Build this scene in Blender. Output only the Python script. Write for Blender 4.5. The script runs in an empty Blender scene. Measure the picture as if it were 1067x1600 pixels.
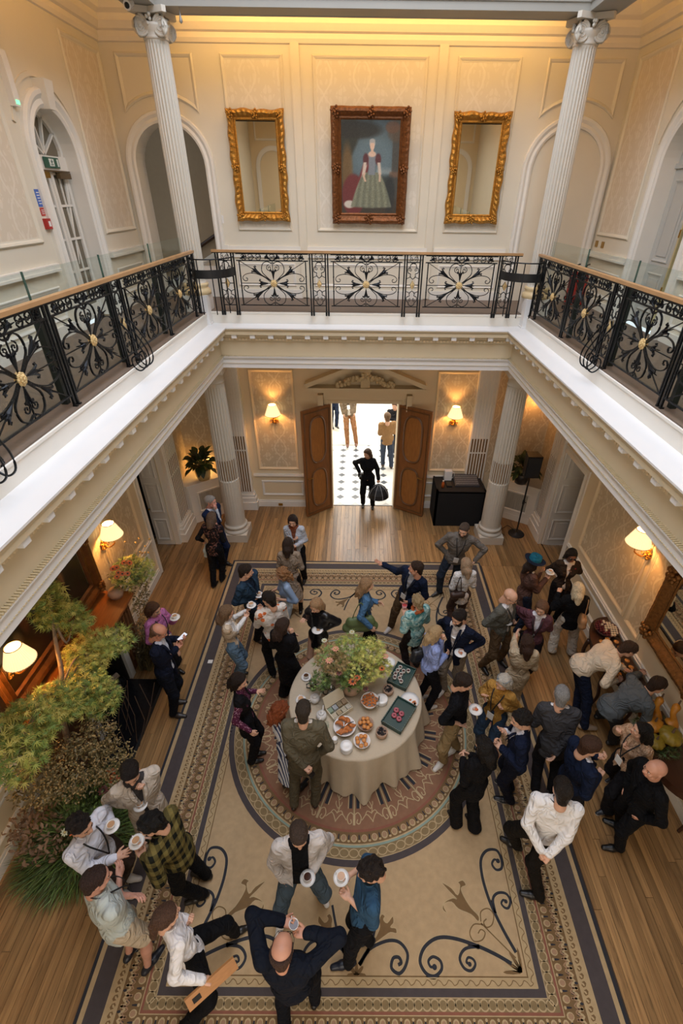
import bpy, math, random
import numpy as np
from mathutils import Matrix, Vector
random.seed(7); np.random.seed(7)
SC = bpy.context.scene
COL = SC.collection
PI = math.pi
# ---------------------------------------------------------------- camera
cam_d = bpy.data.cameras.new('camera')
cam = bpy.data.objects.new('camera', cam_d); COL.objects.link(cam)
cam_d.sensor_fit = 'VERTICAL'; cam_d.sensor_height = 24.0
cam_d.lens = 742.0 / 1600 * 24.0
cam_d.shift_x = -27.5 / 1600; cam_d.shift_y = 0.0
cam_d.clip_start = .05; cam_d.clip_end = 200
def _cam():
    pi, ro, ya = .587, -.0127, -.0045
    c, s = math.cos(pi), math.sin(pi)
    r = np.array([1, 0, 0.]); fw = np.array([0, c, -s]); dn = np.array([0, -s, -c])
    cr, sr = math.cos(ro), math.sin(ro)
    M = np.array([cr*r+sr*dn, -sr*r+cr*dn, fw])
    a, b = math.cos(ya), math.sin(ya)
    M = M @ np.array([[a, b, 0], [-b, a, 0], [0, 0, 1]])
    W = Matrix.Identity(4)
    for i in range(3):
        W[i][0] = M[0][i]; W[i][1] = -M[1][i]; W[i][2] = -M[2][i]
    W[2][3] = 6.7
    cam.matrix_world = W
_cam()
SC.camera = cam
# ---------------------------------------------------------------- world, lights, exposure
SC.view_settings.view_transform = 'Standard'; SC.view_settings.look = 'None'
SC.view_settings.gamma = 1.0; SC.view_settings.use_curve_mapping = False
SC.view_settings.exposure = 0.2
try:
    SC.cycles.use_denoising = True; SC.cycles.max_bounces = 8; SC.cycles.diffuse_bounces = 4
    SC.cycles.sample_clamp_indirect = 6.0
except Exception: pass
w = bpy.data.worlds.new('overcast_sky'); SC.world = w; w.use_nodes = True
w.node_tree.nodes['Background'].inputs[0].default_value = (.86, .93, 1.0, 1)
w.node_tree.nodes['Background'].inputs[1].default_value = 1.0
def srgb(c):
    if isinstance(c, str):
        c = c.lstrip('#'); c = [int(c[i:i+2], 16)/255 for i in (0, 2, 4)]
    return tuple((x/12.92 if x <= .04045 else ((x+.055)/1.055)**2.4) for x in c[:3])
def area(name, loc, size, power, color, rot=(0, 0, 0), spread=None):
    d = bpy.data.lights.new(name, 'AREA'); d.shape = 'RECTANGLE'; d.size, d.size_y = size
    d.energy = power; d.color = srgb(color)
    if spread: d.spread = spread
    o = bpy.data.objects.new(name, d); COL.objects.link(o); o.location = loc; o.rotation_euler = rot
    return o
def point(name, loc, power, color, r=.05):
    d = bpy.data.lights.new(name, 'POINT'); d.energy = power; d.color = srgb(color); d.shadow_soft_size = r
    o = bpy.data.objects.new(name, d); COL.objects.link(o); o.location = loc
    return o
area('roof_lantern_light', (.13, 4.3, 11.2), (5.2, 8.4), 540, '#EAEFFF')
area('near_fill_light', (.13, -1.9, 2.6), (4.5, 3.6), 120, '#FFF3E4', (math.radians(90), 0, 0))  # unseen fill added behind the camera to brighten the lower hall
area('near_gallery_fill_light', (.13, -1.9, 7.0), (4.5, 2.6), 40, '#FFF6EC', (math.radians(90), 0, 0))  # second added fill, lifting the gallery level from behind the camera
area('hall_light', (.2, 15.0, 5.6), (5, 6), 620, '#FFFDF8')
# warm strips hidden on top of the beams, washing the cornice and the gallery walls
area('cove_light_back', (.13, 9.36, 9.1), (5.8, .2), 46, '#FFC876', (math.radians(78), 0, 0))
area('cove_light_left', (-3.2, 4.6, 9.1), (.2, 8.4), 52, '#FFC26E', (0, math.radians(-78), 0))
area('cove_light_right', (3.46, 4.6, 9.1), (.2, 8.4), 52, '#FFC26E', (0, math.radians(78), 0))
# ---------------------------------------------------------------- material helpers
def _new(name):
    m = bpy.data.materials.new(name); m.use_nodes = True
    nt = m.node_tree; b = nt.nodes['Principled BSDF']
    return m, nt, b
MC = {}
def mat(color, rough=.6, metal=0., var=.06, scale=12., bump=0., bscale=None, stretch=None, spec=None, emit=None, es=0., sheen=0., name=None, rnd=0., trans=0., alpha=1.):
    key = (color, rough, metal, var, scale, bump, bscale, stretch, spec, emit, es, sheen, rnd, trans)
    if key in MC: return MC[key]
    m, nt, b = _new(name or 'surface')
    N = nt.nodes; L = nt.links
    c = srgb(color)
    tc = N.new('ShaderNodeTexCoord'); mp = N.new('ShaderNodeMapping')
    L.new(tc.outputs['Object'], mp.inputs[0])
    if stretch: mp.inputs['Scale'].default_value = stretch
    nz = N.new('ShaderNodeTexNoise'); nz.inputs['Scale'].default_value = scale; nz.inputs['Detail'].default_value = 4
    L.new(mp.outputs[0], nz.inputs['Vector'])
    rp = N.new('ShaderNodeMapRange'); rp.inputs[3].default_value = 1-var*2; rp.inputs[4].default_value = 1+var*2
    L.new(nz.outputs[0], rp.inputs[0])
    mx = N.new('ShaderNodeVectorMath'); mx.operation = 'SCALE'; mx.inputs[0].default_value = c
    L.new(rp.outputs[0], mx.inputs['Scale'])
    out = mx.outputs[0]
    if rnd:
        oi = N.new('ShaderNodeObjectInfo'); r2 = N.new('ShaderNodeMapRange'); r2.inputs[3].default_value = 1-rnd; r2.inputs[4].default_value = 1+rnd
        L.new(oi.outputs['Random'], r2.inputs[0])
        m2 = N.new('ShaderNodeVectorMath'); m2.operation = 'SCALE'; L.new(out, m2.inputs[0]); L.new(r2.outputs[0], m2.inputs['Scale']); out = m2.outputs[0]
    L.new(out, b.inputs['Base Color'])
    b.inputs['Roughness'].default_value = rough; b.inputs['Metallic'].default_value = metal
    if spec is not None: b.inputs['Specular IOR Level'].default_value = spec
    if sheen: b.inputs['Sheen Weight'].default_value = sheen
    if trans: b.inputs['Transmission Weight'].default_value = trans
    if emit: b.inputs['Emission Color'].default_value = (*srgb(emit), 1); b.inputs['Emission Strength'].default_value = es
    if bump:
        n2 = N.new('ShaderNodeTexNoise'); n2.inputs['Scale'].default_value = bscale or scale*2; n2.inputs['Detail'].default_value = 3
        L.new(mp.outputs[0], n2.inputs['Vector'])
        bp = N.new('ShaderNodeBump'); bp.inputs['Strength'].default_value = min(1, bump); bp.inputs['Distance'].default_value = .02
        L.new(n2.outputs[0], bp.inputs['Height']); L.new(bp.outputs[0], b.inputs['Normal'])
    MC[key] = m
    return m
def glassmat(name='clear_glass', tint='#F6FAF8'):
    m, nt, b = _new(name); N = nt.nodes; L = nt.links
    t = N.new('ShaderNodeBsdfTransparent'); t.inputs[0].default_value = (*srgb(tint), 1)
    g = N.new('ShaderNodeBsdfGlossy'); g.inputs['Roughness'].default_value = .03
    f = N.new('ShaderNodeLayerWeight'); f.inputs[0].default_value = .08
    x = N.new('ShaderNodeMixShader'); L.new(f.outputs['Fresnel'], x.inputs[0]) if 0 else setattr(x.inputs[0], 'default_value', .045); L.new(t.outputs[0], x.inputs[1]); L.new(g.outputs[0], x.inputs[2])
    L.new(x.outputs[0], N['Material Output'].inputs[0])
    return m
def math_n(nt, op, a, b=None, c=None):
    n = nt.nodes.new('ShaderNodeMath'); n.operation = op
    for i, v in enumerate((a, b, c)):
        if v is None: continue
        if isinstance(v, (int, float)): n.inputs[i].default_value = v
        else: nt.links.new(v, n.inputs[i])
    return n.outputs[0]
# ---------------------------------------------------------------- mesh builder
class MB:
    def __init__(s): s.v = []; s.f = []; s.m = []; s.n = 0; s.smooth = False
    def add(s, V, Fs, mi=0):
        V = np.asarray(V, float).reshape(-1, 3)
        s.v.append(V)
        for f in Fs: s.f.append(tuple(int(i)+s.n for i in f)); s.m.append(mi)
        s.n += len(V); return s
    def box(s, x0, x1, y0, y1, z0, z1, mi=0):
        V = [(x, y, z) for z in (z0, z1) for y in (y0, y1) for x in (x0, x1)]
        return s.add(V, [(0, 2, 3, 1), (4, 5, 7, 6), (0, 1, 5, 4), (2, 6, 7, 3), (0, 4, 6, 2), (1, 3, 7, 5)], mi)
    def obox(s, c, ax, half, mi=0):
        c = np.array(c, float); A = [np.array(a, float)*h for a, h in zip(ax, half)]
        V = [c+i*A[0]+j*A[1]+k*A[2] for k in (-1, 1) for j in (-1, 1) for i in (-1, 1)]
        return s.add(V, [(0, 2, 3, 1), (4, 5, 7, 6), (0, 1, 5, 4), (2, 6, 7, 3), (0, 4, 6, 2), (1, 3, 7, 5)], mi)
    def prism(s, poly, z0, z1, mi=0, T=None):
        n = len(poly); V = [(x, y, z0) for x, y in poly]+[(x, y, z1) for x, y in poly]
        if T is not None: V = [T(*v) for v in V]
        F = [tuple(range(n))[::-1], tuple(range(n, 2*n))]+[(i, (i+1) % n, n+(i+1) % n, n+i) for i in range(n)]
        return s.add(V, F, mi)
    def lathe(s, prof, c=(0, 0, 0), n=24, mi=0, flute=None, squash=None, caps=True):
        V = []
        for r, z in prof:
            for i in range(n):
                a = 2*PI*i/n; rr = r
                if flute: rr = r*(1-flute(a, z))
                V.append((c[0]+rr*math.cos(a)*(squash or 1), c[1]+rr*math.sin(a), c[2]+z))
        F = []
        m = len(prof)
        for j in range(m-1):
            for i in range(n):
                F.append((j*n+i, j*n+(i+1) % n, (j+1)*n+(i+1) % n, (j+1)*n+i))
        if prof[0][0] > 1e-5 and caps: F.append(tuple(range(n))[::-1])
        if prof[-1][0] > 1e-5 and caps and abs(prof[-1][1]-prof[-2][1]) > 1e-6: F.append(tuple(range((m-1)*n, m*n)))
        return s.add(V, F, mi)
    def tube(s, pts, r, n=5, mi=0, flat=None, cap=True, up=None):
        P = np.asarray(pts, float); k = len(P)
        if k < 2: return s
        R = np.broadcast_to(np.asarray(r, float), (k,))
        T = np.gradient(P, axis=0); T /= np.linalg.norm(T, axis=1)[:, None]+1e-12
        if up is not None: U = np.cross(T, np.asarray(up, float))
        else:
            ref = np.array([0, 0, 1.]) if abs(T[:, 2]).mean() < .8 else np.array([1., 0, 0])
            U = np.cross(T, ref)
        U /= np.linalg.norm(U, axis=1)[:, None]+1e-12
        W = np.cross(T, U)
        a = np.arange(n)*2*PI/n + (PI/4 if n == 4 else 0)
        ca, sa = np.cos(a), np.sin(a)
        f1, f2 = flat if flat else (1, 1)
        V = P[:, None, :]+R[:, None, None]*(f1*ca[None, :, None]*U[:, None, :]+f2*sa[None, :, None]*W[:, None, :])
        F = []
        for j in range(k-1):
            for i in range(n): F.append((j*n+i, j*n+(i+1) % n, (j+1)*n+(i+1) % n, (j+1)*n+i))
        if cap: F.append(tuple(range(n))[::-1]); F.append(tuple(range((k-1)*n, k*n)))
        return s.add(V.reshape(-1, 3), F, mi)
    def ribbon(s, pts, w, z, mi=0, closed=False, T=None):
        """flat band of width w along 2-D points at height z (thin, facing up)"""
        P = np.asarray(pts, float); k = len(P)
        if closed: t = np.roll(P, -1, 0)-np.roll(P, 1, 0)
        else: t = np.gradient(P, axis=0)
        t /= np.linalg.norm(t, axis=1)[:, None]+1e-12
        nrm = np.stack([-t[:, 1], t[:, 0]], 1)
        W = np.broadcast_to(np.asarray(w, float), (k,))[:, None]
        A = P+nrm*W/2; B = P-nrm*W/2
        V = np.concatenate([np.c_[A, np.full(k, z)], np.c_[B, np.full(k, z)]])
        if T is not None: V = np.array([T(*v) for v in V])
        F = [(k+i, k+i+1, i+1, i) for i in range(k-1)]
        if closed: F.append((2*k-1, k, 0, k-1))
        return s.add(V, F, mi)
    def ball(s, c, r, n=8, mi=0, m=None):
        m = m or max(4, n//2); r = np.broadcast_to(np.asarray(r, float), (3,))
        V = [(c[0], c[1], c[2]-r[2])]
        for j in range(1, m):
            p = -PI/2+PI*j/m
            for i in range(n):
                a = 2*PI*i/n; V.append((c[0]+r[0]*math.cos(p)*math.cos(a), c[1]+r[1]*math.cos(p)*math.sin(a), c[2]+r[2]*math.sin(p)))
        V.append((c[0], c[1], c[2]+r[2])); F = []
        for i in range(n): F.append((0, 1+(i+1) % n, 1+i))
        for j in range(m-2):
            for i in range(n): F.append((1+j*n+i, 1+j*n+(i+1) % n, 1+(j+1)*n+(i+1) % n, 1+(j+1)*n+i))
        e = len(V)-1; o = 1+(m-2)*n
        for i in range(n): F.append((o+i, o+(i+1) % n, e))
        return s.add(V, F, mi)
    def arr(s): return np.concatenate(s.v) if s.v else np.zeros((0, 3))
    def xf(s, Mx):
        Mx = np.array(Mx); s.v = [V@Mx[:3, :3].T+Mx[:3, 3] for V in s.v]; return s
    def build(s, name, mats, parent=None, smooth=None, loc=None):
        me = bpy.data.meshes.new(name)
        V = s.arr()
        if parent is not None and loc is None: V = V-np.array(WORLD_OF(parent))
        if loc is not None and parent is None: V = V-np.array(loc)
        fill_mesh(me, V, s.f, s.m, mats)
        if smooth if smooth is not None else s.smooth: me.shade_smooth()
        else: me.shade_flat()
        o = bpy.data.objects.new(name, me); COL.objects.link(o)
        if loc is not None: o.location = loc
        if parent is not None: o.parent = parent
        return o
def WORLD_OF(o):
    p = np.zeros(3)
    while o is not None: p = p+np.array(o.location); o = o.parent
    return p
def fill_mesh(me, V, F, mi, mats):
    n = len(F); lens = np.fromiter((len(f) for f in F), np.int32, n)
    me.vertices.add(len(V)); me.vertices.foreach_set('co', np.asarray(V, np.float32).ravel())
    idx = np.fromiter((i for f in F for i in f), np.int32, int(lens.sum()))
    me.loops.add(len(idx)); me.loops.foreach_set('vertex_index', idx)
    me.polygons.add(n); st = np.zeros(n, np.int32); st[1:] = np.cumsum(lens)[:-1]
    me.polygons.foreach_set('loop_start', st); me.polygons.foreach_set('loop_total', lens)
    if not isinstance(mats, (list, tuple)): mats = [mats]
    for m in mats: me.materials.append(m)
    if len(mats) > 1: me.polygons.foreach_set('material_index', np.asarray(mi, np.int32))
    me.update(calc_edges=True); me.validate()
def tag(o, label=None, cat=None, group=None, kind=None):
    if label: o['label'] = label
    if cat: o['category'] = cat
    if group: o['group'] = group
    if kind: o['kind'] = kind
    return o
def thing(name, loc, label, cat, group=None):
    o = bpy.data.objects.new(name, None); COL.objects.link(o); o.location = loc; o.empty_display_size = .1
    return tag(o, label, cat, group)
def dup(root, loc, rz=None, label=None, group=None):
    r = root.copy(); COL.objects.link(r); r.location = loc
    if rz is not None: r.rotation_euler = (0, 0, rz)
    if label: r['label'] = label
    if group: r['group'] = group
    for ch in list(root.children):
        c = ch.copy(); COL.objects.link(c); c.parent = r
        for g in list(ch.children):
            d = g.copy(); COL.objects.link(d); d.parent = c
    return r
def struct(o): o['kind'] = 'structure'; return o
class Pl:
    """builder on a wall plane: u along, v up, n out of the wall"""
    def __init__(s, O, U, Nn, mb=None):
        s.O = np.array(O, float); s.U = np.array(U, float); s.N = np.array(Nn, float); s.V = np.array([0, 0, 1.]); s.mb = mb or MB()
    def T(s, u, v, n=0): return s.O+u*s.U+v*s.V+n*s.N
    def box(s, u0, u1, v0, v1, n0, n1, mi=0):
        V = [s.T(u, v, n) for n in (n0, n1) for v in (v0, v1) for u in (u0, u1)]
        F = [(0, 2, 3, 1), (4, 5, 7, 6), (0, 1, 5, 4), (2, 6, 7, 3), (0, 4, 6, 2), (1, 3, 7, 5)]
        s.mb.add(V, F, mi); return s
    def sweep(s, path, prof, closed=True, mi=0):
        """moulding: path of (u,v) points, prof of (offset to the inside/left, n)"""
        P = np.array(path, float); k = len(P)
        if closed: a = P-np.roll(P, 1, 0); b = np.roll(P, -1, 0)-P
        else:
            a = np.diff(P, axis=0, prepend=P[:1]*2-P[1:2]); b = np.diff(P, axis=0, append=P[-1:]*2-P[-2:-1])
        a /= np.linalg.norm(a, axis=1)[:, None]; b /= np.linalg.norm(b, axis=1)[:, None]
        na = np.stack([-a[:, 1], a[:, 0]], 1); nb = np.stack([-b[:, 1], b[:, 0]], 1)
        d = na+nb; d /= (np.sum(d*na, 1)*1.)[:, None]+1e-9
        V = []
        for o, n in prof:
            for i in range(k):
                q = P[i]+d[i]*o; V.append(s.T(q[0], q[1], n))
        F = []
        m = len(prof); e = k if closed else k-1
        for j in range(m-1):
            for i in range(e): F.append((j*k+i, j*k+(i+1) % k, (j+1)*k+(i+1) % k, (j+1)*k+i))
        s.mb.add(V, F, mi); return s
    def frame(s, u0, u1, v0, v1, w=.06, d=.03, mi=0):
        return s.sweep([(u0, v0), (u1, v0), (u1, v1), (u0, v1)], [(0, 0), (0, d*.5), (w*.25, d), (w*.55, d*.75), (w*.8, d*.35), (w, d*.3), (w, 0)], True, mi)
    def arch(s, uc, r, v0, vs, prof, n=20, mi=0):
        """architrave round an arch: jambs from v0 to springing vs, then the semicircle"""
        path = [(uc+r, v0)]+[(uc+r*math.cos(PI*i/n), vs+r*math.sin(PI*i/n)) for i in range(n+1)]+[(uc-r, v0)]
        return s.sweep(path, [(-o, nn) for o, nn in prof], False, mi)
    def wall(s, u0, u1, v0, v1, holes, mi=0):
        """wall face with holes: ('r',a,b,c,d) rectangles or ('a',uc,r,vb,vs) arches, sorted by u"""
        cur = u0
        def q(a, b, c, d): 
            if b-a > 1e-4 and d-c > 1e-4: s.mb.add([s.T(a, c), s.T(b, c), s.T(b, d), s.T(a, d)], [(0, 1, 2, 3)], mi)
        for h in holes:
            if h[0] == 'r':
                _, a, b, c, d = h; q(cur, a, v0, v1); q(a, b, v0, c); q(a, b, d, v1); cur = b
            else:
                _, uc, r, vb, vs = h; a, b = uc-r, uc+r; q(cur, a, v0, v1); q(a, b, v0, vb); n = 20
                for i in range(n):
                    t0, t1 = PI-PI*i/n, PI-PI*(i+1)/n
                    x0, x1 = uc+r*math.cos(t0), uc+r*math.cos(t1); y0, y1 = vs+r*math.sin(t0), vs+r*math.sin(t1)
                    s.mb.add([s.T(x0, y0), s.T(x1, y1), s.T(x1, v1), s.T(x0, v1)], [(0, 1, 2, 3)], mi)
                cur = b
        q(cur, u1, v0, v1); return s
# ================================================================ materials of the house
M_CREAM = mat('#DCC9A6', .55, var=.02, scale=3, name='cream_wall_paint')
M_WHITE = mat('#E2DDD2', .45, var=.02, scale=4, name='white_joinery_paint')
M_LEDGE = mat('#DFDEDC', .4, var=.015, scale=3, name='white_ledge_paint')
M_STONEW = mat('#BFB8AA', .5, var=.03, scale=6, name='white_column_paint')
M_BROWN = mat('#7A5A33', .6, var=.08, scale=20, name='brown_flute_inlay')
M_GREYP = mat('#B9B7AC', .45, var=.02, scale=4, name='grey_green_door_paint')
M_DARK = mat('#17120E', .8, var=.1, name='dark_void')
M_GOLD = mat('#B5843A', .38, .75, var=.25, scale=30, bump=.5, bscale=60, name='gilded_gesso')
M_GOLDD = mat('#7E5427', .45, .55, var=.3, scale=25, bump=.5, bscale=50, name='aged_gilded_wood')
M_OAK = mat('#80512A', .38, var=.22, scale=3, stretch=(14, 14, 1.2), bump=.15, bscale=8, name='polished_oak')
M_BLACK = mat('#0E0E0F', .55, var=.05, name='matt_black')
M_IRON = mat('#14171B', .34, .6, var=.15, scale=40, bump=.25, bscale=80, name='black_wrought_iron')
M_BRONZEG = mat('#D9BC84', .45, .35, var=.18, scale=40, bump=.6, bscale=70, name='pale_gilt_rosette')
M_BRASS = mat('#B08A45', .3, .9, var=.1, name='brass')
M_GLASS = glassmat()
M_MIRROR = mat('#E8E0CC', .02, 1., var=0, name='mirror_silvering')
def damask(name, base, light, w=.62, h=.95, axis='X'):
    m, nt, b = _new(name); N = nt.nodes; L = nt.links
    tc = N.new('ShaderNodeTexCoord'); sp = N.new('ShaderNodeSeparateXYZ'); L.new(tc.outputs['Object'], sp.inputs[0])
    u = sp.outputs[0] if axis == 'X' else sp.outputs[1]; v = sp.outputs[2]
    nz = N.new('ShaderNodeTexNoise'); nz.inputs['Scale'].default_value = 5; nz.inputs['Detail'].default_value = 2; L.new(tc.outputs['Object'], nz.inputs[0])
    M = lambda *a: math_n(nt, *a)
    sv = M('SINE', M('MULTIPLY', v, 2*PI/h))
    sv = M('ADD', sv, M('MULTIPLY', M('SUBTRACT', nz.outputs[0], .5), .5))
    def stem(sign):
        a = M('ADD', M('MULTIPLY', u, 2*PI/w), M('MULTIPLY', sv, sign*1.35))
        return M('ABSOLUTE', M('SINE', M('MULTIPLY', a, .5)))
    s1 = M('MINIMUM', stem(1), stem(-1))
    line = M('LESS_THAN', s1, .075)
    # fine leaves: a second faster lattice kept near the stems and the lozenge hearts
    c1 = M('MULTIPLY', M('SINE', M('MULTIPLY', u, 2*PI/w*4)), M('SINE', M('ADD', M('MULTIPLY', v, 2*PI/h*4), M('MULTIPLY', nz.outputs[0], 6))))
    leaf = M('MULTIPLY', M('GREATER_THAN', M('ABSOLUTE', c1), .5), M('LESS_THAN', s1, .42))
    hrt = M('MULTIPLY', M('MULTIPLY', M('GREATER_THAN', s1, .8), M('GREATER_THAN', M('ABSOLUTE', c1), .25)), .8)
    f = M('MINIMUM', M('ADD', M('ADD', line, M('MULTIPLY', leaf, .6)), hrt), 1.)
    mx = N.new('ShaderNodeMix'); mx.data_type = 'RGBA'
    mx.inputs[6].default_value = (*srgb(base), 1); mx.inputs[7].default_value = (*srgb(light), 1)
    L.new(f, mx.inputs[0]); L.new(mx.outputs[2], b.inputs['Base Color'])
    r = N.new('ShaderNodeMapRange'); r.inputs[3].default_value = .6; r.inputs[4].default_value = .42; L.new(f, r.inputs[0]); L.new(r.outputs[0], b.inputs['Roughness'])
    return m
M_DAMX = damask('damask_paper', '#C4B394', '#D9CCB0'); M_DAMY = damask('damask_paper_side', '#C4B394', '#D8CAAE', axis='Y')
M_DAMUX = damask('damask_paper_upper', '#D6CDBB', '#DED6C6'); M_DAMUY = damask('damask_paper_upper_side', '#D6C8B2', '#E0D4C1', axis='Y')
CX_ = .135                                    # middle of the hall in x
XL, XR = -2.51, 2.78                          # inner faces of the gallery beams
YF = 8.83
WL, WR, WF = -4.15, 4.26, 10.32               # lower walls
UL, UR = -4.17, 4.40                          # upper walls
# ---------------------------------------------------------------- floors
M_PLANK = None
def plankmat():
    m, nt, b = _new('oak_strip_floor'); N = nt.nodes; L = nt.links
    tc = N.new('ShaderNodeTexCoord'); oi = N.new('ShaderNodeObjectInfo')
    ad = N.new('ShaderNodeVectorMath'); ad.operation = 'ADD'
    sc = math_n(nt, 'MULTIPLY', oi.outputs['Random'], 97.)
    L.new(tc.outputs['Object'], ad.inputs[0]); L.new(sc, ad.inputs[1])
    mp = N.new('ShaderNodeMapping'); mp.inputs['Scale'].default_value = (16, 1.1, 4); L.new(ad.outputs[0], mp.inputs[0])
    nz = N.new('ShaderNodeTexNoise'); nz.inputs['Scale'].default_value = 1.2; nz.inputs['Detail'].default_value = 6; nz.inputs['Distortion'].default_value = .8
    L.new(mp.outputs[0], nz.inputs[0])
    cr = N.new('ShaderNodeValToRGB'); e = cr.color_ramp.elements
    e[0].position = .25; e[0].color = (*srgb('#775735'), 1); e[1].position = .78; e[1].color = (*srgb('#B18A5A'), 1)
    x = cr.color_ramp.elements.new(.5); x.color = (*srgb('#96734A'), 1)
    L.new(nz.outputs[0], cr.inputs[0])
    wn = N.new('ShaderNodeTexWhiteNoise'); L.new(math_n(nt, 'MULTIPLY', oi.outputs['Random'], 53.7), wn.inputs['Vector'] if False else wn.inputs[1])
    wn.noise_dimensions = '1D'
    r = N.new('ShaderNodeMapRange'); r.inputs[3].default_value = .66; r.inputs[4].default_value = 1.18; L.new(oi.outputs['Random'], r.inputs[0])
    v = N.new('ShaderNodeVectorMath'); v.operation = 'SCALE'; L.new(cr.outputs[0], v.inputs[0]); L.new(r.outputs[0], v.inputs['Scale'])
    # dark pores and wear
    n3 = N.new('ShaderNodeTexNoise'); n3.inputs['Scale'].default_value = 60; mp3 = N.new('ShaderNodeMapping'); mp3.inputs['Scale'].default_value = (1, .12, 1)
    L.new(ad.outputs[0], mp3.inputs[0]); L.new(mp3.outputs[0], n3.inputs[0])
    p = N.new('ShaderNodeMapRange'); p.inputs[1].default_value = .3; p.inputs[2].default_value = .45; p.inputs[3].default_value = .62; p.inputs[4].default_value = 1.; L.new(n3.outputs[0], p.inputs[0])
    v2 = N.new('ShaderNodeVectorMath'); v2.operation = 'SCALE'; L.new(v.outputs[0], v2.inputs[0]); L.new(p.outputs[0], v2.inputs['Scale'])
    L.new(v2.outputs[0], b.inputs['Base Color']); b.inputs['Roughness'].default_value = .33
    return m
M_PLANK = plankmat()
floor = struct(MB().box(-6.5, 6.5, -2, 10.45, -.06, -.012).build('floor', mat('#2E1F12', .6, var=.1, name='floor_joint_dark')))
def planks():
    PW = .092; base = {}
    me = None
    def put(x, y0, y1):
        nonlocal me
        if me is None:
            o = MB(); hw = PW/2-.002
            o.add([(-hw, -.5, -.012), (hw, -.5, -.012), (hw, .5, -.012), (-hw, .5, -.012), (-hw, -.5, -.001), (hw, -.5, -.001), (hw, .5, -.001), (-hw, .5, -.001)],
                  [(4, 5, 6, 7), (0, 1, 5, 4), (1, 2, 6, 5), (2, 3, 7, 6), (3, 0, 4, 7)])
            ob = o.build('floor_plank', M_PLANK, floor); me = ob.data
        else:
            ob = bpy.data.objects.new('floor_plank', me); COL.objects.link(ob); ob.parent = floor
        ob.location = (x, (y0+y1)/2, 0); ob.scale = (1, y1-y0-.004, 1)
    rnd = random.Random(3)
    def run(x, y0, y1, lo=1.5, hi=2.9):
        y = y0
        cuts = [y0]; y = y0+rnd.uniform(.5, hi)
        while y < y1-.5: cuts.append(y); y += rnd.uniform(lo, hi)
        cuts.append(y1)
        for a, b in zip(cuts, cuts[1:]): put(x, a, b)
    x = -4.13
    while x < 4.3:
        if x < -2.62 or x > 2.68: run(x, .9, 8.0, 2.2, 3.6); run(x, 8.0, 10.36, 2, 3)
        else: run(x, 8.0, 10.36, 1.6, 3.)
        x += PW
    # the boards the photograph hardly shows: side recesses and the near end
    o = MB()
    for k in range(92):
        xx = -4.13+k*PW; o.box(xx-.044, xx+.044, -2, .895, -.012, -.001)
    for k in range(6):
        for sx in (-1, 1):
            xx = (-4.2-k*PW) if sx < 0 else 4.36+k*PW; o.box(xx-.044, xx+.044, 7.5, 9.0, -.012, -.001)
    p = o.build('floor_boards', M_PLANK, floor); p['kind'] = 'stuff'
planks()
# ---------------------------------------------------------------- lower storey walls
def U_X(y, n=-1): return Pl((0, y, 0), (1, 0, 0), (0, n, 0))          # wall along x facing the camera
def U_YL(x): return Pl((x, 0, 0), (0, 1, 0), (1, 0, 0))               # left wall, facing +x
def U_YR(x): return Pl((x, 0, 0), (0, 1, 0), (-1, 0, 0))
def kids(pl, name, m, parent): return pl.mb.build(name, m, parent)
DOOR0, DOOR1, DTOP = -.62, .91, 2.8
p = U_X(WF); p.wall(-4.3, 4.52, 0, 4.3, [('r', DOOR0, DOOR1, 0, DTOP)])
# reveal of the doorway
p.box(DOOR0-.02, DOOR0, 0, DTOP, -.35, 0); p.box(DOOR1, DOOR1+.02, 0, DTOP, -.35, 0); p.box(DOOR0, DOOR1, DTOP, DTOP+.02, -.35, 0)
wall_back = struct(p.mb.build('wall_back', M_CREAM))
def panelled(pl, parent, u0, u1, dam, z0=1.13, z1=3.5, m=M_CREAM):
    q = Pl(pl.O, pl.U, pl.N); q.box(u0, u1, z0, z1, .001, .006); kids(q, 'damask_panel', dam, parent)
    q = Pl(pl.O, pl.U, pl.N); q.frame(u0-.05, u1+.05, z0-.05, z1+.05, .07, .035); kids(q, 'panel_moulding', m, parent)
def dado(pl, parent, u0, u1, panels=(), base=True):
    q = Pl(pl.O, pl.U, pl.N); q.box(u0, u1, .9, .93, 0, .05); q.box(u0, u1, .93, .96, 0, .035); q.box(u0, u1, .87, .9, 0, .025)
    kids(q, 'chair_rail', M_WHITE, parent)
    for a, b in panels:
        q = Pl(pl.O, pl.U, pl.N); q.frame(a, b, .33, .76, .06, .025); kids(q, 'dado_panel', M_WHITE, parent)
    if base:
        q = Pl(pl.O, pl.U, pl.N); q.box(u0, u1, 0, .15, 0, .03); q.box(u0, u1, .15, .19, 0, .018)
        kids(q, 'baseboard', M_WHITE, parent)
pf = U_X(WF)
panelled(pf, wall_back, -2.38, -1.48, M_DAMX); panelled(pf, wall_back, 1.78, 2.66, M_DAMX)
dado(pf, wall_back, -2.58, -.95, [(-2.4, -1.35)]); dado(pf, wall_back, 1.24, 2.8, [(1.65, 2.65)])
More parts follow.
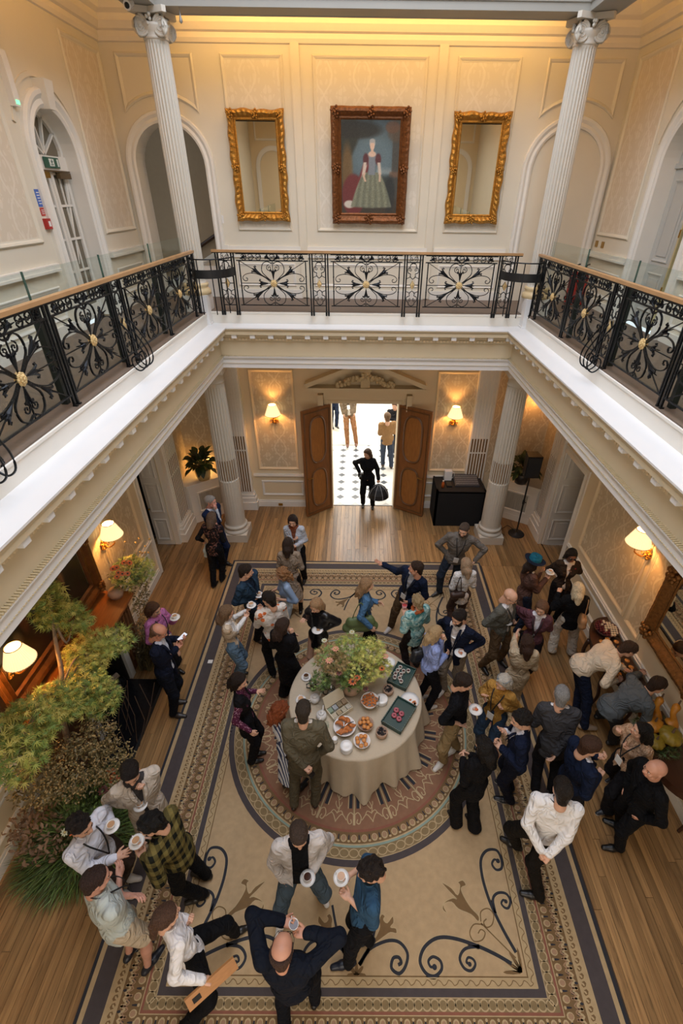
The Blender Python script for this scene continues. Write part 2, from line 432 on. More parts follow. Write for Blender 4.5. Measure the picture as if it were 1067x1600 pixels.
# left and right walls of the hall
p = U_YL(WL); p.wall(-2, 8.66, 0, 4.3, [('r', 7.71, 8.64, 0, 2.42)])
p.box(7.71, 8.64, 2.42, 2.44, -.5, 0); p.box(7.69, 7.71, 0, 2.42, -.5, 0)
wall_left = struct(p.mb.build('wall_left', M_CREAM))
pl = U_YL(WL)
panelled(pl, wall_left, 6.25, 7.3, M_DAMY); panelled(pl, wall_left, .3, 2.6, M_DAMY)
q = U_YL(WL); q.box(5.82, 6.15, 1.13, 3.5, .001, .008); kids(q, 'damask_panel', M_DAMY, wall_left)
dado(pl, wall_left, 5.7, 7.6, [(5.95, 7.4)]); dado(pl, wall_left, -2, 3.2, [(-.2, 1.3), (1.5, 3.)])
q = U_YL(WL); q.sweep([(7.71, 0), (7.71, 2.42), (8.62, 2.42)], [(.12, 0), (.12, .03), (.06, .02), (.0, .035), (0, 0)], False); kids(q, 'door_casing', M_WHITE, wall_left)
p = U_YR(WR); p.wall(-2, 8.8, 0, 4.3, [('r', 7.75, 8.78, 0, 2.42)])
p.box(7.75, 8.78, 2.42, 2.44, -.6, 0); p.box(7.73, 7.75, 0, 2.42, -.6, 0)
wall_right = struct(p.mb.build('wall_right', M_CREAM))
pl = U_YR(WR)
panelled(pl, wall_right, 5.45, 7.2, M_DAMY, 1.2); panelled(pl, wall_right, 4.95, 5.28, M_DAMY, 1.2); panelled(pl, wall_right, .3, 2.0, M_DAMY)
dado(pl, wall_right, -2, 7.6, [(5.7, 7.3), (4.3, 5.5), (2.4, 4.1), (.5, 2.2)])
q = U_YR(WR); q.sweep([(7.75, 0), (7.75, 2.42), (8.78, 2.42)], [(.14, 0), (.14, .03), (.06, .02), (.0, .035), (0, 0)], False); kids(q, 'door_casing', M_WHITE, wall_right)
# near wall, never in the picture, closes the hall
wn = struct(MB().box(-4.3, 4.5, -2.1, -2.0, 0, 10).build('wall_near', M_CREAM))
for uc in (-3.35, 3.6):
    q = Pl((0, -2, 0), (1, 0, 0), (0, 1, 0)); q.arch(uc, .5, 5, 7.1, [(0, 0), (0, .05), (.15, .05), (.15, 0)]); q.frame(uc-.62, uc+.62, 7.9, 8.5, .06, .03); q.mb.build('arch_architrave', M_WHITE, wn)
# dark rooms behind the two side doors
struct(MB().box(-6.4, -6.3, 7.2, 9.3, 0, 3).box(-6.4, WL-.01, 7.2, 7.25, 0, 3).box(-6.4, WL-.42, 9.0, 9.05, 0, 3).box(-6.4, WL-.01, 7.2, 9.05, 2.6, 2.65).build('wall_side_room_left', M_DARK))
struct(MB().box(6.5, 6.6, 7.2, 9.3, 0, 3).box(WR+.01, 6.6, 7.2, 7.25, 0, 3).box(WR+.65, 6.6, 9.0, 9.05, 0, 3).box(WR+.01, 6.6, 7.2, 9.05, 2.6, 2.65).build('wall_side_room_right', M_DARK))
def panel_door(name, x0, x1, y, z1, nside=-1, kn=None):
    d = x1-x0
    b = MB(); b.box(x0, x1, y, y+.04, .02, z1)
    o = struct(b.build(name, M_GREYP if False else M_WHITE))
    q = U_X(y)
    for (a, c) in ((.12, .88),):
        for v0, v1 in ((.16, .72), (.9, 1.62), (1.75, z1-.12)):
            q = U_X(y); q.frame(x0+a*d, x0+c*d, v0, v1, .05, .018); q.box(x0+a*d+.1, x0+c*d-.1, v0+.09, v1-.09, 0, .008); kids(q, 'door_panel', M_WHITE, o)
    if kn is not None:
        k = MB(); k.ball((kn, y-.05, 1.0), .022, 8); k.tube([(kn, y, 1.0), (kn, y-.04, 1.0)], .009, 6); k.build('door_knob', M_BRASS if x0 < 0 else M_BLACK, o)
    return o
panel_door('door_1', -4.55, -4.16, 8.63, 2.4, kn=-4.51)
panel_door('door_2', 4.3, 4.92, 8.76, 2.4, kn=4.88)
# pilaster piers between the side doors and the corner cabinets, and the fluted pilasters
def pier(name, x0, x1, y0, y1, face):
    """face: 'x+' / 'x-' the side turned to the hall, 'y-' turned to the camera"""
    b = MB(); b.box(x0, x1, y0, y1, 0, 4.3)
    o = struct(b.build(name, M_WHITE))
    b = MB(); e = .06
    for k, (h0, h1, g) in enumerate(((0, .22, .09), (.22, .34, .065), (.34, .42, .04), (.42, .46, .02))):
        b.box(x0-g, x1+g, y0-g, y1+g, h0, h1)
    b.build('pilaster_base', M_WHITE, o)
    if face == 'y-': pln = U_X(y0); a, c = x0, x1
    elif face == 'x+': pln = U_YL(x1); a, c = y0, y1
    else: pln = U_YR(x0); a, c = y0, y1
    n = 6; wd = (c-a-.06)/n
    q = Pl(pln.O, pln.U, pln.N)
    for i in range(n+1): q.box(a+.03+i*wd-.012, a+.03+i*wd+.012, .48, 3.9, 0, .02)
    q.box(a, c, 3.88, 4.0, 0, .04); kids(q, 'pilaster_fluting', M_WHITE, o)
    q = Pl(pln.O, pln.U, pln.N)
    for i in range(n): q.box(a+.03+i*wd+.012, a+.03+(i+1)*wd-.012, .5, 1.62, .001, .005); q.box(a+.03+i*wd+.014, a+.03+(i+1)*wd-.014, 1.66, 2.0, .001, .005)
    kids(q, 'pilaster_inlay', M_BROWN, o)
    return o
pier('trim_1', -3.03, -2.62, WF-.12, WF+.02, 'y-'); pier('trim_2', 2.62, 3.08, WF-.12, WF+.02, 'y-')
pier('trim_3', WL-.1, -4.0, 8.82, 9.4, 'x+'); pier('trim_4', 4.28, WR+.1, 8.98, 9.5, 'x-')
struct(MB().box(WL-.02, -4.04, 8.66, 8.83, 0, 4.3).build('trim_5', M_WHITE)); struct(MB().box(4.2, WR+.06, 8.81, 8.98, 0, 4.3).build('trim_6', M_WHITE))
struct(MB().box(WL-.1, WL, 9.4, WF, 0, 4.3).build('wall_corner_left', M_DAMY)); struct(MB().box(4.42, 4.5, 9.4, WF, 0, 4.3).build('wall_corner_right', M_DAMY))
q = U_X(WF); q.box(-4.15, -3.1, 1.05, 4.2, .001, .006); kids(q, 'damask_panel', M_DAMX, wall_back)
q = U_X(WF); q.box(3.14, 4.4, 1.05, 4.2, .001, .006); kids(q, 'damask_panel', M_DAMX, wall_back)
# corner cabinets with grilles
M_GRILLE = mat('#A9A79C', .5, .2, var=.3, scale=90, stretch=(1, 1, .02), name='cabinet_grille')
def corner_cab(name, s, label):
    # polygon in plan, s=-1 left, +1 right
    c = (-4.12, -3.12) if s < 0 else (4.42, 3.3)
    xo, xi = c; y0 = 9.5 if s < 0 else 9.55
    P = [(xo, y0), (xo-s*.18, y0), (xi, 10.12), (xi, 10.3), (xo, 10.3)]
    if s > 0: P = P[::-1]
    root = thing(name, ((xo+xi)/2, 10.0, 0), label, 'cabinet', None)
    cx, cy = (xo+xi)/2, 10.0
    sh = lambda k: [(cx+(x-cx)*k, cy+(y-cy)*k) for x, y in P]
    MB().prism(P, 0, .98).build('body', M_WHITE, root)
    b = MB(); b.prism(sh(1.04), .98, 1.0).prism(sh(1.07), 1.0, 1.05).prism(sh(1.02), .93, .98); b.build('worktop', M_WHITE, root)
    MB().prism(sh(1.03), 0, .16).build('plinth', M_WHITE, root)
    A = np.array([xo-s*.18, y0, 0.]); B = np.array([xi, 10.12, 0.]); 
    if s > 0: A, B = B, A
    U = B-A; ln = np.linalg.norm(U); U /= ln; Nn = np.array([U[1], -U[0], 0])
    q = Pl(A, U, Nn); q.frame(.16, ln-.14, .27, .82, .05, .02); q.mb.build('grille_frame', M_WHITE, root)
    q = Pl(A, U, Nn); q.box(.2, ln-.18, .31, .78, .001, .004)
    q.mb.build('grille', M_GRILLE, root)
    return root
corner_cab('corner_cabinet', -1, 'white corner radiator cabinet with grille under the plant beside the left column')
corner_cab('corner_cabinet', 1, 'white corner radiator cabinet with grille behind the speaker stand on the right')
# ---------------------------------------------------------------- gallery edge: entablature round the void
def hsweep(mb, path, prof, mi=0, closed=True):
    pl = Pl((0, 0, 0), (1, 0, 0), (0, 0, 1), mb); pl.V = np.array([0, 1., 0]); pl.sweep(path, prof, closed, mi); return mb
Y0 = -.2
loop = [(XL, Y0), (XR, Y0), (XR, YF), (XL, YF)]
ent = MB(); D = .4
hsweep(ent, loop, [(-D, 4.02), (0, 4.02), (0, 4.1), (.012, 4.105), (.012, 4.185), (.03, 4.19), (.045, 4.22), (.045, 4.235), (0, 4.24)])
hsweep(ent, loop, [(0, 4.24), (0, 4.50), (.03, 4.51), (.03, 4.56), (.055, 4.575), (.055, 4.64), (.155, 4.645), (.155, 4.66)], 1)
hsweep(ent, loop, [(.155, 4.66), (.155, 4.7), (.175, 4.72), (.19, 4.75)], 1)
hsweep(ent, loop, [(.19, 4.75), (.19, 4.77), (-.17, 4.77)])
ent.box(-4.2, XL-D+.01, Y0-.3, 10.35, 4.3, 4.34); ent.box(XR+D-.01, 4.45, Y0-.3, 10.35, 4.3, 4.34); ent.box(XL-D, XR+D, YF+D-.01, 10.35, 4.3, 4.34)
ent.box(-4.2, XL-D, YF, 9.25, 4.02, 4.3) ; ent.box(XR+D, 4.45, YF, 9.25, 4.02, 4.3)
entab = struct(ent.build('trim_7', [M_LEDGE, mat('#CFC0A2', .5, var=.02, scale=3, name='frieze_shade_beige')]))  # second material: shade under the ledge put into the colour as beige
tag(entab, 'white entablature with ledge running round the gallery edge')
# dark-cream moulded strings (rope and egg courses) as geometry along the architrave
b = MB()
def beads(y_or_x, horiz, a, c, z, n_, step, sz):
    t = a
    while t < c:
        if horiz: b.box(t, t+step*.55, y_or_x-n_, y_or_x, z-sz, z+sz)
        elif y_or_x < 0: b.box(y_or_x, y_or_x+n_, t, t+step*.55, z-sz, z+sz)
        else: b.box(y_or_x-n_, y_or_x, t, t+step*.55, z-sz, z+sz)
        t += step
M_CREAMD = mat('#C9B48C', .55, var=.03, name='shaded_cream_paint')
for z, n_, st, sz in ((4.245, .05, .03, .007), (4.112, .02, .03, .004)):
    beads(YF, True, XL, XR, z, n_, st, sz); beads(XL, False, .1, YF, z, n_, st, sz); beads(XR, False, .1, YF, z, n_, st, sz)
o = b.build('rope_moulding', mat('#C9B893', .6, var=.05, name='cream_rope'), entab); o['kind'] = 'stuff'
b = MB(); beads(YF, True, XL, XR, 4.545, .05, .06, .018); beads(XL, False, .1, YF, 4.545, .05, .06, .018); beads(XR, False, .1, YF, 4.545, .05, .06, .018)
o = b.build('dentil_course', M_CREAM, entab); o['kind'] = 'stuff'
me = None
def modillion(x, y, dx, dy):
    global me
    if me is None:
        o = MB().box(-.045, .045, -.032, .032, -.03, .03).build('modillion', M_LEDGE, entab, loc=(0, 0, 0)); me = o.data
    else:
        o = bpy.data.objects.new('modillion', me); COL.objects.link(o); o.parent = entab
    o.location = (x, y, 4.61)
    if dx: o.rotation_euler = (0, 0, PI/2)
for k in range(16): modillion(-2.21+k*.324, YF-.105, 0, 1)
for k in range(26): modillion(XL+.105, 8.55-k*.324, 1, 0); modillion(XR-.105, 8.55-k*.324, 1, 0)
# blocking course below the balustrade and the gallery floor
b = MB()
hsweep(b, loop, [(-.17, 4.77), (-.17, 4.93), (-.155, 4.94), (-.155, 4.965), (-.2, 4.98)])
struct(b.build('trim_8', M_WHITE))
M_GALF = mat('#6B5B4E', .5, var=.1, scale=8, stretch=(1, 6, 1), name='brown_gallery_boards')
struct(MB().box(-4.2, XL-.17, -2, 10.35, 4.96, 4.985).box(XR+.17, 4.45, -2, 10.35, 4.96, 4.985).box(XL-.17, XR+.17, YF+.17, 10.35, 4.96, 4.985).box(XL-.17, XR+.17, -2, Y0-.17, 4.96, 4.985).build('floor_gallery', M_GALF))
# ---------------------------------------------------------------- columns
def flute_fn(nf, depth, z0=None, z1=None):
    def f(a, z):
        if z0 is not None and not (z0 <= z <= z1): return 0
        return depth*abs(math.sin(a*nf/2))**.8
    return f
def low_col(x, y, label):
    r = thing('fluted_column', (x, y, 0), label, 'column', 'fluted lower columns')
    MB().box(x-.28, x+.28, y-.28, y+.28, 0, .2).build('plinth', M_STONEW, r)
    b = MB(); b.lathe([(.28, .2), (.285, .23), (.27, .27), (.245, .28), (.24, .31), (.26, .33), (.262, .36), (.245, .385), (.23, .39)], (x, y, 0), 40); b.build('column_base', M_STONEW, r, smooth=True)
    N_ = 144
    b = MB()
    zs = [.39, .45, .47, 1.5, 1.53, 1.56]
    b.lathe([(.232, .39), (.222, .42), (.222, 1.52), (.22, 1.55)], (x, y, 0), N_, flute=lambda a, z: .0 if z < .43 or z > 1.53 else .03*abs(math.cos(a*12))**6)
    b.build('shaft_reeded', M_STONEW, r)
    b = MB(); b.lathe([(.219, 1.55), (.219, 1.57), (.218, 2.05), (.212, 2.8), (.2, 3.6), (.2, 3.68)], (x, y, 0), N_, flute=lambda a, z: 0 if z < 1.56 or z > 3.65 else .085*abs(math.sin(a*12))**.7)
    b.build('shaft', M_STONEW, r)
    b = MB()
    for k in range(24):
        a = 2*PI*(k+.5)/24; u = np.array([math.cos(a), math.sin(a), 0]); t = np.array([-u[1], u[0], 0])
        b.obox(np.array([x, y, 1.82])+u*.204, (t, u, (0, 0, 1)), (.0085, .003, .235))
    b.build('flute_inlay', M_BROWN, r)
    b = MB(); b.lathe([(.2, 3.68), (.212, 3.69), (.212, 3.71), (.2, 3.72), (.2, 3.8), (.215, 3.82), (.245, 3.87), (.26, 3.9)], (x, y, 0), 40)
    b.build('capital', M_STONEW, r, smooth=True)
    MB().box(x-.27, x+.27, y-.27, y+.27, 3.9, 4.02).build('abacus', M_STONEW, r)
low_col(-2.81, 9.03, 'white fluted column on a square plinth to the left of the oak doors')
low_col(3.09, 9.03, 'white fluted column on a square plinth beside the black desk')
def volute(b, c, U, Nn, r=.085, sgn=1, th=.05):
    P = []
    for i in range(34):
        t = i/33; a = PI/2+sgn*t*2.3*2*PI; rr = r*(1-t)**1.05+.008
        P.append(np.array(c)+np.array(U)*rr*math.cos(a)+np.array([0, 0, rr*math.sin(a)]))
    b.tube(P, [.019*(1-.6*i/33) for i in range(34)], 6)
    for s in (-1, 1):
        b.add([np.array(c)+np.array(U)*r*.93*math.cos(k*PI/8)+np.array([0, 0, r*.93*math.sin(k*PI/8)])+np.array(Nn)*s*th*.12 for k in range(16)], [tuple(range(16))])
    b.ball(c, .02, 8)
def up_col(x, y, label):
    r = thing('ionic_column', (x, y, 4.77), label, 'column', 'upper ionic columns')
    MB().box(x-.2, x+.2, y-.2, y+.2, 4.77, 5.25).box(x-.215, x+.215, y-.215, y+.215, 4.77, 4.8).build('pedestal', M_LEDGE, r)
    b = MB(); b.lathe([(.235, 5.25), (.24, 5.29), (.225, 5.33), (.2, 5.34), (.195, 5.37), (.21, 5.39), (.205, 5.42), (.185, 5.43)], (x, y, 0), 32)
    b.build('column_base', mat('#C9B48A', .4, var=.05, name='gilt_cream_base'), r, smooth=True)
    b = MB(); b.lathe([(.178, 5.43), (.172, 5.46), (.172, 6.5), (.168, 7.5), (.158, 8.4), (.158, 8.44)], (x, y, 0), 144, flute=lambda a, z: 0 if z < 5.45 or z > 8.41 else .09*abs(math.sin(a*12))**.7)
    b.build('shaft', M_STONEW, r)
    b = MB(); b.lathe([(.158, 8.44), (.17, 8.45), (.17, 8.47), (.16, 8.48), (.175, 8.52), (.2, 8.57), (.2, 8.6)], (x, y, 0), 32)
    # angular ionic capital: four diagonal pairs of volutes
    for k in range(4):
        a = PI/4+k*PI/2; d = np.array([math.cos(a), math.sin(a), 0])
        for s in (-1, 1):
            ang = a+s*.62; U = np.array([math.cos(ang), math.sin(ang), 0]); Nn = np.array([-U[1], U[0], 0])
            volute(b, np.array([x, y, 8.56])+d*.245-U*.035, U, Nn, .108, 1)
    for k in range(4):
        a = k*PI/2; d = np.array([math.cos(a), math.sin(a), 0])
        for j in range(5): b.ball(np.array([x, y, 8.62])+d*.19+np.array([random.uniform(-.03, .03), random.uniform(-.03, .03), random.uniform(-.04, .05)]), .024, 6)
    b.build('capital', M_STONEW, r, smooth=True)
    P = []
    for k in range(4):
        a = PI/4+k*PI/2
        P += [(x+.33*math.cos(a-.09), y+.33*math.sin(a-.09)), (x+.33*math.cos(a+.09), y+.33*math.sin(a+.09)), (x+.17*math.cos(a+PI/4), y+.17*math.sin(a+PI/4))]
    MB().prism(P, 8.685, 8.75).build('abacus', M_STONEW, r)
up_col(-2.83, 9.03, 'white ionic column rising from the gallery in front of the open arch, left')
up_col(3.08, 9.03, 'white ionic column rising from the gallery in front of the blind arch, right')
# ---------------------------------------------------------------- upper beams, ceiling, lantern
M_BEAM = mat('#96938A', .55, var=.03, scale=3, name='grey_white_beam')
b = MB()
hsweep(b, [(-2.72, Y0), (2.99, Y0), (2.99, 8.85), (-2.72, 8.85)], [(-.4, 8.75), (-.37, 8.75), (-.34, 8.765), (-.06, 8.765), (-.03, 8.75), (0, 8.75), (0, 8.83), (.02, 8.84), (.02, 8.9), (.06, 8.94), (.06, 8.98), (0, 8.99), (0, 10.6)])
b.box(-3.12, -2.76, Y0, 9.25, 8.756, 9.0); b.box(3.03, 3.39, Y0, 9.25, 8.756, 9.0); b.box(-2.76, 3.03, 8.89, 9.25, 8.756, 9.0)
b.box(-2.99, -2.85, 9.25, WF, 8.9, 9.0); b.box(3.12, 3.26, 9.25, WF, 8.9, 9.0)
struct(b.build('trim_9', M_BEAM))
struct(MB().box(-4.3, -3.0, -2, 10.4, 9.5, 9.54).box(3.27, 4.5, -2, 10.4, 9.5, 9.54).box(-3.0, 3.27, 9.13, 10.4, 9.5, 9.54).box(-3.0, 3.27, -2, -.4, 9.5, 9.54).build('ceiling', mat('#EADFC9', .7, var=.02, name='ceiling_paint')))
struct(MB().box(-3.1, -2.78, Y0, 9.2, 9.01, 11.6).box(3.05, 3.37, Y0, 9.2, 9.01, 11.6).box(-3.1, 3.37, 8.91, 9.2, 9.01, 11.6).box(-3.1, 3.37, -.6, Y0, 8.75, 11.6).build('ceiling_lantern_shaft', M_WHITE))
# ---------------------------------------------------------------- upper walls
M_UPW = mat('#D9D0BC', .6, var=.015, scale=3, name='upper_wall_paint')
UZ = 4.98
p = U_X(WF); p.wall(UL-.05, UR+.05, UZ, 9.5, [('a', -3.33, .60, UZ, 7.1)])

wub = struct(p.mb.build('wall_gallery_back', M_UPW))
def arch_prof(w, d): return [(0, 0), (0, d*.55), (w*.2, d*.8), (w*.45, d*.6), (w*.7, d), (w*.92, d), (w, d*.5), (w, 0)]
q = U_X(WF); q.arch(-3.33, .60, UZ, 7.1, arch_prof(.17, .06)); kids(q, 'arch_architrave', M_WHITE, wub)
q = U_X(WF); q.arch(3.60, .60, UZ, 7.1, arch_prof(.17, .06)); kids(q, 'arch_architrave', M_WHITE, wub)
for uc in (-3.33, 3.60):     # spandrel panels above the arches
    q = U_X(WF); P = [(uc+.62*(-1), 7.72), (uc-.62, 8.57), (uc+.62, 8.57), (uc+.62, 7.72)]
    arc = [(uc+.95*math.cos(a), 7.1+.95*math.sin(a)) for a in np.linspace(math.acos(.62/.95), PI-math.acos(.62/.95), 12)]
    path = [(uc-.62, 8.57)]+arc[::-1]+[(uc+.62, 8.57)]
    path = path[::1]
    q.sweep(path, [(0, 0), (0, .015), (.02, .03), (.045, .015), (.06, 0)], True); kids(q, 'panel_moulding', M_UPW, wub)
# reveal and passage behind the open arch
q = U_X(WF)
path = [(-3.33+.6, UZ)]+[(-3.33+.6*math.cos(PI*i/20), 7.1+.6*math.sin(PI*i/20)) for i in range(21)]+[(-3.93, UZ)]
q.sweep(path, [(0, 0), (0, -.3), (-.04, -.3), (-.04, -.5)], False); kids(q, 'arch_reveal', M_WHITE, wub)
stair = struct(MB().box(-5.6, -1.6, 12.6, 12.65, 4.2, 9.2).box(-5.6, -5.55, 10.8, 12.6, 4.2, 9.2).box(-1.65, -1.6, 10.4, 12.6, 4.2, 9.2).box(-5.6, -1.6, 10.34, 12.6, 9.2, 9.25).box(-5.6, -1.6, 10.7, 12.6, 4.6, 4.7).build('wall_stairwell', mat('#A8957A', .7, var=.03, name='stairwell_wall')))
b = MB(); b.tube([(-4.9, 12.5, 5.0), (-2.2, 12.5, 6.55)], .04, 8); b.build('stair_handrail', mat('#3A2416', .4, name='dark_handrail'), stair)
b = MB(); b.add([(-5.2, 12.58, 4.4), (-1.7, 12.58, 6.3), (-1.7, 12.58, 6.5), (-5.2, 12.58, 4.6)], [(0, 1, 2, 3)]); b.build('stair_string', M_WHITE, stair)
b = MB(); b.box(-3.05, -2.62, 12.55, 12.59, 7.15, 7.75); tag(b.build('picture', mat('#54534F', .4, name='dark_picture')), 'small dark framed picture on the stair wall seen through the arch', 'picture')
# infill of the blind arch
struct(U_X(WF).box(3.05, 4.15, UZ, 7.65, -.02, -.01).mb.build('trim_10', M_UPW))
# centre bay panels of the back wall
for a, c in ((-2.27, -1.27), (-.80, 1.07), (1.54, 2.56)):
    q = U_X(WF); q.box(a+.07, c-.07, 6.21, 8.5, .001, .006); kids(q, 'damask_panel', M_DAMUX, wub)
    q = U_X(WF); q.frame(a, c, 6.14, 8.57, .07, .03); kids(q, 'panel_moulding', M_UPW, wub)
for a, c in ((-2.5, -1.13), (-1.0, 1.27), (1.4, 2.77)):
    q = U_X(WF); q.box(a, c, 5.83, 5.89, 0, .04); q.box(a, c, 5.8, 5.83, 0, .055); q.box(a, c, 5.7, 5.74, 0, .03); q.frame(a+.12, c-.12, 5.2, 5.6, .05, .02); q.box(a, c, UZ, 5.14, 0, .03)
    kids(q, 'dado_rail', M_WHITE, wub)
for x in (-1.07, 1.3):
    q = U_X(WF); q.box(x-.07, x+.07, 5.0, 8.72, 0, .035); kids(q, 'pilaster_strip', M_UPW, wub)
q = U_X(WF); q.box(-2.62, -2.5, UZ, 5.9, 0, .05); kids(q, 'dado_end', M_WHITE, wub)
# upper left wall with arched glazed door
ADY, AR = 8.1, .5
p = U_YL(UL); p.wall(-2, WF, UZ, 9.5, [('a', ADY, AR, UZ, 7.12)])
wul = struct(p.mb.build('wall_gallery_left', M_UPW))
q = U_YL(UL); q.arch(ADY, AR, UZ, 7.12, arch_prof(.2, .08)); kids(q, 'arch_architrave', M_WHITE, wul)
q = U_YL(UL); q.mb.add([q.T(ADY-.07, 7.6, .0), q.T(ADY+.07, 7.6, 0), q.T(ADY+.11, 7.9, 0), q.T(ADY-.11, 7.9, 0), q.T(ADY-.07, 7.6, .13), q.T(ADY+.07, 7.6, .13), q.T(ADY+.11, 7.9, .16), q.T(ADY-.11, 7.9, .16)], [(4, 5, 6, 7), (0, 1, 5, 4), (1, 2, 6, 5), (2, 3, 7, 6), (3, 0, 4, 7)]); kids(q, 'keystone', M_WHITE, wul)
q = U_YL(UL); path = [(ADY+AR, UZ)]+[(ADY+AR*math.cos(PI*i/20), 7.12+AR*math.sin(PI*i/20)) for i in range(21)]+[(ADY-AR, UZ)]
q.sweep(path, [(0, 0), (0, -.22)], False); kids(q, 'arch_reveal', M_WHITE, wul)
q = U_YL(UL); q.sweep([(ADY+.85*math.cos(a), 7.12+.85*math.sin(a)) for a in np.linspace(.35, PI-.35, 20)], [(0, 0), (0, .02), (.05, .02), (.05, 0)], False); kids(q, 'arch_moulding', M_UPW, wul)
def damp(plf, u0, u1, z0, z1, par, dm, pm=None):
    q = plf(); q.box(u0+.06, u1-.06, z0+.06, z1-.06, .001, .006); kids(q, 'damask_panel', dm, par)
    q = plf(); q.frame(u0, u1, z0, z1, .07, .03); kids(q, 'panel_moulding', pm or M_UPW, par)
LP = lambda: U_YL(UL); RP = lambda: U_YR(UR)
damp(LP, 9.02, 10.22, 6.14, 8.57, wul, M_DAMUY); damp(LP, 5.2, 7.15, 6.14, 8.57, wul, M_DAMUY); damp(LP, 2.8, 4.9, 6.14, 8.57, wul, M_DAMUY)
for a, c in ((8.95, WF), (2, 7.3)):
    q = LP(); q.box(a, c, 5.83, 5.89, 0, .05); q.box(a, c, 5.8, 5.83, 0, .065); q.frame(a+.15, c-.1, 5.2, 5.62, .05, .02); q.box(a, c, UZ, 5.14, 0, .03); kids(q, 'dado_rail', M_WHITE, wul)
# upper right wall with an arched panelled door
RDY, RR = 7.98, .56
p = U_YR(UR); p.wall(-2, WF, UZ, 9.5, [('a', RDY, RR, UZ, 7.12)])
wur = struct(p.mb.build('wall_gallery_right', M_UPW))
q = RP(); q.arch(RDY, RR, UZ, 7.12, arch_prof(.2, .07)); kids(q, 'arch_architrave', M_WHITE, wur)
q = RP(); path = [(RDY+RR, UZ)]+[(RDY+RR*math.cos(PI*i/20), 7.12+RR*math.sin(PI*i/20)) for i in range(21)]+[(RDY-RR, UZ)]
q.sweep(path, [(0, 0), (0, -.2)], False); kids(q, 'arch_reveal', M_WHITE, wur)
damp(RP, 8.98, 10.18, 6.14, 8.57, wur, M_DAMUY); damp(RP, 5.2, 7.1, 6.14, 8.57, wur, M_DAMUY)
q = RP(); q.sweep([(RDY+.95*math.cos(a), 7.12+.95*math.sin(a)) for a in np.linspace(.3, PI-.3, 20)], [(0, 0), (0, .02), (.05, .02), (.05, 0)], False); kids(q, 'arch_moulding', M_UPW, wur)
for a, c in ((8.78, WF), (2, 7.2)):
    q = RP(); q.box(a, c, 5.83, 5.89, 0, .05); q.box(a, c, 5.8, 5.83, 0, .065); q.frame(a+.15, c-.1, 5.2, 5.62, .05, .02); q.box(a, c, UZ, 5.14, 0, .03); kids(q, 'dado_rail', M_WHITE, wur)
# cornice under the ceiling, running round the gallery walls
b = MB()
cp = [(0, 8.68), (.03, 8.69), (.05, 8.74), (.05, 8.8), (.09, 8.82), (.13, 8.9), (.13, 8.98), (.2, 9.02), (.26, 9.12), (.26, 9.2), (.34, 9.3), (.4, 9.42), (.4, 9.5)]
hsweep(b, [(UL, -2), (UR, -2), (UR, WF), (UL, WF)], cp)
struct(b.build('trim_11', mat('#E8DCC6', .55, var=.015, name='cornice_paint')))
# glazed door on the left gallery (arched frame, fanlight, two leaves)
M_DGLASS = mat('#6F6553', .12, var=.12, scale=3, name='door_pane_glass')
X0 = UL-.2
dr = thing('glazed_gallery_door', (X0, ADY, UZ), 'white arched double door with glass panes and fanlight on the left gallery', 'door'); dr['kind'] = 'structure'
pl = U_YL(X0)
for s in (-1, 1):
    q = U_YL(X0); u0, u1 = (ADY-.47, ADY-.005) if s < 0 else (ADY+.005, ADY+.47)
    for a, c in ((u0, u0+.07), (u1-.07, u1)): q.box(a, c, UZ+.01, 6.95, 0, .045)
    um = (u0+u1)/2; q.box(um-.012, um+.012, UZ+.3, 6.95, .008, .035)
    for z in (UZ+.01, 5.25, 5.68, 6.1, 6.52, 6.9): q.box(u0+.07, u1-.07, z, z+(.2 if z < 5.1 else .03), .008, .04)
    lf = q.mb.build('door_leaf', M_WHITE, dr)
    for z in (5.28, 5.71, 6.13, 6.55):
        for a, c in ((u0+.07, um-.012), (um+.012, u1-.07)):
            q = U_YL(X0); q.box(a, c, z, z+.4 if z > 5.3 else z+.4, .012, .018); q.mb.build('pane', M_DGLASS, lf)
q = U_YL(X0); q.box(ADY-AR, ADY+AR, 6.95, 7.12, 0, .06); q.arch(ADY, AR-.06, 7.12, 7.12, [(0, 0), (0, .05), (.07, .05), (.07, 0)])
for a in (35, 68, 101+0, 145):
    t = math.radians(a); q.mb.obox(q.T(ADY+.24*math.cos(t), 7.12+.24*math.sin(t), .03), (np.array([0, math.cos(t), math.sin(t)]), np.array([1., 0, 0]), np.array([0, -math.sin(t), math.cos(t)])), (.22, .02, .011))
q.mb.build('fanlight_frame', M_WHITE, dr)
q = U_YL(X0); n = 16
q.mb.add([q.T(ADY, 7.12, .01)]+[q.T(ADY+.45*math.cos(PI*i/n), 7.12+.45*math.sin(PI*i/n), .01) for i in range(n+1)], [(0, i+1, i+2) for i in range(n)]); q.mb.build('fanlight_glass', M_DGLASS, dr)
q = U_YL(X0); q.box(ADY-.44, ADY-.12, 6.86, 6.93, .05, .11); q.mb.build('door_closer', M_BRASS, dr)
q = U_YL(X0); q.box(ADY+.14, ADY+.44, 6.86, 6.93, .05, .11); q.box(ADY-.46, ADY+.46, 6.935, 6.955, .05, .1); q.mb.build('door_closer', mat('#6B573C', .4, .5, name='dark_bronze'), dr)
struct(MB().box(-5.4, -5.35, 7.3, 8.9, 4.98, 8).box(-5.4, UL-.22, 7.3, 7.33, 4.98, 8).box(-5.4, UL-.22, 8.87, 8.9, 4.98, 8).build('wall_behind_glazed_door', mat('#A39682', .7, name='room_beyond')))
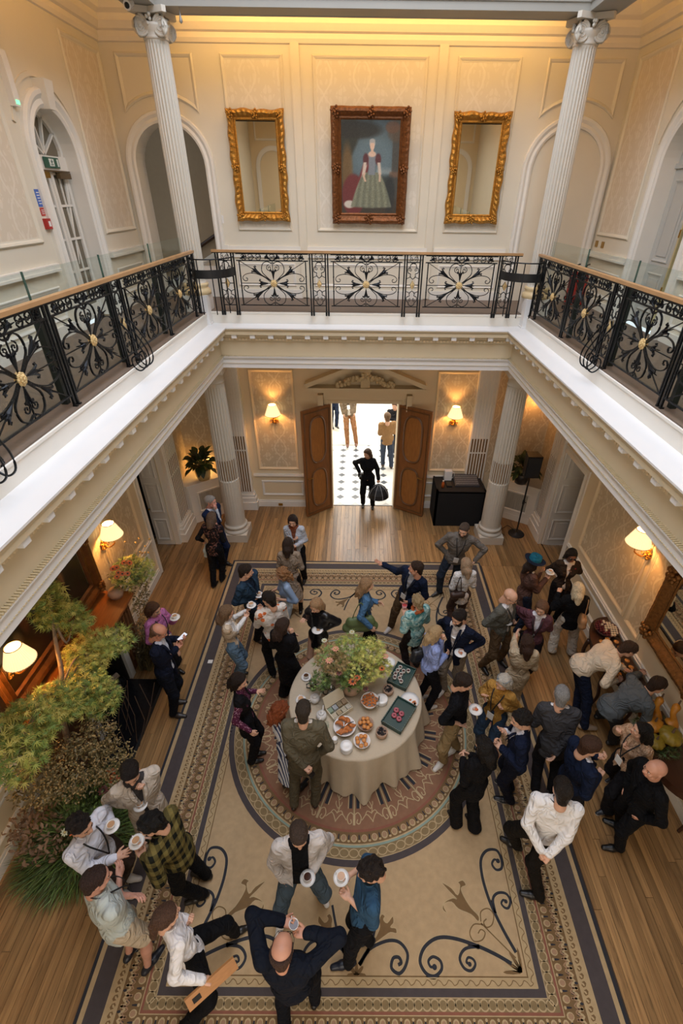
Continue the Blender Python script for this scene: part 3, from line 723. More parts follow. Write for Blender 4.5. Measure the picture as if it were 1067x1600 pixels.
# panelled door on the right gallery, standing open inwards with a light edge
dr = thing('panelled_gallery_door', (UR+.2, RDY, UZ), 'grey white arched panelled door in the right gallery wall', 'door'); dr['kind'] = 'structure'
M_GD = mat('#B7B4AB', .45, var=.02, name='grey_white_door')
q = U_YR(UR+.2); q.box(RDY-.1, RDY+.56, UZ, 7.1, -.04, 0); q.mb.build('door_leaf', M_GD, dr)
q = U_YR(UR+.2); q.box(RDY-.56, RDY+.56, 7.1, 7.7, -.04, 0); q.box(RDY-.56, RDY+.56, 7.08, 7.14, 0, .03); q.mb.build('tympanum', M_GD, dr)
for v0, v1 in ((5.2, 5.75), (5.9, 6.95)):
    q = U_YR(UR+.2); q.frame(RDY+.02, RDY+.46, v0, v1, .05, .02); q.box(RDY+.1, RDY+.38, v0+.08, v1-.08, 0, .01); q.mb.build('door_panel', M_GD, dr)
q = U_YR(UR+.2); q.frame(RDY+.02, RDY+.4, 7.2, 7.5, .04, .02); q.mb.build('door_panel', M_GD, dr)
q = U_YR(UR+.2); q.box(RDY-.14, RDY-.1, UZ, 7.1, -.04, .03); q.mb.build('brass_edge', mat('#C9B98A', .3, .4, name='pale_brass_edge'), dr)
q = U_YR(UR+.2); q.box(RDY-.125, RDY-.11, 5.5, 5.6, .03, .045); q.box(RDY-.125, RDY-.11, 6.25, 6.35, .03, .045); q.mb.build('hinge', M_BRASS, dr)
struct(MB().box(5.8, 5.85, 6.9, 9, 4.98, 8).box(UR+.26, 5.8, 6.9, 6.93, 4.98, 8).box(UR+.26, 5.8, 8.9, 8.93, 4.98, 8).box(UR+.22, 5.8, 6.9, 9, 7.8, 7.85).build('wall_behind_panelled_door', M_UPW))
# ---------------------------------------------------------------- outer hall beyond the oak doors
hall = struct(MB().box(-3.2, 3.6, 10.4, 18.0, -.05, -.004).build('floor_outer_hall', mat('#B9B6AF', .25, var=.05, name='pale_marble')))
MT = mat('#D9D6CF', .22, var=.06, scale=4, rnd=.05, name='white_marble_tile'); MD_ = mat('#55585C', .25, var=.1, name='grey_marble_inset')
tm = dm = None
for i in range(-5, 7):
    for j in range(9):
        x, y = i*.4+.14, 10.6+j*.4
        if not(-1.6 < x < 2.0) or y > 14: continue
        if tm is None:
            c = .11; P = [(-.198+c, -.198), (.198-c, -.198), (.198, -.198+c), (.198, .198-c), (.198-c, .198), (-.198+c, .198), (-.198, .198-c), (-.198, -.198+c)]
            o = MB().prism(P, -.004, .0).build('marble_tile', MT, hall, loc=(0, 0, 0)); tm = o.data
            o2 = MB().prism([(0, -.1), (.1, 0), (0, .1), (-.1, 0)], -.004, .0).build('inset_tile', MD_, hall, loc=(0, 0, 0)); dm = o2.data
        else:
            o = bpy.data.objects.new('marble_tile', tm); o2 = bpy.data.objects.new('inset_tile', dm)
            for k in (o, o2): COL.objects.link(k); k.parent = hall
        o.location = (x, y, 0); o2.location = (x+.2, y+.2, 0)
struct(MB().box(-3.3, -3.2, 10.7, 18, 0, 5.5).box(3.6, 3.7, 10.7, 18, 0, 5.5).box(-3.3, 3.7, 18, 18.1, 0, 5.5).box(-3.3, -1.0, 10.66, 10.7, 0, 5.5).box(1.25, 3.7, 10.66, 10.7, 0, 5.5).box(-1.0, 1.25, 10.66, 10.7, 2.85, 5.5).build('wall_outer_hall', mat('#E6E1D8', .6, var=.02, name='outer_hall_wall')))
tag(MB().box(-2.2, 2.6, 13.95, 17.6, 0, .012).build('hall_rug', mat('#CFC5B4', .9, var=.08, scale=10, name='pale_rug')), 'pale rug on the bright outer hall floor beyond the doors', 'rug')
# door case with broken pediment
q = U_X(WF)
q.sweep([(DOOR1, 0), (DOOR1, DTOP), (DOOR0, DTOP), (DOOR0, 0)], [(-.16, 0), (-.16, .04), (-.1, .06), (-.05, .03), (0, .04), (0, 0)], False)
q.box(DOOR0-.16, DOOR1+.16, DTOP+.16, 3.1, 0, .07)
case = struct(q.mb.build('trim_12', M_CREAM)); tag(case, 'cream pedimented door case over the oak double doors')
q = U_X(WF); q.box(DOOR0-.3, DOOR0-.16, 0, 2.65, 0, .04); q.box(DOOR1+.16, DOOR1+.3, 0, 2.65, 0, .04)
for u in (DOOR0-.23, DOOR1+.23): q.box(u-.06, u+.06, 2.65, 3.02, 0, .14); q.box(u-.05, u+.05, 2.55, 2.65, 0, .1)
kids(q, 'console_bracket', M_CREAM, case)
q = U_X(WF)
q.box(DOOR0-.5, DOOR1+.5, 3.1, 3.15, 0, .2); q.box(DOOR0-.56, DOOR1+.56, 3.15, 3.22, 0, .26)
kids(q, 'pediment_cornice', M_CREAM, case)
q = U_X(WF); mid = (DOOR0+DOOR1)/2
for s in (-1, 1):
    a = (mid+s*1.32, 3.2); c = (mid+s*.28, 3.62)
    P = [a, (a[0], a[1]+.1), (c[0], c[1]+.1), c]
    V = [q.T(u, v, n) for n in (0, .26) for u, v in P]
    q.mb.add(V, [(0, 1, 2, 3), (4, 5, 6, 7), (0, 1, 5, 4), (1, 2, 6, 5), (2, 3, 7, 6), (3, 0, 4, 7)])
kids(q, 'raking_cornice', M_CREAM, case)
q = U_X(WF); rr = random.Random(5)
for k in range(90):
    t = rr.uniform(-1, 1); u = mid+t*.62; v = 3.26+.22*(1-abs(t))+rr.uniform(-.05, .06)
    q.mb.ball(q.T(u, v, .17+rr.uniform(0, .06)), rr.uniform(.03, .055), 6)
q.box(mid-.1, mid+.1, 3.22, 3.62, .05, .2); q.box(mid-.14, mid+.14, 3.58, 3.66, .05, .24)
o = kids(q, 'carved_garland', mat('#CDB78E', .55, var=.1, name='carved_garland'), case); o['kind'] = 'stuff'
# oak door leaves standing open
def leaf(name, hinge, free, label, hs):
    A = np.array([*hinge, 0.]); B = np.array([*free, 0.]); U = B-A; ln = np.linalg.norm(U); U /= ln
    Nn = np.array([U[1], -U[0], 0.]);
    if Nn[1] > 0: Nn = -Nn
    q = Pl(A, U, Nn); q.box(0, ln, .02, 2.78, -.05, 0)
    o = struct(q.mb.build(name, M_OAK)); tag(o, label)
    M_OAKP = mat('#96612F', .34, var=.2, scale=4, stretch=(8, 8, 1.5), bump=.1, name='oak_burr_panel')
    M_OAKD = mat('#63401F', .4, var=.15, scale=6, name='dark_oak_moulding')
    for v0, v1 in ((.22, 1.28), (1.42, 2.6)):
        hw, hh = ln/2-.16, (v1-v0)/2; c = (ln/2, (v0+v1)/2)
        oval = []
        for k in range(40):
            a = 2*PI*k/40; x = math.copysign(abs(math.cos(a))**.75, math.cos(a))*hw; y = math.copysign(abs(math.sin(a))**.55, math.sin(a))*hh
            oval.append((c[0]+x, c[1]+y))
        q = Pl(A, U, Nn); q.sweep(oval, [(0, 0), (-.0, .02), (.02, .032), (.035, .02), (.05, .012), (.055, 0)]); q.mb.build('panel_moulding', M_OAKD, o)
        q = Pl(A, U, Nn); q.mb.add([q.T(u, v, .012) for u, v in [(c[0]+(u-c[0])*.83, c[1]+(v-c[1])*.92) for u, v in oval]], [tuple(range(40))]); q.mb.build('door_panel', M_OAKP, o)
    q = Pl(A, U, Nn); q.frame(.04, ln-.04, .08, 2.72, .035, .012); q.mb.build('edge_moulding', M_OAKD, o)
    b = MB(); p0 = A+U*(ln-.07)+np.array([0, 0, 1.1]); b.tube([p0, p0+Nn*.06, p0+Nn*.065-U*.12], .011, 6); b.build('door_handle', M_BRASS, o)
leaf('door_3', (DOOR0-.01, WF-.03), (-1.24, 9.79), 'left oak double door leaf standing open with oval panels', 1)
leaf('door_4', (DOOR1+.01, WF-.03), (1.62, 9.86), 'right oak double door leaf standing open with oval panels', -1)
# ================================================================ carpet
def cat(pts, n=6, closed=False):
    P = [np.array(p, float) for p in pts]; k = len(P); out = []
    rng = range(k) if closed else range(k-1)
    for i in rng:
        p0 = P[(i-1) % k] if closed or i > 0 else 2*P[0]-P[1]; p1 = P[i]; p2 = P[(i+1) % k]; p3 = P[(i+2) % k] if closed or i+2 < k else 2*P[-1]-P[-2]
        for j in range(n):
            t = j/n; out.append(.5*((2*p1)+(-p0+p2)*t+(2*p0-5*p1+4*p2-p3)*t*t+(-p0+3*p1-3*p2+p3)*t**3))
    if not closed: out.append(P[-1])
    return np.array(out)
def cmat(c, name): return mat(c, .95, var=.1, scale=14, bump=.25, bscale=220, sheen=.15, name=name)
K_FIELD = cmat('#A98F6B', 'carpet_sand'); K_TAN = cmat('#A8906A', 'carpet_tan'); K_NAVY = cmat('#23242B', 'carpet_navy'); K_PLUM = cmat('#423A3A', 'carpet_plum')
K_CREAM = cmat('#AB9570', 'carpet_cream'); K_BRN = cmat('#6E5433', 'carpet_brown'); K_TERRA = cmat('#7E5A42', 'carpet_terracotta'); K_RED = cmat('#7F4E3C', 'carpet_brick_red'); K_TEAL = cmat('#7F9184', 'carpet_teal'); K_OLIVE = cmat('#7B6746', 'carpet_olive')
CA = (-2.70, .53, 2.70, 8.09)
MED = (0., 4.25)
rug = thing('patterned_carpet', (0, 4.3, 0), 'large sand coloured carpet with scroll border and round terracotta medallion', 'carpet')
MB().box(CA[0], CA[2], CA[1], CA[3], 0, .012).build('field', K_FIELD, rug)
def ring_rect(o0, o1, z, m, name):
    b = MB(); x0, y0, x1, y1 = CA
    a = [(x0+o0, y0+o0), (x1-o0, y0+o0), (x1-o0, y1-o0), (x0+o0, y1-o0)]; c = [(x0+o1, y0+o1), (x1-o1, y0+o1), (x1-o1, y1-o1), (x0+o1, y1-o1)]
    b.add([(x, y, z) for x, y in a+c], [(i, (i+1) % 4, 4+(i+1) % 4, 4+i) for i in range(4)]); return b.build(name, m, rug)
ring_rect(0, .035, .0126, K_NAVY, 'border_band'); ring_rect(.035, .085, .0126, K_TAN, 'border_band'); ring_rect(.085, .26, .0126, K_PLUM, 'border_band')
ring_rect(.26, .385, .0126, K_TAN, 'border_band'); ring_rect(.385, .61, .0126, K_BRN, 'border_band'); ring_rect(.61, .64, .0126, K_RED, 'border_band'); ring_rect(.64, .735, .0126, K_OLIVE, 'border_band')
ring_rect(.735, .81, .0126, K_PLUM, 'border_band'); ring_rect(.81, .885, .0126, K_TAN, 'border_band'); ring_rect(.885, .9, .0126, K_BRN, 'border_band')
def along(off, step):
    """positions and direction along a border line at inset off"""
    x0, y0, x1, y1 = CA[0]+off, CA[1]+off, CA[2]-off, CA[3]-off; out = []
    for (a, c) in (((x0, y0), (x1, y0)), ((x1, y0), (x1, y1)), ((x1, y1), (x0, y1)), ((x0, y1), (x0, y0))):
        a = np.array(a); c = np.array(c); L_ = np.linalg.norm(c-a); n = int(round(L_/step)); d = (c-a)/L_
        for i in range(n): out.append((a+d*(i+.5)*L_/n, d, L_/n))
    return out
def disc(b, c, rx, ry, d, z, n=12, mi=0):
    d = np.array(d); e = np.array([-d[1], d[0]])
    V = [(*(np.array(c)+d*rx*math.cos(2*PI*i/n)+e*ry*math.sin(2*PI*i/n)), z) for i in range(n)]
    b.add(V, [tuple(range(n))], mi)
def annul(b, c, rx, ry, d, w_, z, n=14, mi=0):
    d = np.array(d); e = np.array([-d[1], d[0]])
    P = [np.array(c)+d*rx*math.cos(2*PI*i/n)+e*ry*math.sin(2*PI*i/n) for i in range(n)]
    b.ribbon(P, w_, z, mi, closed=True)
b = MB(); mats_b = [K_CREAM, K_BRN, K_NAVY, K_TERRA, K_OLIVE, cmat('#96765A', 'carpet_shell_pink')]
for c, d, s in along(.687, .083): annul(b, c, s*.5, .042, d, .012, .0134)
for c, d, s in along(.555, .12):          # egg course: pale shells on brown
    e = np.array([-d[1], d[0]]); disc(b, c, .032, .038, d, .0134, 10, 0); disc(b, c-e*.004, .023, .028, d, .0138, 8, 5); disc(b, c+d*.06, .009, .04, d, .0134, 6, 2); disc(b, c+d*.06+e*.03, .014, .014, d, .0136, 6, 0)
for k, (c, d, s) in enumerate(along(.44, .075)):     # waving ribbon
    e = np.array([-d[1], d[0]]); sg = 1 if k % 2 else -1
    P = cat([c-d*s*.6-e*sg*.03, c-d*s*.2+e*sg*.02, c+d*s*.2-e*sg*.02, c+d*s*.6+e*sg*.03], 3); b.ribbon(P, .02, .0134, 0); b.ribbon(P+e*.03, .012, .0136, 5); disc(b, c-e*sg*.03, .012, .02, d, .0135, 6, 2)
for c, d, s in along(.335, .06):
    e = np.array([-d[1], d[0]]); disc(b, c, .022, .03, (d+e*.8)/1.28, .0134, 6, 1); disc(b, c+e*.006, .01, .018, (d-e)/1.41, .0136, 5, 0)
for off in (.265, .383, .612, .738, .812, .884):
    x0, y0, x1, y1 = CA[0]+off, CA[1]+off, CA[2]-off, CA[3]-off
    b.ribbon([(x0, y0), (x1, y0)], .008, .0132, 0); b.ribbon([(x0, y1), (x1, y1)], .008, .0132, 0); b.ribbon([(x0, y0), (x0, y1)], .008, .0132, 0); b.ribbon([(x1, y0), (x1, y1)], .008, .0132, 0)
for k, (c, d, s) in enumerate(along(.848, .055)):
    e = np.array([-d[1], d[0]]); sg = 1 if k % 2 else -1
    P = cat([c-d*s*.5, c-d*s*.2+e*sg*.02, c+d*s*.25+e*sg*.012, c+d*s*.5], 3); b.ribbon(P, .007, .0134, 1); disc(b, c, .009, .012, d, .0136, 5, 0)
o = b.build('border_ornament', mats_b, rug); o['kind'] = 'stuff'
# corner scrolls, traced in metres in the near right corner and mirrored to all four
S_A = [(1.668, 1.527), (1.523, 1.597), (1.329, 1.669), (1.097, 1.728), (0.915, 1.731), (0.77, 1.657), (0.707, 1.544), (0.756, 1.452), (0.845, 1.427), (0.925, 1.48), (0.92, 1.546), (0.85, 1.578), (0.796, 1.545), (0.811, 1.501), (0.854, 1.497)]
S_A2 = [(1.358, 1.664), (1.204, 1.645), (1.13, 1.569), (1.161, 1.492), (1.23, 1.471), (1.283, 1.515), (1.271, 1.558), (1.22, 1.574), (1.193, 1.536), (1.225, 1.521)]
S_B = [(1.737, 1.616), (1.658, 1.778), (1.59, 1.948), (1.546, 2.101), (1.522, 2.29), (1.541, 2.461), (1.631, 2.56), (1.753, 2.566), (1.79, 2.478), (1.774, 2.382), (1.705, 2.362), (1.667, 2.418), (1.705, 2.467), (1.745, 2.453)]
S_B2 = [(1.597, 1.948), (1.598, 2.076), (1.667, 2.134), (1.76, 2.129), (1.793, 2.064), (1.757, 1.999), (1.714, 1.999), (1.685, 2.037), (1.716, 2.071), (1.74, 2.056)]
S_ST = [(1.724, 1.572), (1.628, 1.661), (1.504, 1.777), (1.414, 1.861)]
S_V1 = [(1.427, 1.848), (1.334, 1.848), (1.274, 1.776), (1.306, 1.706), (1.399, 1.718), (1.443, 1.777), (1.403, 1.805), (1.365, 1.771)]
S_V2 = [(1.417, 1.873), (1.435, 1.96), (1.521, 1.99), (1.572, 1.935), (1.536, 1.849), (1.469, 1.824), (1.447, 1.868), (1.485, 1.898)]
S_BUD = [(1.386, 1.873), (1.32, 1.934), (1.187, 1.983), (1.118, 2.047), (1.024, 2.021), (1.054, 1.945), (1.006, 1.982), (1.038, 2.046), (1.14, 2.086), (1.186, 2.073), (1.116, 2.138), (1.032, 2.232), (1.139, 2.179), (1.199, 2.113), (1.241, 2.206), (1.22, 2.233), (1.283, 2.256), (1.314, 2.207), (1.253, 2.179), (1.271, 2.1), (1.332, 1.997), (1.405, 1.922)]
S_C = [(0.067, 1.51), (0.17, 1.63), (0.358, 1.702), (0.497, 1.694), (0.579, 1.606), (0.552, 1.504), (0.481, 1.446), (0.405, 1.487), (0.425, 1.563), (0.485, 1.571), (0.509, 1.529), (0.474, 1.512)]
S_CS = [(0.067, 1.51), (0.147, 1.604), (0.207, 1.71), (0.257, 1.857), (0.298, 2.011)]
S_BUD2 = [(0.194, 1.674), (0.254, 1.746), (0.292, 1.82), (0.289, 1.885), (0.32, 1.933), (0.355, 1.914), (0.337, 1.885), (0.377, 1.857), (0.44, 1.915), (0.449, 1.858), (0.411, 1.82), (0.47, 1.811), (0.474, 1.766), (0.408, 1.774), (0.336, 1.738), (0.253, 1.692)]
def flipped(P, sx, sy, cx=0.): return [((x-cx)*sx+cx, y if sy > 0 else CA[1]+CA[3]-y) for x, y in P]
b = MB(); q = MB()
for sx in (1, -1):
    for sy in (1, -1):
        for S, wd in ((S_A, .034), (S_A2, .028), (S_B, .034), (S_B2, .028)):
            P = cat(flipped(S, sx, sy), 5); n = len(P); wv = wd*(1-.35*np.linspace(0, 1, n)**2)
            b.ribbon(P, wv+.016, .0126, 1); b.ribbon(P, wv, .0130, 0); disc(b, P[-1], wd*.75, wd*.75, (1, 0), .0131, 10, 0)
        for S in (S_V1, S_V2, S_ST):
            P = cat(flipped(S, sx, sy), 4); q.ribbon(P, .024, .0127, 1); q.ribbon(P, .013, .0131, 0)
        P = cat(flipped(S_BUD, sx, sy), 3, True)
        q.add([(x, y, .0127) for x, y in P], [tuple(range(len(P)))], 0); q.ribbon(P, .01, .0131, 1, True)
        c0 = flipped([(1.76, 1.46)], sx, sy)[0]
        for k in range(7):
            a = (PI/2+k*PI/12) if sx > 0 else (PI/2-k*PI/12)
            if sy < 0: a = -a
            d = (math.cos(a), math.sin(a)); disc(q, (c0[0]+d[0]*.1, c0[1]+d[1]*.1), .1, .016, d, .0128, 8, k % 2)
for sy in (1, -1):
    for sx in (1, -1):
        for S, wd in ((S_C, .03), (S_CS, .026)):
            P = cat(flipped(S, sx, sy, .03), 5); b.ribbon(P, wd+.014, .0126, 1); b.ribbon(P, wd, .013, 0)
        P = cat(flipped(S_BUD2, sx, sy, .03), 3, True); q.add([(x, y, .0127) for x, y in P], [tuple(range(len(P)))], 0); q.ribbon(P, .009, .0131, 1, True)
    for k in range(5):
        a = PI*k/4; d = (math.cos(a), math.sin(a)*sy); cc = flipped([(.04, 1.43)], 1, sy)[0]; disc(q, (cc[0]+d[0]*.05, cc[1]+d[1]*.05), .05, .018, d, .0128, 8, 0)
b.build('navy_scrollwork', [K_NAVY, K_CREAM], rug)['kind'] = 'stuff'; q.build('gold_palmettes', [K_BRN, K_CREAM], rug)['kind'] = 'stuff'
# medallion
def mring(r0, r1, z, m, name='medallion_ring', n=96):
    b = MB()
    V = [(MED[0]+r*math.cos(2*PI*i/n), MED[1]+r*math.sin(2*PI*i/n), z) for r in (r0, r1) for i in range(n)]
    b.add(V, [(i, n+i, n+(i+1) % n, (i+1) % n) for i in range(n)]); return b.build(name, m, rug)
mring(1.80, 1.875, .0136, K_PLUM); mring(1.79, 1.80, .0137, K_CREAM); mring(1.67, 1.79, .0136, K_OLIVE); mring(1.645, 1.67, .0137, K_TEAL); mring(1.63, 1.645, .0138, K_CREAM); mring(1.50, 1.63, .0136, K_BRN); mring(1.47, 1.50, .0137, K_RED); mring(0.02, 1.47, .0136, K_TERRA)
b = MB()
def rad(a): return np.array([math.cos(a), math.sin(a)])
M0 = np.array(MED)
for k in range(92): a = 2*PI*k/92; d = rad(a); annul(b, M0+d*1.73, .046, .057, d, .011, .0142, 12, 0)
for k in range(76):
    a = 2*PI*k/76; d = rad(a); disc(b, M0+d*1.57, .044, .04, d, .0142, 10, 0); disc(b, M0+d*1.565, .032, .03, d, .0146, 8, 5)
    d2 = rad(a+PI/76); disc(b, M0+d2*1.56, .04, .009, d2, .0142, 6, 2); disc(b, M0+d2*1.6, .014, .018, d2, .0146, 6, 0)
NS = 18
for k in range(NS):
    a = 2*PI*(k+.5)/NS; d = rad(a); t = np.array([-d[1], d[0]])
    for s in (-1, 1):
        b.ribbon([M0+d*.5+t*s*.03, M0+d*1.22+t*s*.048], .042, .0142, 2); b.ribbon([M0+d*.5+t*s*.056, M0+d*1.22+t*s*.078], .012, .0143, 0)
    b.ribbon([M0+d*.5, M0+d*1.28], .03, .0144, 4); b.ribbon([M0+d*.9, M0+d*1.3], .012, .0146, 0)
    # scrolled edge between the spokes
    for s in (-1, 1):
        P = cat([M0+d*1.3, M0+d*1.27+t*s*.05, M0+d*1.33+t*s*.09, M0+d*1.4+t*s*.07, M0+d*1.39+t*s*.035, M0+d*1.35+t*s*.045], 4); b.ribbon(P, .012, .0144, 0)
        a2 = a+s*PI/NS; d2 = rad(a2)
        P = cat([M0+d*1.36+t*s*.1, M0+d*1.29+t*s*.16, (M0+d2*1.37)*.6+(M0+d*1.34+t*s*.2)*.4, M0+d2*1.4], 4); b.ribbon(P, .011, .0144, 0)
    P = [M0+d*1.29, M0+d*1.42]; b.ribbon(P, .03, .0145, 0)
    a2 = 2*PI*k/NS; d2 = rad(a2); t2 = np.array([-d2[1], d2[0]])
    P = cat([M0+d2*1.3, M0+d2*1.22+t2*.02, M0+d2*1.12-t2*.01, M0+d2*1.02], 4); b.ribbon(P, .011, .0144, 4 if 0 else 0)
    for s in (-1, 1):
        for r0 in (1.24, 1.13): b.ribbon(cat([M0+d2*r0, M0+d2*(r0-.05)+t2*s*.035, M0+d2*(r0-.09)+t2*s*.04], 3), .01, .0145, 0)
        b.ribbon(cat([M0+d2*1.29, M0+d2*1.26+t2*s*.05, M0+d2*1.3+t2*s*.08], 3), .011, .0145, 0)
o = b.build('medallion_ornament', mats_b, rug); o['kind'] = 'stuff'
# ================================================================ wrought iron balustrades
def arc2(c, r, a0, a1, n=10): return [(c[0]+r*math.cos(a0+(a1-a0)*i/n), c[1]+r*math.sin(a0+(a1-a0)*i/n)) for i in range(n+1)]
def spiral(c, r0, a0, turns, n=18, r1=.006): return [(c[0]+(r0+(r1-r0)*i/n)*math.cos(a0+turns*2*PI*i/n), c[1]+(r0+(r1-r0)*i/n)*math.sin(a0+turns*2*PI*i/n)) for i in range(n+1)]
def bar(b, pts, r=.0065, y=0, fl=(1, 1), n=4): b.tube([(u, y, v) for u, v in pts], r*1.4, n, flat=fl)
def bud(b, c, ang, L_=.15, w_=.028, y=0):
    """tulip bud of three leaves with curled tips, pointing along ang"""
    d = np.array([math.cos(ang), 0, math.sin(ang)]); t = np.array([-d[2], 0, d[0]]); c = np.array([c[0], y, c[1]])
    P = [c, c+d*L_*.3, c+d*L_*.62, c+d*L_*.85, c+d*L_]; b.tube(P, [.009, w_*.75, w_*1.05, w_*.65, .005], 7)
    for s in (-1, 1):
        P = [c+d*L_*.4+t*s*w_*.3, c+d*L_*.75+t*s*w_*.9, c+d*L_*.98+t*s*w_*1.7, c+d*L_*.92+t*s*w_*2.4, c+d*L_*.78+t*s*w_*2.1]
        b.tube(P, [.01, .014, .011, .009, .011], 5)
    for s in (-1, 1):
        P = [c+d*L_*.4, c+d*L_*.8+np.array([0, s*.02, 0]), c+d*L_*1.02+np.array([0, s*.045, 0])]; b.tube(P, [.008, .009, .004], 4)
    b.ball(c+d*L_*.08, .013, 6)
HU, HV = .555, .345
def wide_panel():
    b = MB()
    for u in (-HU, HU): b.box(u-.009, u+.009, -.009, .009, -HV, HV+.0)
    for v in (-HV, HV): b.box(-.6, .6, -.009, .009, v-.008, v+.008)
    for s in (-1, 1):
        # upright hearts above and below
        for tside in (-1, 1):
            P = cat([(s*.03, tside*.03), (s*.1, tside*.09), (s*.185, tside*.18), (s*.17, tside*.29), (s*.09, tside*.335), (s*.012, tside*.3)], 5); bar(b, P, .007, 0, (1.3, .8))
            bar(b, spiral((s*.062, tside*.235), .05, PI/2 if s > 0 else PI/2, -s*tside*1.4), .0055)
            # side loops
            P = cat([(s*.05, tside*.02), (s*.16, tside*.1), (s*.32, tside*.155), (s*.46, tside*.14), (s*.52, tside*.09), (s*.5, tside*.045), (s*.455, tside*.04), (s*.44, tside*.07), (s*.465, tside*.085)], 5); bar(b, P, .0065, 0, (1.3, .8))
            # diagonals
            P = [(s*.04, tside*.04), (s*.2, tside*.13)]; bar(b, P, .008)
            bud(b, (s*.2, tside*.13), math.atan2(tside*.2, s*.3), .17, .026); bar(b, [(s*.33, tside*.215), (s*.54, tside*.335)], .005)
            for r_ in (.009,): b.ball((s*.02, 0, tside*.31), .012, 6)
        bar(b, [(s*.03, 0), (s*HU, 0)], .0055); bud(b, (s*.1, 0), 0 if s > 0 else PI, .15, .026)
        bar(b, [(0, s*.03), (0, s*HV)], .0055); bud(b, (0, s*.08), s*PI/2, .13, .022)
        for v in (-.11, .11): b.ball((s*HU, 0, v), .014, 6)
    # frieze of rings and scrolls under the handrail
    zc = HV+.052
    bar(b, [(-.6, HV+.1), (.6, HV+.1)], .006)
    for u in (-.47, -.36, -.23, -.0, .23, .36, .47):
        big = abs(u) < .1
        bar(b, arc2((u, zc), .046, 0, 2*PI, 12), .0055)
        for s in (-1, 1): bar(b, spiral((u+s*.02, zc), .02, 0, s*1.2, 10), .0045, n=3)
    for s in (-1, 1):
        bud(b, (s*.02, HV+.005), PI/2-s*.95, .11, .014); bud(b, (s*.53, HV+.03), PI/2+s*1.2, .08, .014)
        b.ball((s*.3, 0, zc), .012, 6); b.ball((s*.115, 0, zc), .012, 6)
    return b
def rosette():
    b = MB(); n = 16
    for (r, y, k) in ((.062, 0, 8), (.042, .012, 8)):
        for f in (-1, 1):
            for i in range(k):
                a = 2*PI*(i+(.5 if r < .05 else 0))/k; b.ball((r*.62*math.cos(a), f*(.012+y), r*.62*math.sin(a)), (r*.36, .012, r*.36), 7)
    for f in (-1, 1): b.ball((0, f*.03, 0), .014, 7)
    return b
def narrow_panel():
    b = MB()
    for s in (-1, 1):
        for t in (-1, 1):
            P = cat([(0, t*.09), (s*.045, t*.13), (s*.04, t*.17), (s*.085, t*.19), (s*.085, t*.25), (s*.055, t*.27), (s*.045, t*.31), (0, t*.335)], 4) if True else 0; bar(b, P, .006)
            bar(b, spiral((s*.04, t*.235), .028, PI/2, -s*t*1.2, 12), .005)
            bar(b, [(0, t*.06), (s*.04, 0)], .006); bar(b, [(s*.03, t*.13), (s*.1, t*.1)], .005)
        bar(b, [(s*.04, 0), (s*.1, 0)], .006)
        bar(b, spiral((s*.035, HV+.055), .032, 0, s*1.3, 12), .005)
    bar(b, arc2((0, HV+.052), .07, 0, 2*PI, 12), .005)
    bar(b, [(-.105, HV), (.105, HV)], .007); bar(b, [(-.105, -HV), (.105, -HV)], .007)
    return b
proto = {}
zero = MB().box(0, .001, 0, .001, 0, .001)
def instp(key, make, m, parent, loc, rz, name, smooth=False):
    if key not in proto: 
        o = make().build(name, m, loc=(0, 0, 0)); proto[key] = o.data; bpy.data.objects.remove(o)
    o = bpy.data.objects.new(name, proto[key]); COL.objects.link(o); o.parent = parent; o.location = loc; o.rotation_euler = (0, 0, rz); return o
def lozenge():
    b = MB()
    for f in (-1, 1): b.add([(0, f*.02, -.075), (.04, f*.012, 0), (0, f*.02, .075), (-.04, f*.012, 0), (0, f*.034, 0)], [(0, 1, 4), (1, 2, 4), (2, 3, 4), (3, 0, 4)])
    b.ball((0, 0, 0), (.018, .038, .018), 7)
    return b
def post_mb():
    b = MB(); b.box(-.011, .011, -.011, .011, 4.975-5.44, 5.9-5.44); b.box(-.015, .015, -.03, .012, 4.93-5.44, 5.0-5.44); return b
M_RAILW = mat('#A98257', .35, var=.15, scale=6, stretch=(1, 1, 1), name='honey_wood_handrail')
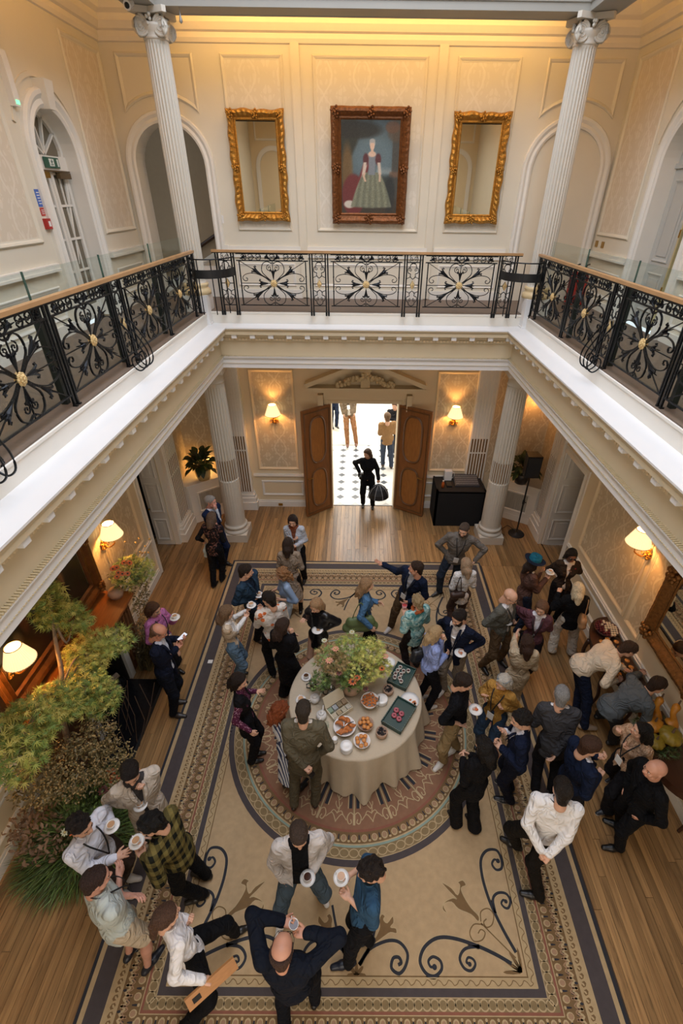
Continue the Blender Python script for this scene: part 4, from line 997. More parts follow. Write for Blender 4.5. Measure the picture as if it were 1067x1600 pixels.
def balustrade(label, axis, fixed, items, lo, hi, narrow_scroll=None, side=0):
    rz = 0 if axis == 'x' else PI/2
    L3 = (lambda t: (t, fixed, 5.44)) if axis == 'x' else (lambda t: (fixed, t, 5.44))
    mid = L3((lo+hi)/2)
    r = thing('iron_balustrade', (mid[0], mid[1], 4.97), label, 'balustrade', None)
    rel = lambda t, dz=0: (L3(t)[0]-mid[0], L3(t)[1]-mid[1], 5.44-4.97+dz)
    for kind, c in items:
        if kind == 'W':
            o = instp('W', wide_panel, M_IRON, r, rel(c), rz, 'scroll_panel'); instp('R', rosette, M_BRONZEG, o, (0, 0, 0), 0, 'gilt_rosette')
        else:
            o = instp('N', narrow_panel, M_IRON, r, rel(c), rz, 'narrow_panel'); instp('Z', lozenge, M_BRONZEG, o, (0, 0, 0), 0, 'gilt_lozenge')
            for s in (-1, 1): instp('P', post_mb, M_IRON, r, rel(c+s*.11), rz if side >= 0 else rz+PI, 'post')
            for s in (-1, 1): instp('P', post_mb, M_IRON, r, rel(c+s*.15), rz if side >= 0 else rz+PI, 'post')
    # neighbours without a narrow panel between them share a pair of posts
    W = sorted(c for k, c in items if k == 'W')
    for a, c in zip(W, W[1:]):
        if c-a < 1.4:
            for s in (-1, 1): instp('P', post_mb, M_IRON, r, rel((a+c)/2+s*.03), rz, 'post')
    b = MB()
    if axis == 'x': b.box(lo, hi, fixed-.032, fixed+.032, 5.905, 5.94)
    else: b.box(fixed-.032, fixed+.032, lo, hi, 5.905, 5.94)
    b.build('handrail', M_RAILW, r)
    b = MB()
    if axis == 'x': b.box(lo, hi, fixed-.02, fixed+.02, 5.892, 5.905)
    else: b.box(fixed-.02, fixed+.02, lo, hi, 5.892, 5.905)
    b.build('rail_bar', M_IRON, r)
    if narrow_scroll:
        for c in narrow_scroll:
            b = MB()
            for off in (-.11, 0, .11):
                for k, (P0) in enumerate(([(0, 5.5), (.1, 5.35), (.2, 5.15), (.2, 5.0), (.12, 4.93), (.05, 4.98), (.05, 5.07), (.1, 5.1), (.13, 5.05), (.1, 5.01)],)):
                    Q = cat(P0, 5); b.tube([(fixed+side*n_, c+off, z) for n_, z in Q], .009, 5)
            b.build('scroll_bracket', M_IRON, r)
    return r
balustrade('wrought iron balustrade with gilt rosettes across the far side of the gallery', 'x', 8.92, [('N', -2.254), ('W', -1.465), ('N', -.688), ('W', .111), ('N', .9), ('W', 1.7), ('N', 2.482)], -2.46, 2.70)
balustrade('wrought iron balustrade with gilt rosettes along the left side of the gallery', 'y', -2.73, [('N', 8.605), ('W', 7.81), ('W', 6.57), ('N', 5.78), ('W', 5.02), ('W', 3.78), ('N', 2.99), ('W', 2.2), ('W', .96)], .3, 8.77, [5.78, 2.99], 1)
balustrade('wrought iron balustrade with gilt rosettes along the right side of the gallery', 'y', 2.98, [('N', 8.7), ('W', 7.93), ('W', 6.69), ('N', 5.92), ('W', 5.13), ('W', 3.89), ('N', 3.1), ('W', 2.3), ('W', 1.06)], .4, 8.88, [5.92, 3.1], -1)
# curved guards round the two columns
def guard(label, s):
    cx = .125; m = lambda x: cx+s*(x-cx)
    A = cat([(m(2.98), 8.60), (m(2.86), 8.44), (m(2.62), 8.44), (m(2.42), 8.62), (m(2.36), 8.9)], 8)
    r = thing('curved_guard', (m(2.66), 8.6, 5.0), label, 'guard', None)
    b = MB()
    n = len(A); t = np.gradient(A, axis=0); t /= np.linalg.norm(t, axis=1)[:, None]; nr = np.stack([-t[:, 1], t[:, 0]], 1)*.008
    V = [(x, y, z) for z in (5.565, 5.69) for x, y in A+nr]+[(x, y, z) for z in (5.565, 5.69) for x, y in A-nr]
    F = []
    for k in range(n-1): F += [(k, k+1, n+k+1, n+k), (2*n+k, 3*n+k, 3*n+k+1, 2*n+k+1), (n+k, n+k+1, 3*n+k+1, 3*n+k), (k, 2*n+k, 2*n+k+1, k+1)]
    b.add(V, F); b.build('curved_band', M_BLACK, r)
    b = MB(); b.tube([(x, y, 5.84) for x, y in A], .01, 6); b.build('curved_bar', M_IRON, r)
    for k in (2, 9, 16, 23, 30):
        b = MB(); x, y = A[k]; b.tube([(x, y, 5.84), (x, y, 4.99 if k in (0,) else 5.02)], .009, 5); b.build('baluster', M_IRON, r)
guard('black curved guard with wide band round the left column base on the gallery', -1)
guard('black curved guard with wide band round the right column base on the gallery', 1)
# glass screens standing behind the side handrails
for label, x, ys in (('clear glass screen rising above the left gallery handrail', -2.85, [8.62, 7.28, 5.84, 4.44, 3.0, 1.6]), ('clear glass screen rising above the right gallery handrail', 3.1, [8.72, 7.3, 5.91, 4.5, 3.1, 1.7])):
    r = thing('glass_screen', (x, 5, 5.0), label, 'glass screen')
    for a, c in zip(ys, ys[1:]): MB().box(x-.005, x+.005, c+.004, a-.004, 5.02, 6.13).build('glass_pane', M_GLASS, r)
    for y in ys[1:-1]: MB().box(x-.008, x+.008, y-.006, y+.006, 5.9, 6.14).build('joint', mat('#3E5A50', .2, name='green_glass_edge'), r)
    for y in ys[1:-1]: MB().box(x-.03, x+.03, y-.03, y+.03, 4.985, 5.88).build('screen_post', mat('#232B28', .35, .3, name='dark_green_post'), r)
# ================================================================ people: smooth implicit bodies meshed with surface nets
def nets(D, org, h):
    S = D < 0
    a = S[:-1, :-1, :-1]; mixed = np.zeros(a.shape, bool); n8 = np.zeros(a.shape, np.int8)
    offs = [(i, j, k) for i in (0, 1) for j in (0, 1) for k in (0, 1)]
    nx, ny, nz = a.shape
    for i, j, k in offs: n8 += S[i:i+nx, j:j+ny, k:k+nz]
    I, J, K = np.nonzero((n8 > 0) & (n8 < 8))
    if len(I) == 0: return np.zeros((0, 3)), np.zeros((0, 4), int)
    C = np.stack([D[I+i, J+j, K+k] for i, j, k in offs], 1)
    acc = np.zeros((len(I), 3)); cnt = np.zeros(len(I))
    O = np.array(offs, float)
    for p in range(8):
        for q in range(p+1, 8):
            if np.abs(O[p]-O[q]).sum() != 1: continue
            m = (C[:, p] < 0) != (C[:, q] < 0)
            t = C[m, p]/(C[m, p]-C[m, q]); acc[m] += O[p]+(O[q]-O[p])*t[:, None]; cnt[m] += 1
    V = (np.stack([I, J, K], 1)+acc/cnt[:, None])*h+org
    idx = -np.ones(a.shape, np.int64); idx[I, J, K] = np.arange(len(I))
    F = []
    for ax in range(3):
        s0 = [slice(None)]*3; s1 = [slice(None)]*3; s0[ax] = slice(0, -1); s1[ax] = slice(1, None)
        A = S[tuple(s0)]; B = S[tuple(s1)]
        i, j, k = np.nonzero(A != B)
        o1, o2 = [(1, 2), (2, 0), (0, 1)][ax]
        P = np.stack([i, j, k], 1)
        ok = (P[:, o1] > 0) & (P[:, o2] > 0) & (P[:, o1] < a.shape[o1]) & (P[:, o2] < a.shape[o2])
        P = P[ok]; fl = A[P[:, 0], P[:, 1], P[:, 2]]
        e1 = np.zeros(3, int); e1[o1] = 1; e2 = np.zeros(3, int); e2[o2] = 1
        g = lambda Q: idx[Q[:, 0], Q[:, 1], Q[:, 2]]
        q = np.stack([g(P-e1-e2), g(P-e2), g(P), g(P-e1)], 1)
        q[~fl] = q[~fl][:, ::-1]; F.append(q)
    F = np.concatenate(F); F = F[(F >= 0).all(1)]
    return V, F
def nrm(v): v = np.asarray(v, float); return v/(np.linalg.norm(v)+1e-12)
def sdf_mesh(prims, h=.016, k=.03, cuts=(), noise=None, sub=()):
    """prims: (a, b, ra, rb[, axis, factor]) capsules, optionally flattened along axis"""
    A = np.array([p[0] for p in prims]); B = np.array([p[1] for p in prims]); R = np.array([max(p[2], p[3]) for p in prims])
    lo = np.minimum(A, B).min(0)-R.max()-.05; hi = np.maximum(A, B).max(0)+R.max()+.05
    n = np.ceil((hi-lo)/h).astype(int)+1
    D = np.full(n, .3, np.float32)
    xs = [lo[i]+np.arange(n[i])*h for i in range(3)]
    for p, sg in [(q, 1) for q in prims]+[(q, -1) for q in sub]:
        a, b = np.array(p[0], float), np.array(p[1], float); ra, rb = p[2], p[3]; m = max(ra, rb)+max(k, .03)+h
        l = np.maximum(((np.minimum(a, b)-m-lo)/h).astype(int), 0); u = np.minimum(((np.maximum(a, b)+m-lo)/h).astype(int)+2, n)
        if (u <= l).any(): continue
        X = (xs[0][l[0]:u[0]]-a[0])[:, None, None]; Y = (xs[1][l[1]:u[1]]-a[1])[None, :, None]; Z = (xs[2][l[2]:u[2]]-a[2])[None, None, :]
        d = b-a; dd = d@d+1e-9
        t = np.clip((X*d[0]+Y*d[1]+Z*d[2])/dd, 0, 1)
        px, py, pz = X-t*d[0], Y-t*d[1], Z-t*d[2]
        r2 = px*px+py*py+pz*pz
        if len(p) > 4 and p[4] is not None:
            e = p[4]; f = p[5]; pn = px*e[0]+py*e[1]+pz*e[2]; r2 = r2+(f*f-1)*pn*pn
        dist = np.sqrt(r2)-(ra+(rb-ra)*t)
        sl = (slice(l[0], u[0]), slice(l[1], u[1]), slice(l[2], u[2])); E = D[sl]
        if sg > 0:
            hh = np.maximum(k-np.abs(E-dist), 0)/k; D[sl] = np.minimum(E, dist)-hh*hh*k*.25
        else: D[sl] = np.maximum(E, -dist)
    X = xs[0][:, None, None]; Y = xs[1][None, :, None]; Z = xs[2][None, None, :]
    if noise:
        am, fr, sd = noise
        w = np.sin(X*fr+sd+2.1*np.sin(Z*fr*.35+sd))*np.sin(Y*fr*1.1+sd*2+1.7*np.sin(Z*fr*.45+1))+.8*np.sin(Z*fr*.8+X*fr*1.1+sd+1.5*np.sin(Y*fr*.6+sd))*np.sin(Y*fr*.9-Z*fr*.35+sd)
        D += (am*w).astype(np.float32)
    for c in cuts:
        D = np.maximum(D, c(X, Y, Z).astype(np.float32))
    return nets(D, lo, h)
def plane_cut(p, n_):      # removes the side the normal points to
    n_ = nrm(n_); p = np.array(p, float)
    return lambda X, Y, Z: (X-p[0])*n_[0]+(Y-p[1])*n_[1]+(Z-p[2])*n_[2]
def neck_cut(p, n_, c, S, rad_):   # the same, but only inside a tube of radius rad_ round the neck
    n_ = nrm(n_); S = nrm(S)
    def f(X, Y, Z):
        a = (X-p[0])*n_[0]+(Y-p[1])*n_[1]+(Z-p[2])*n_[2]; dx, dy, dz = X-c[0], Y-c[1], Z-c[2]; t = dx*S[0]+dy*S[1]+dz*S[2]
        return np.minimum(a, rad_-np.sqrt(np.maximum(dx*dx+dy*dy+dz*dz-t*t, 0)))
    return f
def mesh_obj(name, parts, mats, parent, smooth=True):
    """parts: list of (V, F, material index)"""
    off = 0; VV = []; idx = []; lens = []; mi = []
    org = WORLD_OF(parent)
    for V, F, m in parts:
        if len(V) == 0 or len(F) == 0: continue
        VV.append(np.asarray(V)-org)
        if isinstance(F, np.ndarray): idx.append((F+off).ravel()); lens.append(np.full(len(F), F.shape[1])); nf = len(F)
        else: idx.append(np.array([i+off for f in F for i in f])); lens.append(np.array([len(f) for f in F])); nf = len(F)
        mi.append(np.full(nf, m) if np.isscalar(m) else np.asarray(m)); off += len(V)
    me = bpy.data.meshes.new(name)
    V = np.concatenate(VV).astype(np.float32); idx = np.concatenate(idx).astype(np.int32); lens = np.concatenate(lens).astype(np.int32); mi = np.concatenate(mi).astype(np.int32)
    me.vertices.add(len(V)); me.vertices.foreach_set('co', V.ravel())
    me.loops.add(len(idx)); me.loops.foreach_set('vertex_index', idx)
    me.polygons.add(len(lens)); st = np.zeros(len(lens), np.int32); st[1:] = np.cumsum(lens)[:-1]
    me.polygons.foreach_set('loop_start', st); me.polygons.foreach_set('loop_total', lens)
    for m in (mats if isinstance(mats, (list, tuple)) else [mats]): me.materials.append(m)
    me.polygons.foreach_set('material_index', mi)
    me.update(calc_edges=True)
    if smooth: me.shade_smooth()
    else: me.shade_flat()
    o = bpy.data.objects.new(name, me); COL.objects.link(o); o.parent = parent
    return o
v3 = lambda *a: np.array(a, float)
# ---- head template (x right, y forward, z up; origin at the middle of the head)
def head_template(fem):
    P = [(v3(0, -.022, .032), v3(0, .012, .03), .083, .078, v3(1, 0, 0), 1.08), (v3(0, .02, -.01), v3(0, .035, -.055), .062, .046, v3(1, 0, 0), 1.02 if not fem else 1.1),
         (v3(0, .045, -.085), v3(0, .05, -.082), .03 if not fem else .024, .03 if not fem else .024), (v3(-.03, .03, -.06), v3(.03, .03, -.06), .036, .036),
         (v3(0, .088, .012), v3(0, .108, -.022), .008, .012), (v3(-.012, .095, -.026), v3(.012, .095, -.026), .009, .009),
         (v3(-.03, .079, .03), v3(.03, .079, .03), .012, .012), (v3(-.04, .066, -.02), v3(.04, .066, -.02), .02, .02),
         (v3(-.016, .088, -.054), v3(.016, .088, -.054), .007, .007), (v3(-.012, .086, -.064), v3(.012, .086, -.064), .0075, .0075),
         (v3(0, -.03, -.06), v3(0, -.035, -.16), .056 if not fem else .047, .058 if not fem else .05)]
    for s in (-1, 1): P += [(v3(s*.08, -.005, .018), v3(s*.078, .002, -.022), .014, .009, v3(1, 0, 0), 2.2)]
    S = [(v3(s*.03, .096, .012), v3(s*.032, .096, .012), .013, .013) for s in (-1, 1)]
    V, F = sdf_mesh(P, .0068, .018, sub=S)
    c = V[F].mean(1); lip = (np.abs(c[:, 0]) < .022) & (c[:, 1] > .084) & (c[:, 2] < -.05) & (c[:, 2] > -.069)
    return V, F, lip.astype(int)
HEADS = [head_template(False), head_template(True)]
def bits(fn):
    b = MB(); fn(b); return b.arr(), b.f
def eyes(b):
    for s in (-1, 1): b.ball((s*.031, .0815, .011), (.0125, .01, .0085), 8)
def pupils(b):
    for s in (-1, 1): b.ball((s*.0305, .0895, .010), (.0062, .0045, .0062), 8)
def brows(b):
    for s in (-1, 1): b.tube([(s*.014, .0925, .027), (s*.03, .0925, .033), (s*.047, .083, .027)], .0038, 5)
EYES, PUPILS, BROWS = bits(eyes), bits(pupils), bits(brows)
# ---- hand templates (x along the fingers, y to the thumb side, z back of the hand; origin at the wrist)
def hand_template(kind):
    P = [(v3(-.02, 0, 0), v3(.02, 0, 0), .026, .028, v3(0, 0, 1), 1.25), (v3(.03, -.02, 0), v3(.075, -.026, 0), .02, .016, v3(0, 0, 1), 1.4), (v3(.03, .014, 0), v3(.08, .024, 0), .021, .016, v3(0, 0, 1), 1.4), (v3(.05, -.02, 0), v3(.05, .02, 0), .018, .018, v3(0, 0, 1), 1.3)]
    bend = {'relax': (.35, .5, .35), 'hold': (.75, 1.0, .6), 'open': (.05, .12, .1), 'grip': (1.2, 1.4, .9)}[kind]
    spread = {'open': .16, 'relax': .04}.get(kind, .02)
    for i, (y, L_) in enumerate(((.027, .075), (.009, .084), (-.010, .078), (-.028, .062))):
        p = v3(.085-abs(i-1)*.004, y, 0); a = 0; sp = (1.3-i)*spread
        for s, (f, r0, r1) in enumerate(((.45, .0095, .0088), (.3, .0088, .008), (.25, .008, .0065))):
            a += bend[s]; d = v3(math.cos(a)*math.cos(sp), math.cos(a)*math.sin(sp), -math.sin(a)); q = p+d*L_*f; P.append((p, q, r0, r1)); p = q
    t = {'open': 1.0, 'relax': .5, 'hold': .55, 'grip': .35}[kind]; dz = {'open': -.1, 'relax': -.35, 'hold': -.7, 'grip': -.9}[kind]
    p = v3(.02, .024, -.004); d = nrm(v3(.8, t, dz*.6)); q = p+d*.038; P.append((p, q, .0135, .0105)); d2 = nrm(v3(1, t*.5, dz)); P.append((q, q+d2*.035, .0105, .008))
    return sdf_mesh(P, .0052, .006)
HANDS = {k: hand_template(k) for k in ('relax', 'hold', 'open', 'grip')}
def skinmat(c): return mat(c, .5, var=.06, scale=18, spec=.4, name='skin_'+c[1:])
def hairmat(c): c2 = '#%02X%02X%02X' % tuple(int(int(c[i:i+2], 16)*.84) for i in (1, 3, 5)); return mat(c2, .5, var=.42, scale=26, stretch=(4, 4, .35), bump=1., bscale=34, spec=.3, name='hair_'+c[1:])
def clothmat(c, kind='wool'):
    if kind == 'silk': return mat(c, .38, var=.05, scale=5, bump=.15, bscale=9, name='satin_cloth')
    if kind == 'leather': return mat(c, .35, var=.08, scale=8, bump=.25, bscale=16, name='leather')
    key = ('cloth', c)
    if key in MC: return MC[key]
    m = mat(c, .85, var=.07, scale=9, spec=.15, name='cloth_'+c[1:]).copy(); folds(m); MC[key] = m
    return m
def folds(m, strength=.9):
    nt = m.node_tree; N = nt.nodes; L = nt.links; b = N['Principled BSDF']; tc = N.new('ShaderNodeTexCoord')
    n = N.new('ShaderNodeTexNoise'); n.inputs['Scale'].default_value = 7.5; n.inputs['Detail'].default_value = 1.5; n.inputs['Distortion'].default_value = 1.1; L.new(tc.outputs['Object'], n.inputs[0])
    r = math_n(nt, 'SUBTRACT', 1., math_n(nt, 'ABSOLUTE', math_n(nt, 'MULTIPLY', math_n(nt, 'SUBTRACT', n.outputs[0], .5), 5.)))
    r = math_n(nt, 'MAXIMUM', r, 0.); r = math_n(nt, 'POWER', r, 1.6)
    bp = N.new('ShaderNodeBump'); bp.inputs['Strength'].default_value = strength; bp.inputs['Distance'].default_value = .014; L.new(r, bp.inputs['Height']); L.new(bp.outputs[0], b.inputs['Normal'])
def patmat(kind):
    key = ('pat', kind)
    if key in MC: return MC[key]
    m, nt, b = _new(kind); N = nt.nodes; L = nt.links; tc = N.new('ShaderNodeTexCoord'); sp = N.new('ShaderNodeSeparateXYZ'); L.new(tc.outputs['Object'], sp.inputs[0])
    M = lambda *a: math_n(nt, *a)
    def mix(f, a, c):
        x = N.new('ShaderNodeMix'); x.data_type = 'RGBA'; L.new(f, x.inputs[0])
        for i, v in ((6, a), (7, c)):
            if isinstance(v, str): x.inputs[i].default_value = (*srgb(v), 1)
            else: L.new(v, x.inputs[i])
        return x.outputs[2]
    xy = M('ADD', sp.outputs[0], M('MULTIPLY', sp.outputs[1], .75))
    if kind == 'plaid':
        a = M('GREATER_THAN', M('SINE', M('MULTIPLY', xy, 62.)), 0.); c = M('GREATER_THAN', M('SINE', M('MULTIPLY', M('ADD', sp.outputs[2], M('MULTIPLY', sp.outputs[1], .35)), 55.)), 0.)
        f = M('MULTIPLY', M('ADD', a, c), .5); col = mix(f, '#6E6236', '#14160F')
    elif kind == 'stripe':
        a = M('GREATER_THAN', M('SINE', M('MULTIPLY', xy, 230.)), .1); col = mix(a, '#D5D6DA', '#3B4668')
    elif kind == 'dots':
        v = N.new('ShaderNodeTexVoronoi'); v.inputs['Scale'].default_value = 8.5; L.new(tc.outputs['Object'], v.inputs['Vector']); col = mix(M('LESS_THAN', v.outputs['Distance'], .28), '#CFC6BC', '#C4683A')
    elif kind == 'purple':
        v = N.new('ShaderNodeTexVoronoi'); v.inputs['Scale'].default_value = 45; L.new(tc.outputs['Object'], v.inputs['Vector']); col = mix(M('LESS_THAN', v.outputs['Distance'], .3), '#4A1D33', '#A77F90')
    elif kind == 'vest':
        n = N.new('ShaderNodeTexNoise'); n.inputs['Scale'].default_value = 26; L.new(tc.outputs['Object'], n.inputs[0]); col = mix(M('GREATER_THAN', n.outputs[0], .56), '#1C1718', '#6B4A42')
    elif kind == 'teal':
        n = N.new('ShaderNodeTexNoise'); n.inputs['Scale'].default_value = 9; n.inputs['Distortion'].default_value = 2.; L.new(tc.outputs['Object'], n.inputs[0]); r = N.new('ShaderNodeMapRange'); r.inputs[1].default_value = .35; r.inputs[2].default_value = .62; L.new(n.outputs[0], r.inputs[0])
        col = mix(r.outputs[0], '#3E7F84', '#A9C3BC')
    elif kind == 'tweed':
        n = N.new('ShaderNodeTexNoise'); n.inputs['Scale'].default_value = 70; L.new(tc.outputs['Object'], n.inputs[0]); r = N.new('ShaderNodeMapRange'); r.inputs[1].default_value = .4; r.inputs[2].default_value = .65; L.new(n.outputs[0], r.inputs[0]); col = mix(r.outputs[0], '#A17B5C', '#CDAF92')
    L.new(col, b.inputs['Base Color']); b.inputs['Roughness'].default_value = .8; b.inputs['Specular IOR Level'].default_value = .15
    folds(m, .7); MC[key] = m; return m
def ik(S, T, l1, l2, pole):
    d = T-S; L_ = np.linalg.norm(d); m = (l1+l2)*.995
    if L_ > m: T = S+d/L_*m; d = T-S; L_ = m
    if L_ < .12: T = S+nrm(d)*.12; d = T-S; L_ = .12
    a = (l1*l1-l2*l2+L_*L_)/(2*L_); hgt = math.sqrt(max(l1*l1-a*a, 1e-6)); u = d/L_
    p = pole-u*(pole@u); p = nrm(p); return S+u*a+p*hgt, T
def frame_m(x, z):      # columns x, y, z from x axis and approximate z
    x = nrm(x); z = nrm(z-x*(x@z)); y = np.cross(z, x); return np.stack([x, y, z], 1)
def hair_mesh(style, g, fem):
    """in head space; g = direction of gravity in head space"""
    cap = [(v3(0, -.028, .038), v3(0, .008, .045), .092, .088, v3(1, 0, 0), 1.06)]
    face = lambda X, Y, Z: .78*Y-.62*Z-.018+0*X
    cuts = [lambda X, Y, Z: np.where((Z < .085) & (Y > -.01), face(X, Y, Z), -1.)]
    cuts = [lambda X, Y, Z: np.maximum(face(X, Y, Z), -.02)]
    nz = (.0028, 110, 1.); k = .02; h = .0095; tail = []
    back = v3(0, -.07, -.01)
    if style in ('short', 'fringe', 'crop'):
        cap.append((v3(0, -.052, 0), v3(0, -.058, -.075), .062, .052, v3(0, 1, 0), 1.15)); cuts.append(lambda X, Y, Z: -Z-.098+0*X+0*Y)
        if style == 'crop': cap[0] = (v3(0, -.026, .034), v3(0, .008, .04), .0885, .0845, v3(1, 0, 0), 1.07)
        if style == 'fringe': cuts.append(lambda X, Y, Z: .95*Z+.3*Y-.045+0*X)
    elif style == 'curlyshort':
        nz = (.011, 75, 2.); cap.append((v3(0, -.05, .0), v3(0, -.06, -.055), .07, .056)); cuts.append(lambda X, Y, Z: -Z-.095+0*X+0*Y)
    else:
        L_ = {'long': .34, 'bob': .14, 'wavy': .24, 'curly': .2, 'pony': .05, 'mid': .2}.get(style, .2)
        e = back+g*L_+v3(0, -.07*min(1, L_/.22), 0); w0 = .07; mb = back+g*L_*.35+v3(0, -.035*min(1, L_/.22), 0)
        if style != 'pony':
            tail = [(v3(0, -.045, .01), mb, w0, .07, v3(0, 1, 0), 1.15), (mb, e, .07, .042 if style != 'bob' else .07, v3(0, 1, 0), 1.35)]
            for s in (-1, 1):
                a = v3(s*.066, -.015, .03); b_ = v3(s*.086, .035 if L_ > .2 else .012, -.02)+g*min(L_, .3)*.85; tail.append((a, b_, .03, .02 if style != 'curly' else .05)); tail.append((v3(s*.055, -.05, .0), v3(s*.07, -.1 if L_ > .2 else -.06, 0)+g*L_*.9, .042, .026))
        else: tail = [(v3(0, -.08, .02), v3(0, -.115, .01), .03, .026), (v3(0, -.115, .01), v3(0, -.12, .01)+g*.14, .03, .03), (v3(0, -.12, .01)+g*.14, v3(0, -.11, .01)+g*.32, .03, .008)]
        if style in ('curly',): nz = (.013, 70, 1.); 
        if style in ('wavy',): nz = (.008, 48, 1.)
        V, F = sdf_mesh(cap+tail, h, .025, cuts=[lambda X, Y, Z: np.maximum(.8*Y-.6*Z-.02, np.abs(X)*.0-.02)+np.where(np.abs(X) > .058, -.03, 0.)*1., ], noise=nz)
        return V, F
    return sdf_mesh(cap, h, k, cuts=cuts, noise=nz)
PCOUNT = 0
def person(d):
    global PCOUNT
    PCOUNT += 1
    fem = d.get('fem', 0); h = d['h']; s = h/1.75; f = math.radians(d['f']); R0 = v3(math.sin(f), -math.cos(f), 0); F0 = v3(math.cos(f), math.sin(f), 0); UP = v3(0, 0, 1)
    H = v3(*d['head'])
    if 'feet' in d: fl, fr = v3(*d['feet'][0], 0), v3(*d['feet'][1], 0)
    else:
        b0 = v3(H[0], H[1], 0)-F0*.03; fl, fr = b0-R0*.1*s, b0+R0*.1*s
    mid = (fl+fr)/2; spread = np.linalg.norm(fl-fr)
    pz = .93*s-max(0, spread-.35)*.35
    if 'pel' in d: pel = v3(*d['pel'])
    else: pel = v3(*(mid[:2]*.55+H[:2]*.45), pz)
    # reach of the legs
    neck = H+nrm(pel-H)*.165*s-F0*.02*s
    sp = neck-pel; Ls = np.linalg.norm(sp); want = .52*s
    if 'pel' not in d:
        pel = neck-nrm(sp)*want; pel[2] = min(pel[2], pz+.03)
    S = nrm(neck-pel); R = nrm(R0-S*(R0@S)); F = np.cross(S, R)
    sw = (.178 if not fem else .155)*s*d.get('wide', 1.); hw = (.09 if not fem else .092)*s
    bulk = d.get('bulk', 1.)*1.06
    shp = {-1: neck-S*.045*s-R*sw, 1: neck-S*.045*s+R*sw}; hip = {-1: pel-R*hw-UP*.02, 1: pel+R*hw-UP*.02}
    foot = {-1: fl, 1: fr}
    lift = .0155 if (CA[0]-.1 < mid[0] < CA[2]+.1 and CA[1] < mid[1] < CA[3]+.1) else .001
    for kf in foot: foot[kf] = foot[kf]+UP*lift
    la, lb = .29*s, .265*s; lt, lc = .445*s, .425*s
    el, wr, kn, an, hand_dir = {}, {}, {}, {}, {}
    ffl = d.get('ff', (d['f'], d['f']))
    for i, sd in enumerate((-1, 1)):
        T = d.get('hl' if sd < 0 else 'hr')
        if T is None: T = shp[sd]-UP*.5*s+R*sd*.05+F0*.07*s
        elif T == 'hip': T = pel+R*sd*.17*s+UP*.06+F*.03
        elif T == 'pocket': T = pel+R*sd*.17*s-UP*.02+F*.05
        elif T == 'cross': T = neck-S*.22*s+F*.17*s-R*sd*.11*s
        elif T == 'chin': T = H-UP*.13*s+F*.13*s+R*sd*.02
        elif T == 'front': T = neck-S*.3*s+F*.22*s+R*sd*.06*s
        elif T == 'back': T = pel-F*.16*s+R*sd*.04+UP*.07
        else: T = v3(*T)
        wt = T; dd = nrm(T-shp[sd]); wt = T-dd*.055*s if isinstance(d.get('hl' if sd < 0 else 'hr'), (tuple, list)) else T
        pole = R*sd*.42-UP*1.-F*.4
        if d.get('hl' if sd < 0 else 'hr') in ('hip', 'pocket'): pole = R*sd*1.3-F*.6-UP*.1
        if d.get('hl' if sd < 0 else 'hr') == 'back': pole = R*sd-F*.8
        if d.get('elb'): pole = R*sd*1.3-UP*.15
        el[sd], wr[sd] = ik(shp[sd], wt, la, lb, pole); hand_dir[sd] = nrm(wr[sd]-el[sd])
        ank = foot[sd]+UP*.085*s; fd = math.radians(ffl[i]); fv = v3(math.cos(fd), math.sin(fd), 0)
        kn[sd], an[sd] = ik(hip[sd], ank, lt, lc, fv+R*sd*.15)
        d.setdefault('_fv', {})[sd] = fv
    root = thing('person', (float(mid[0]), float(mid[1]), lift), d['label'], 'person')
    hres = .0165 if not d.get('fine') else .0135
    skc = d.get('skin', '#C79A7F'); SK = skinmat(skc)
    # head frame
    hf = math.radians(d.get('hf', d['f'])); pt = math.radians(d.get('pitch', 12)); hr = v3(math.sin(hf), -math.cos(hf), 0); hfw = v3(math.cos(hf)*math.cos(pt), math.sin(hf)*math.cos(pt), -math.sin(pt)); hu = np.cross(hr, hfw)
    HM = np.stack([hr, hfw, hu], 1)*(s*1.03); hx = lambda V: V@HM.T+H
    hv, hfc, hm = HEADS[fem]
    parts = [(hx(hv), hfc, hm)]
    for (V, Fc), m in ((EYES, 2), (PUPILS, 3), (BROWS, 4)): parts.append((hx(V), Fc, m))
    top = d['top']; tk, tc = top[0], top[1]; topt = top[2] if len(top) > 2 else {}
    slv = topt.get('slv', 1.)          # sleeve: 1 wrist, .5 elbow, 0 none
    leg = d['legs']; lk, lcx = leg[0], leg[1]
    # one continuous body under the clothes
    bp = [(pel-UP*.02, pel+S*.18*s, .095*s, .09*s, F, 1.15), (pel+S*.2*s, neck-S*.16*s, .08*s, .092*s, F, 1.25), (shp[-1]+R*.03, shp[1]-R*.03, .045*s, .045*s), (neck-S*.08*s, H-hu*.06*s-hfw*.03*s, .055*s, .047*s if not fem else .042*s)]
    for sd in (-1, 1):
        bp += [(shp[sd], el[sd], .046*s, .037*s), (el[sd], wr[sd], .037*s, .025*s)]
        bp += [(hip[sd], kn[sd], .08*s, .053*s), (kn[sd], an[sd]-UP*.02, .053*s, .034*s), (kn[sd]*.6+an[sd]*.4, kn[sd]*.45+an[sd]*.55, .053*s, .045*s)]
    V, Fc = sdf_mesh(bp, hres, .03); parts.insert(0, (V, Fc, 0))
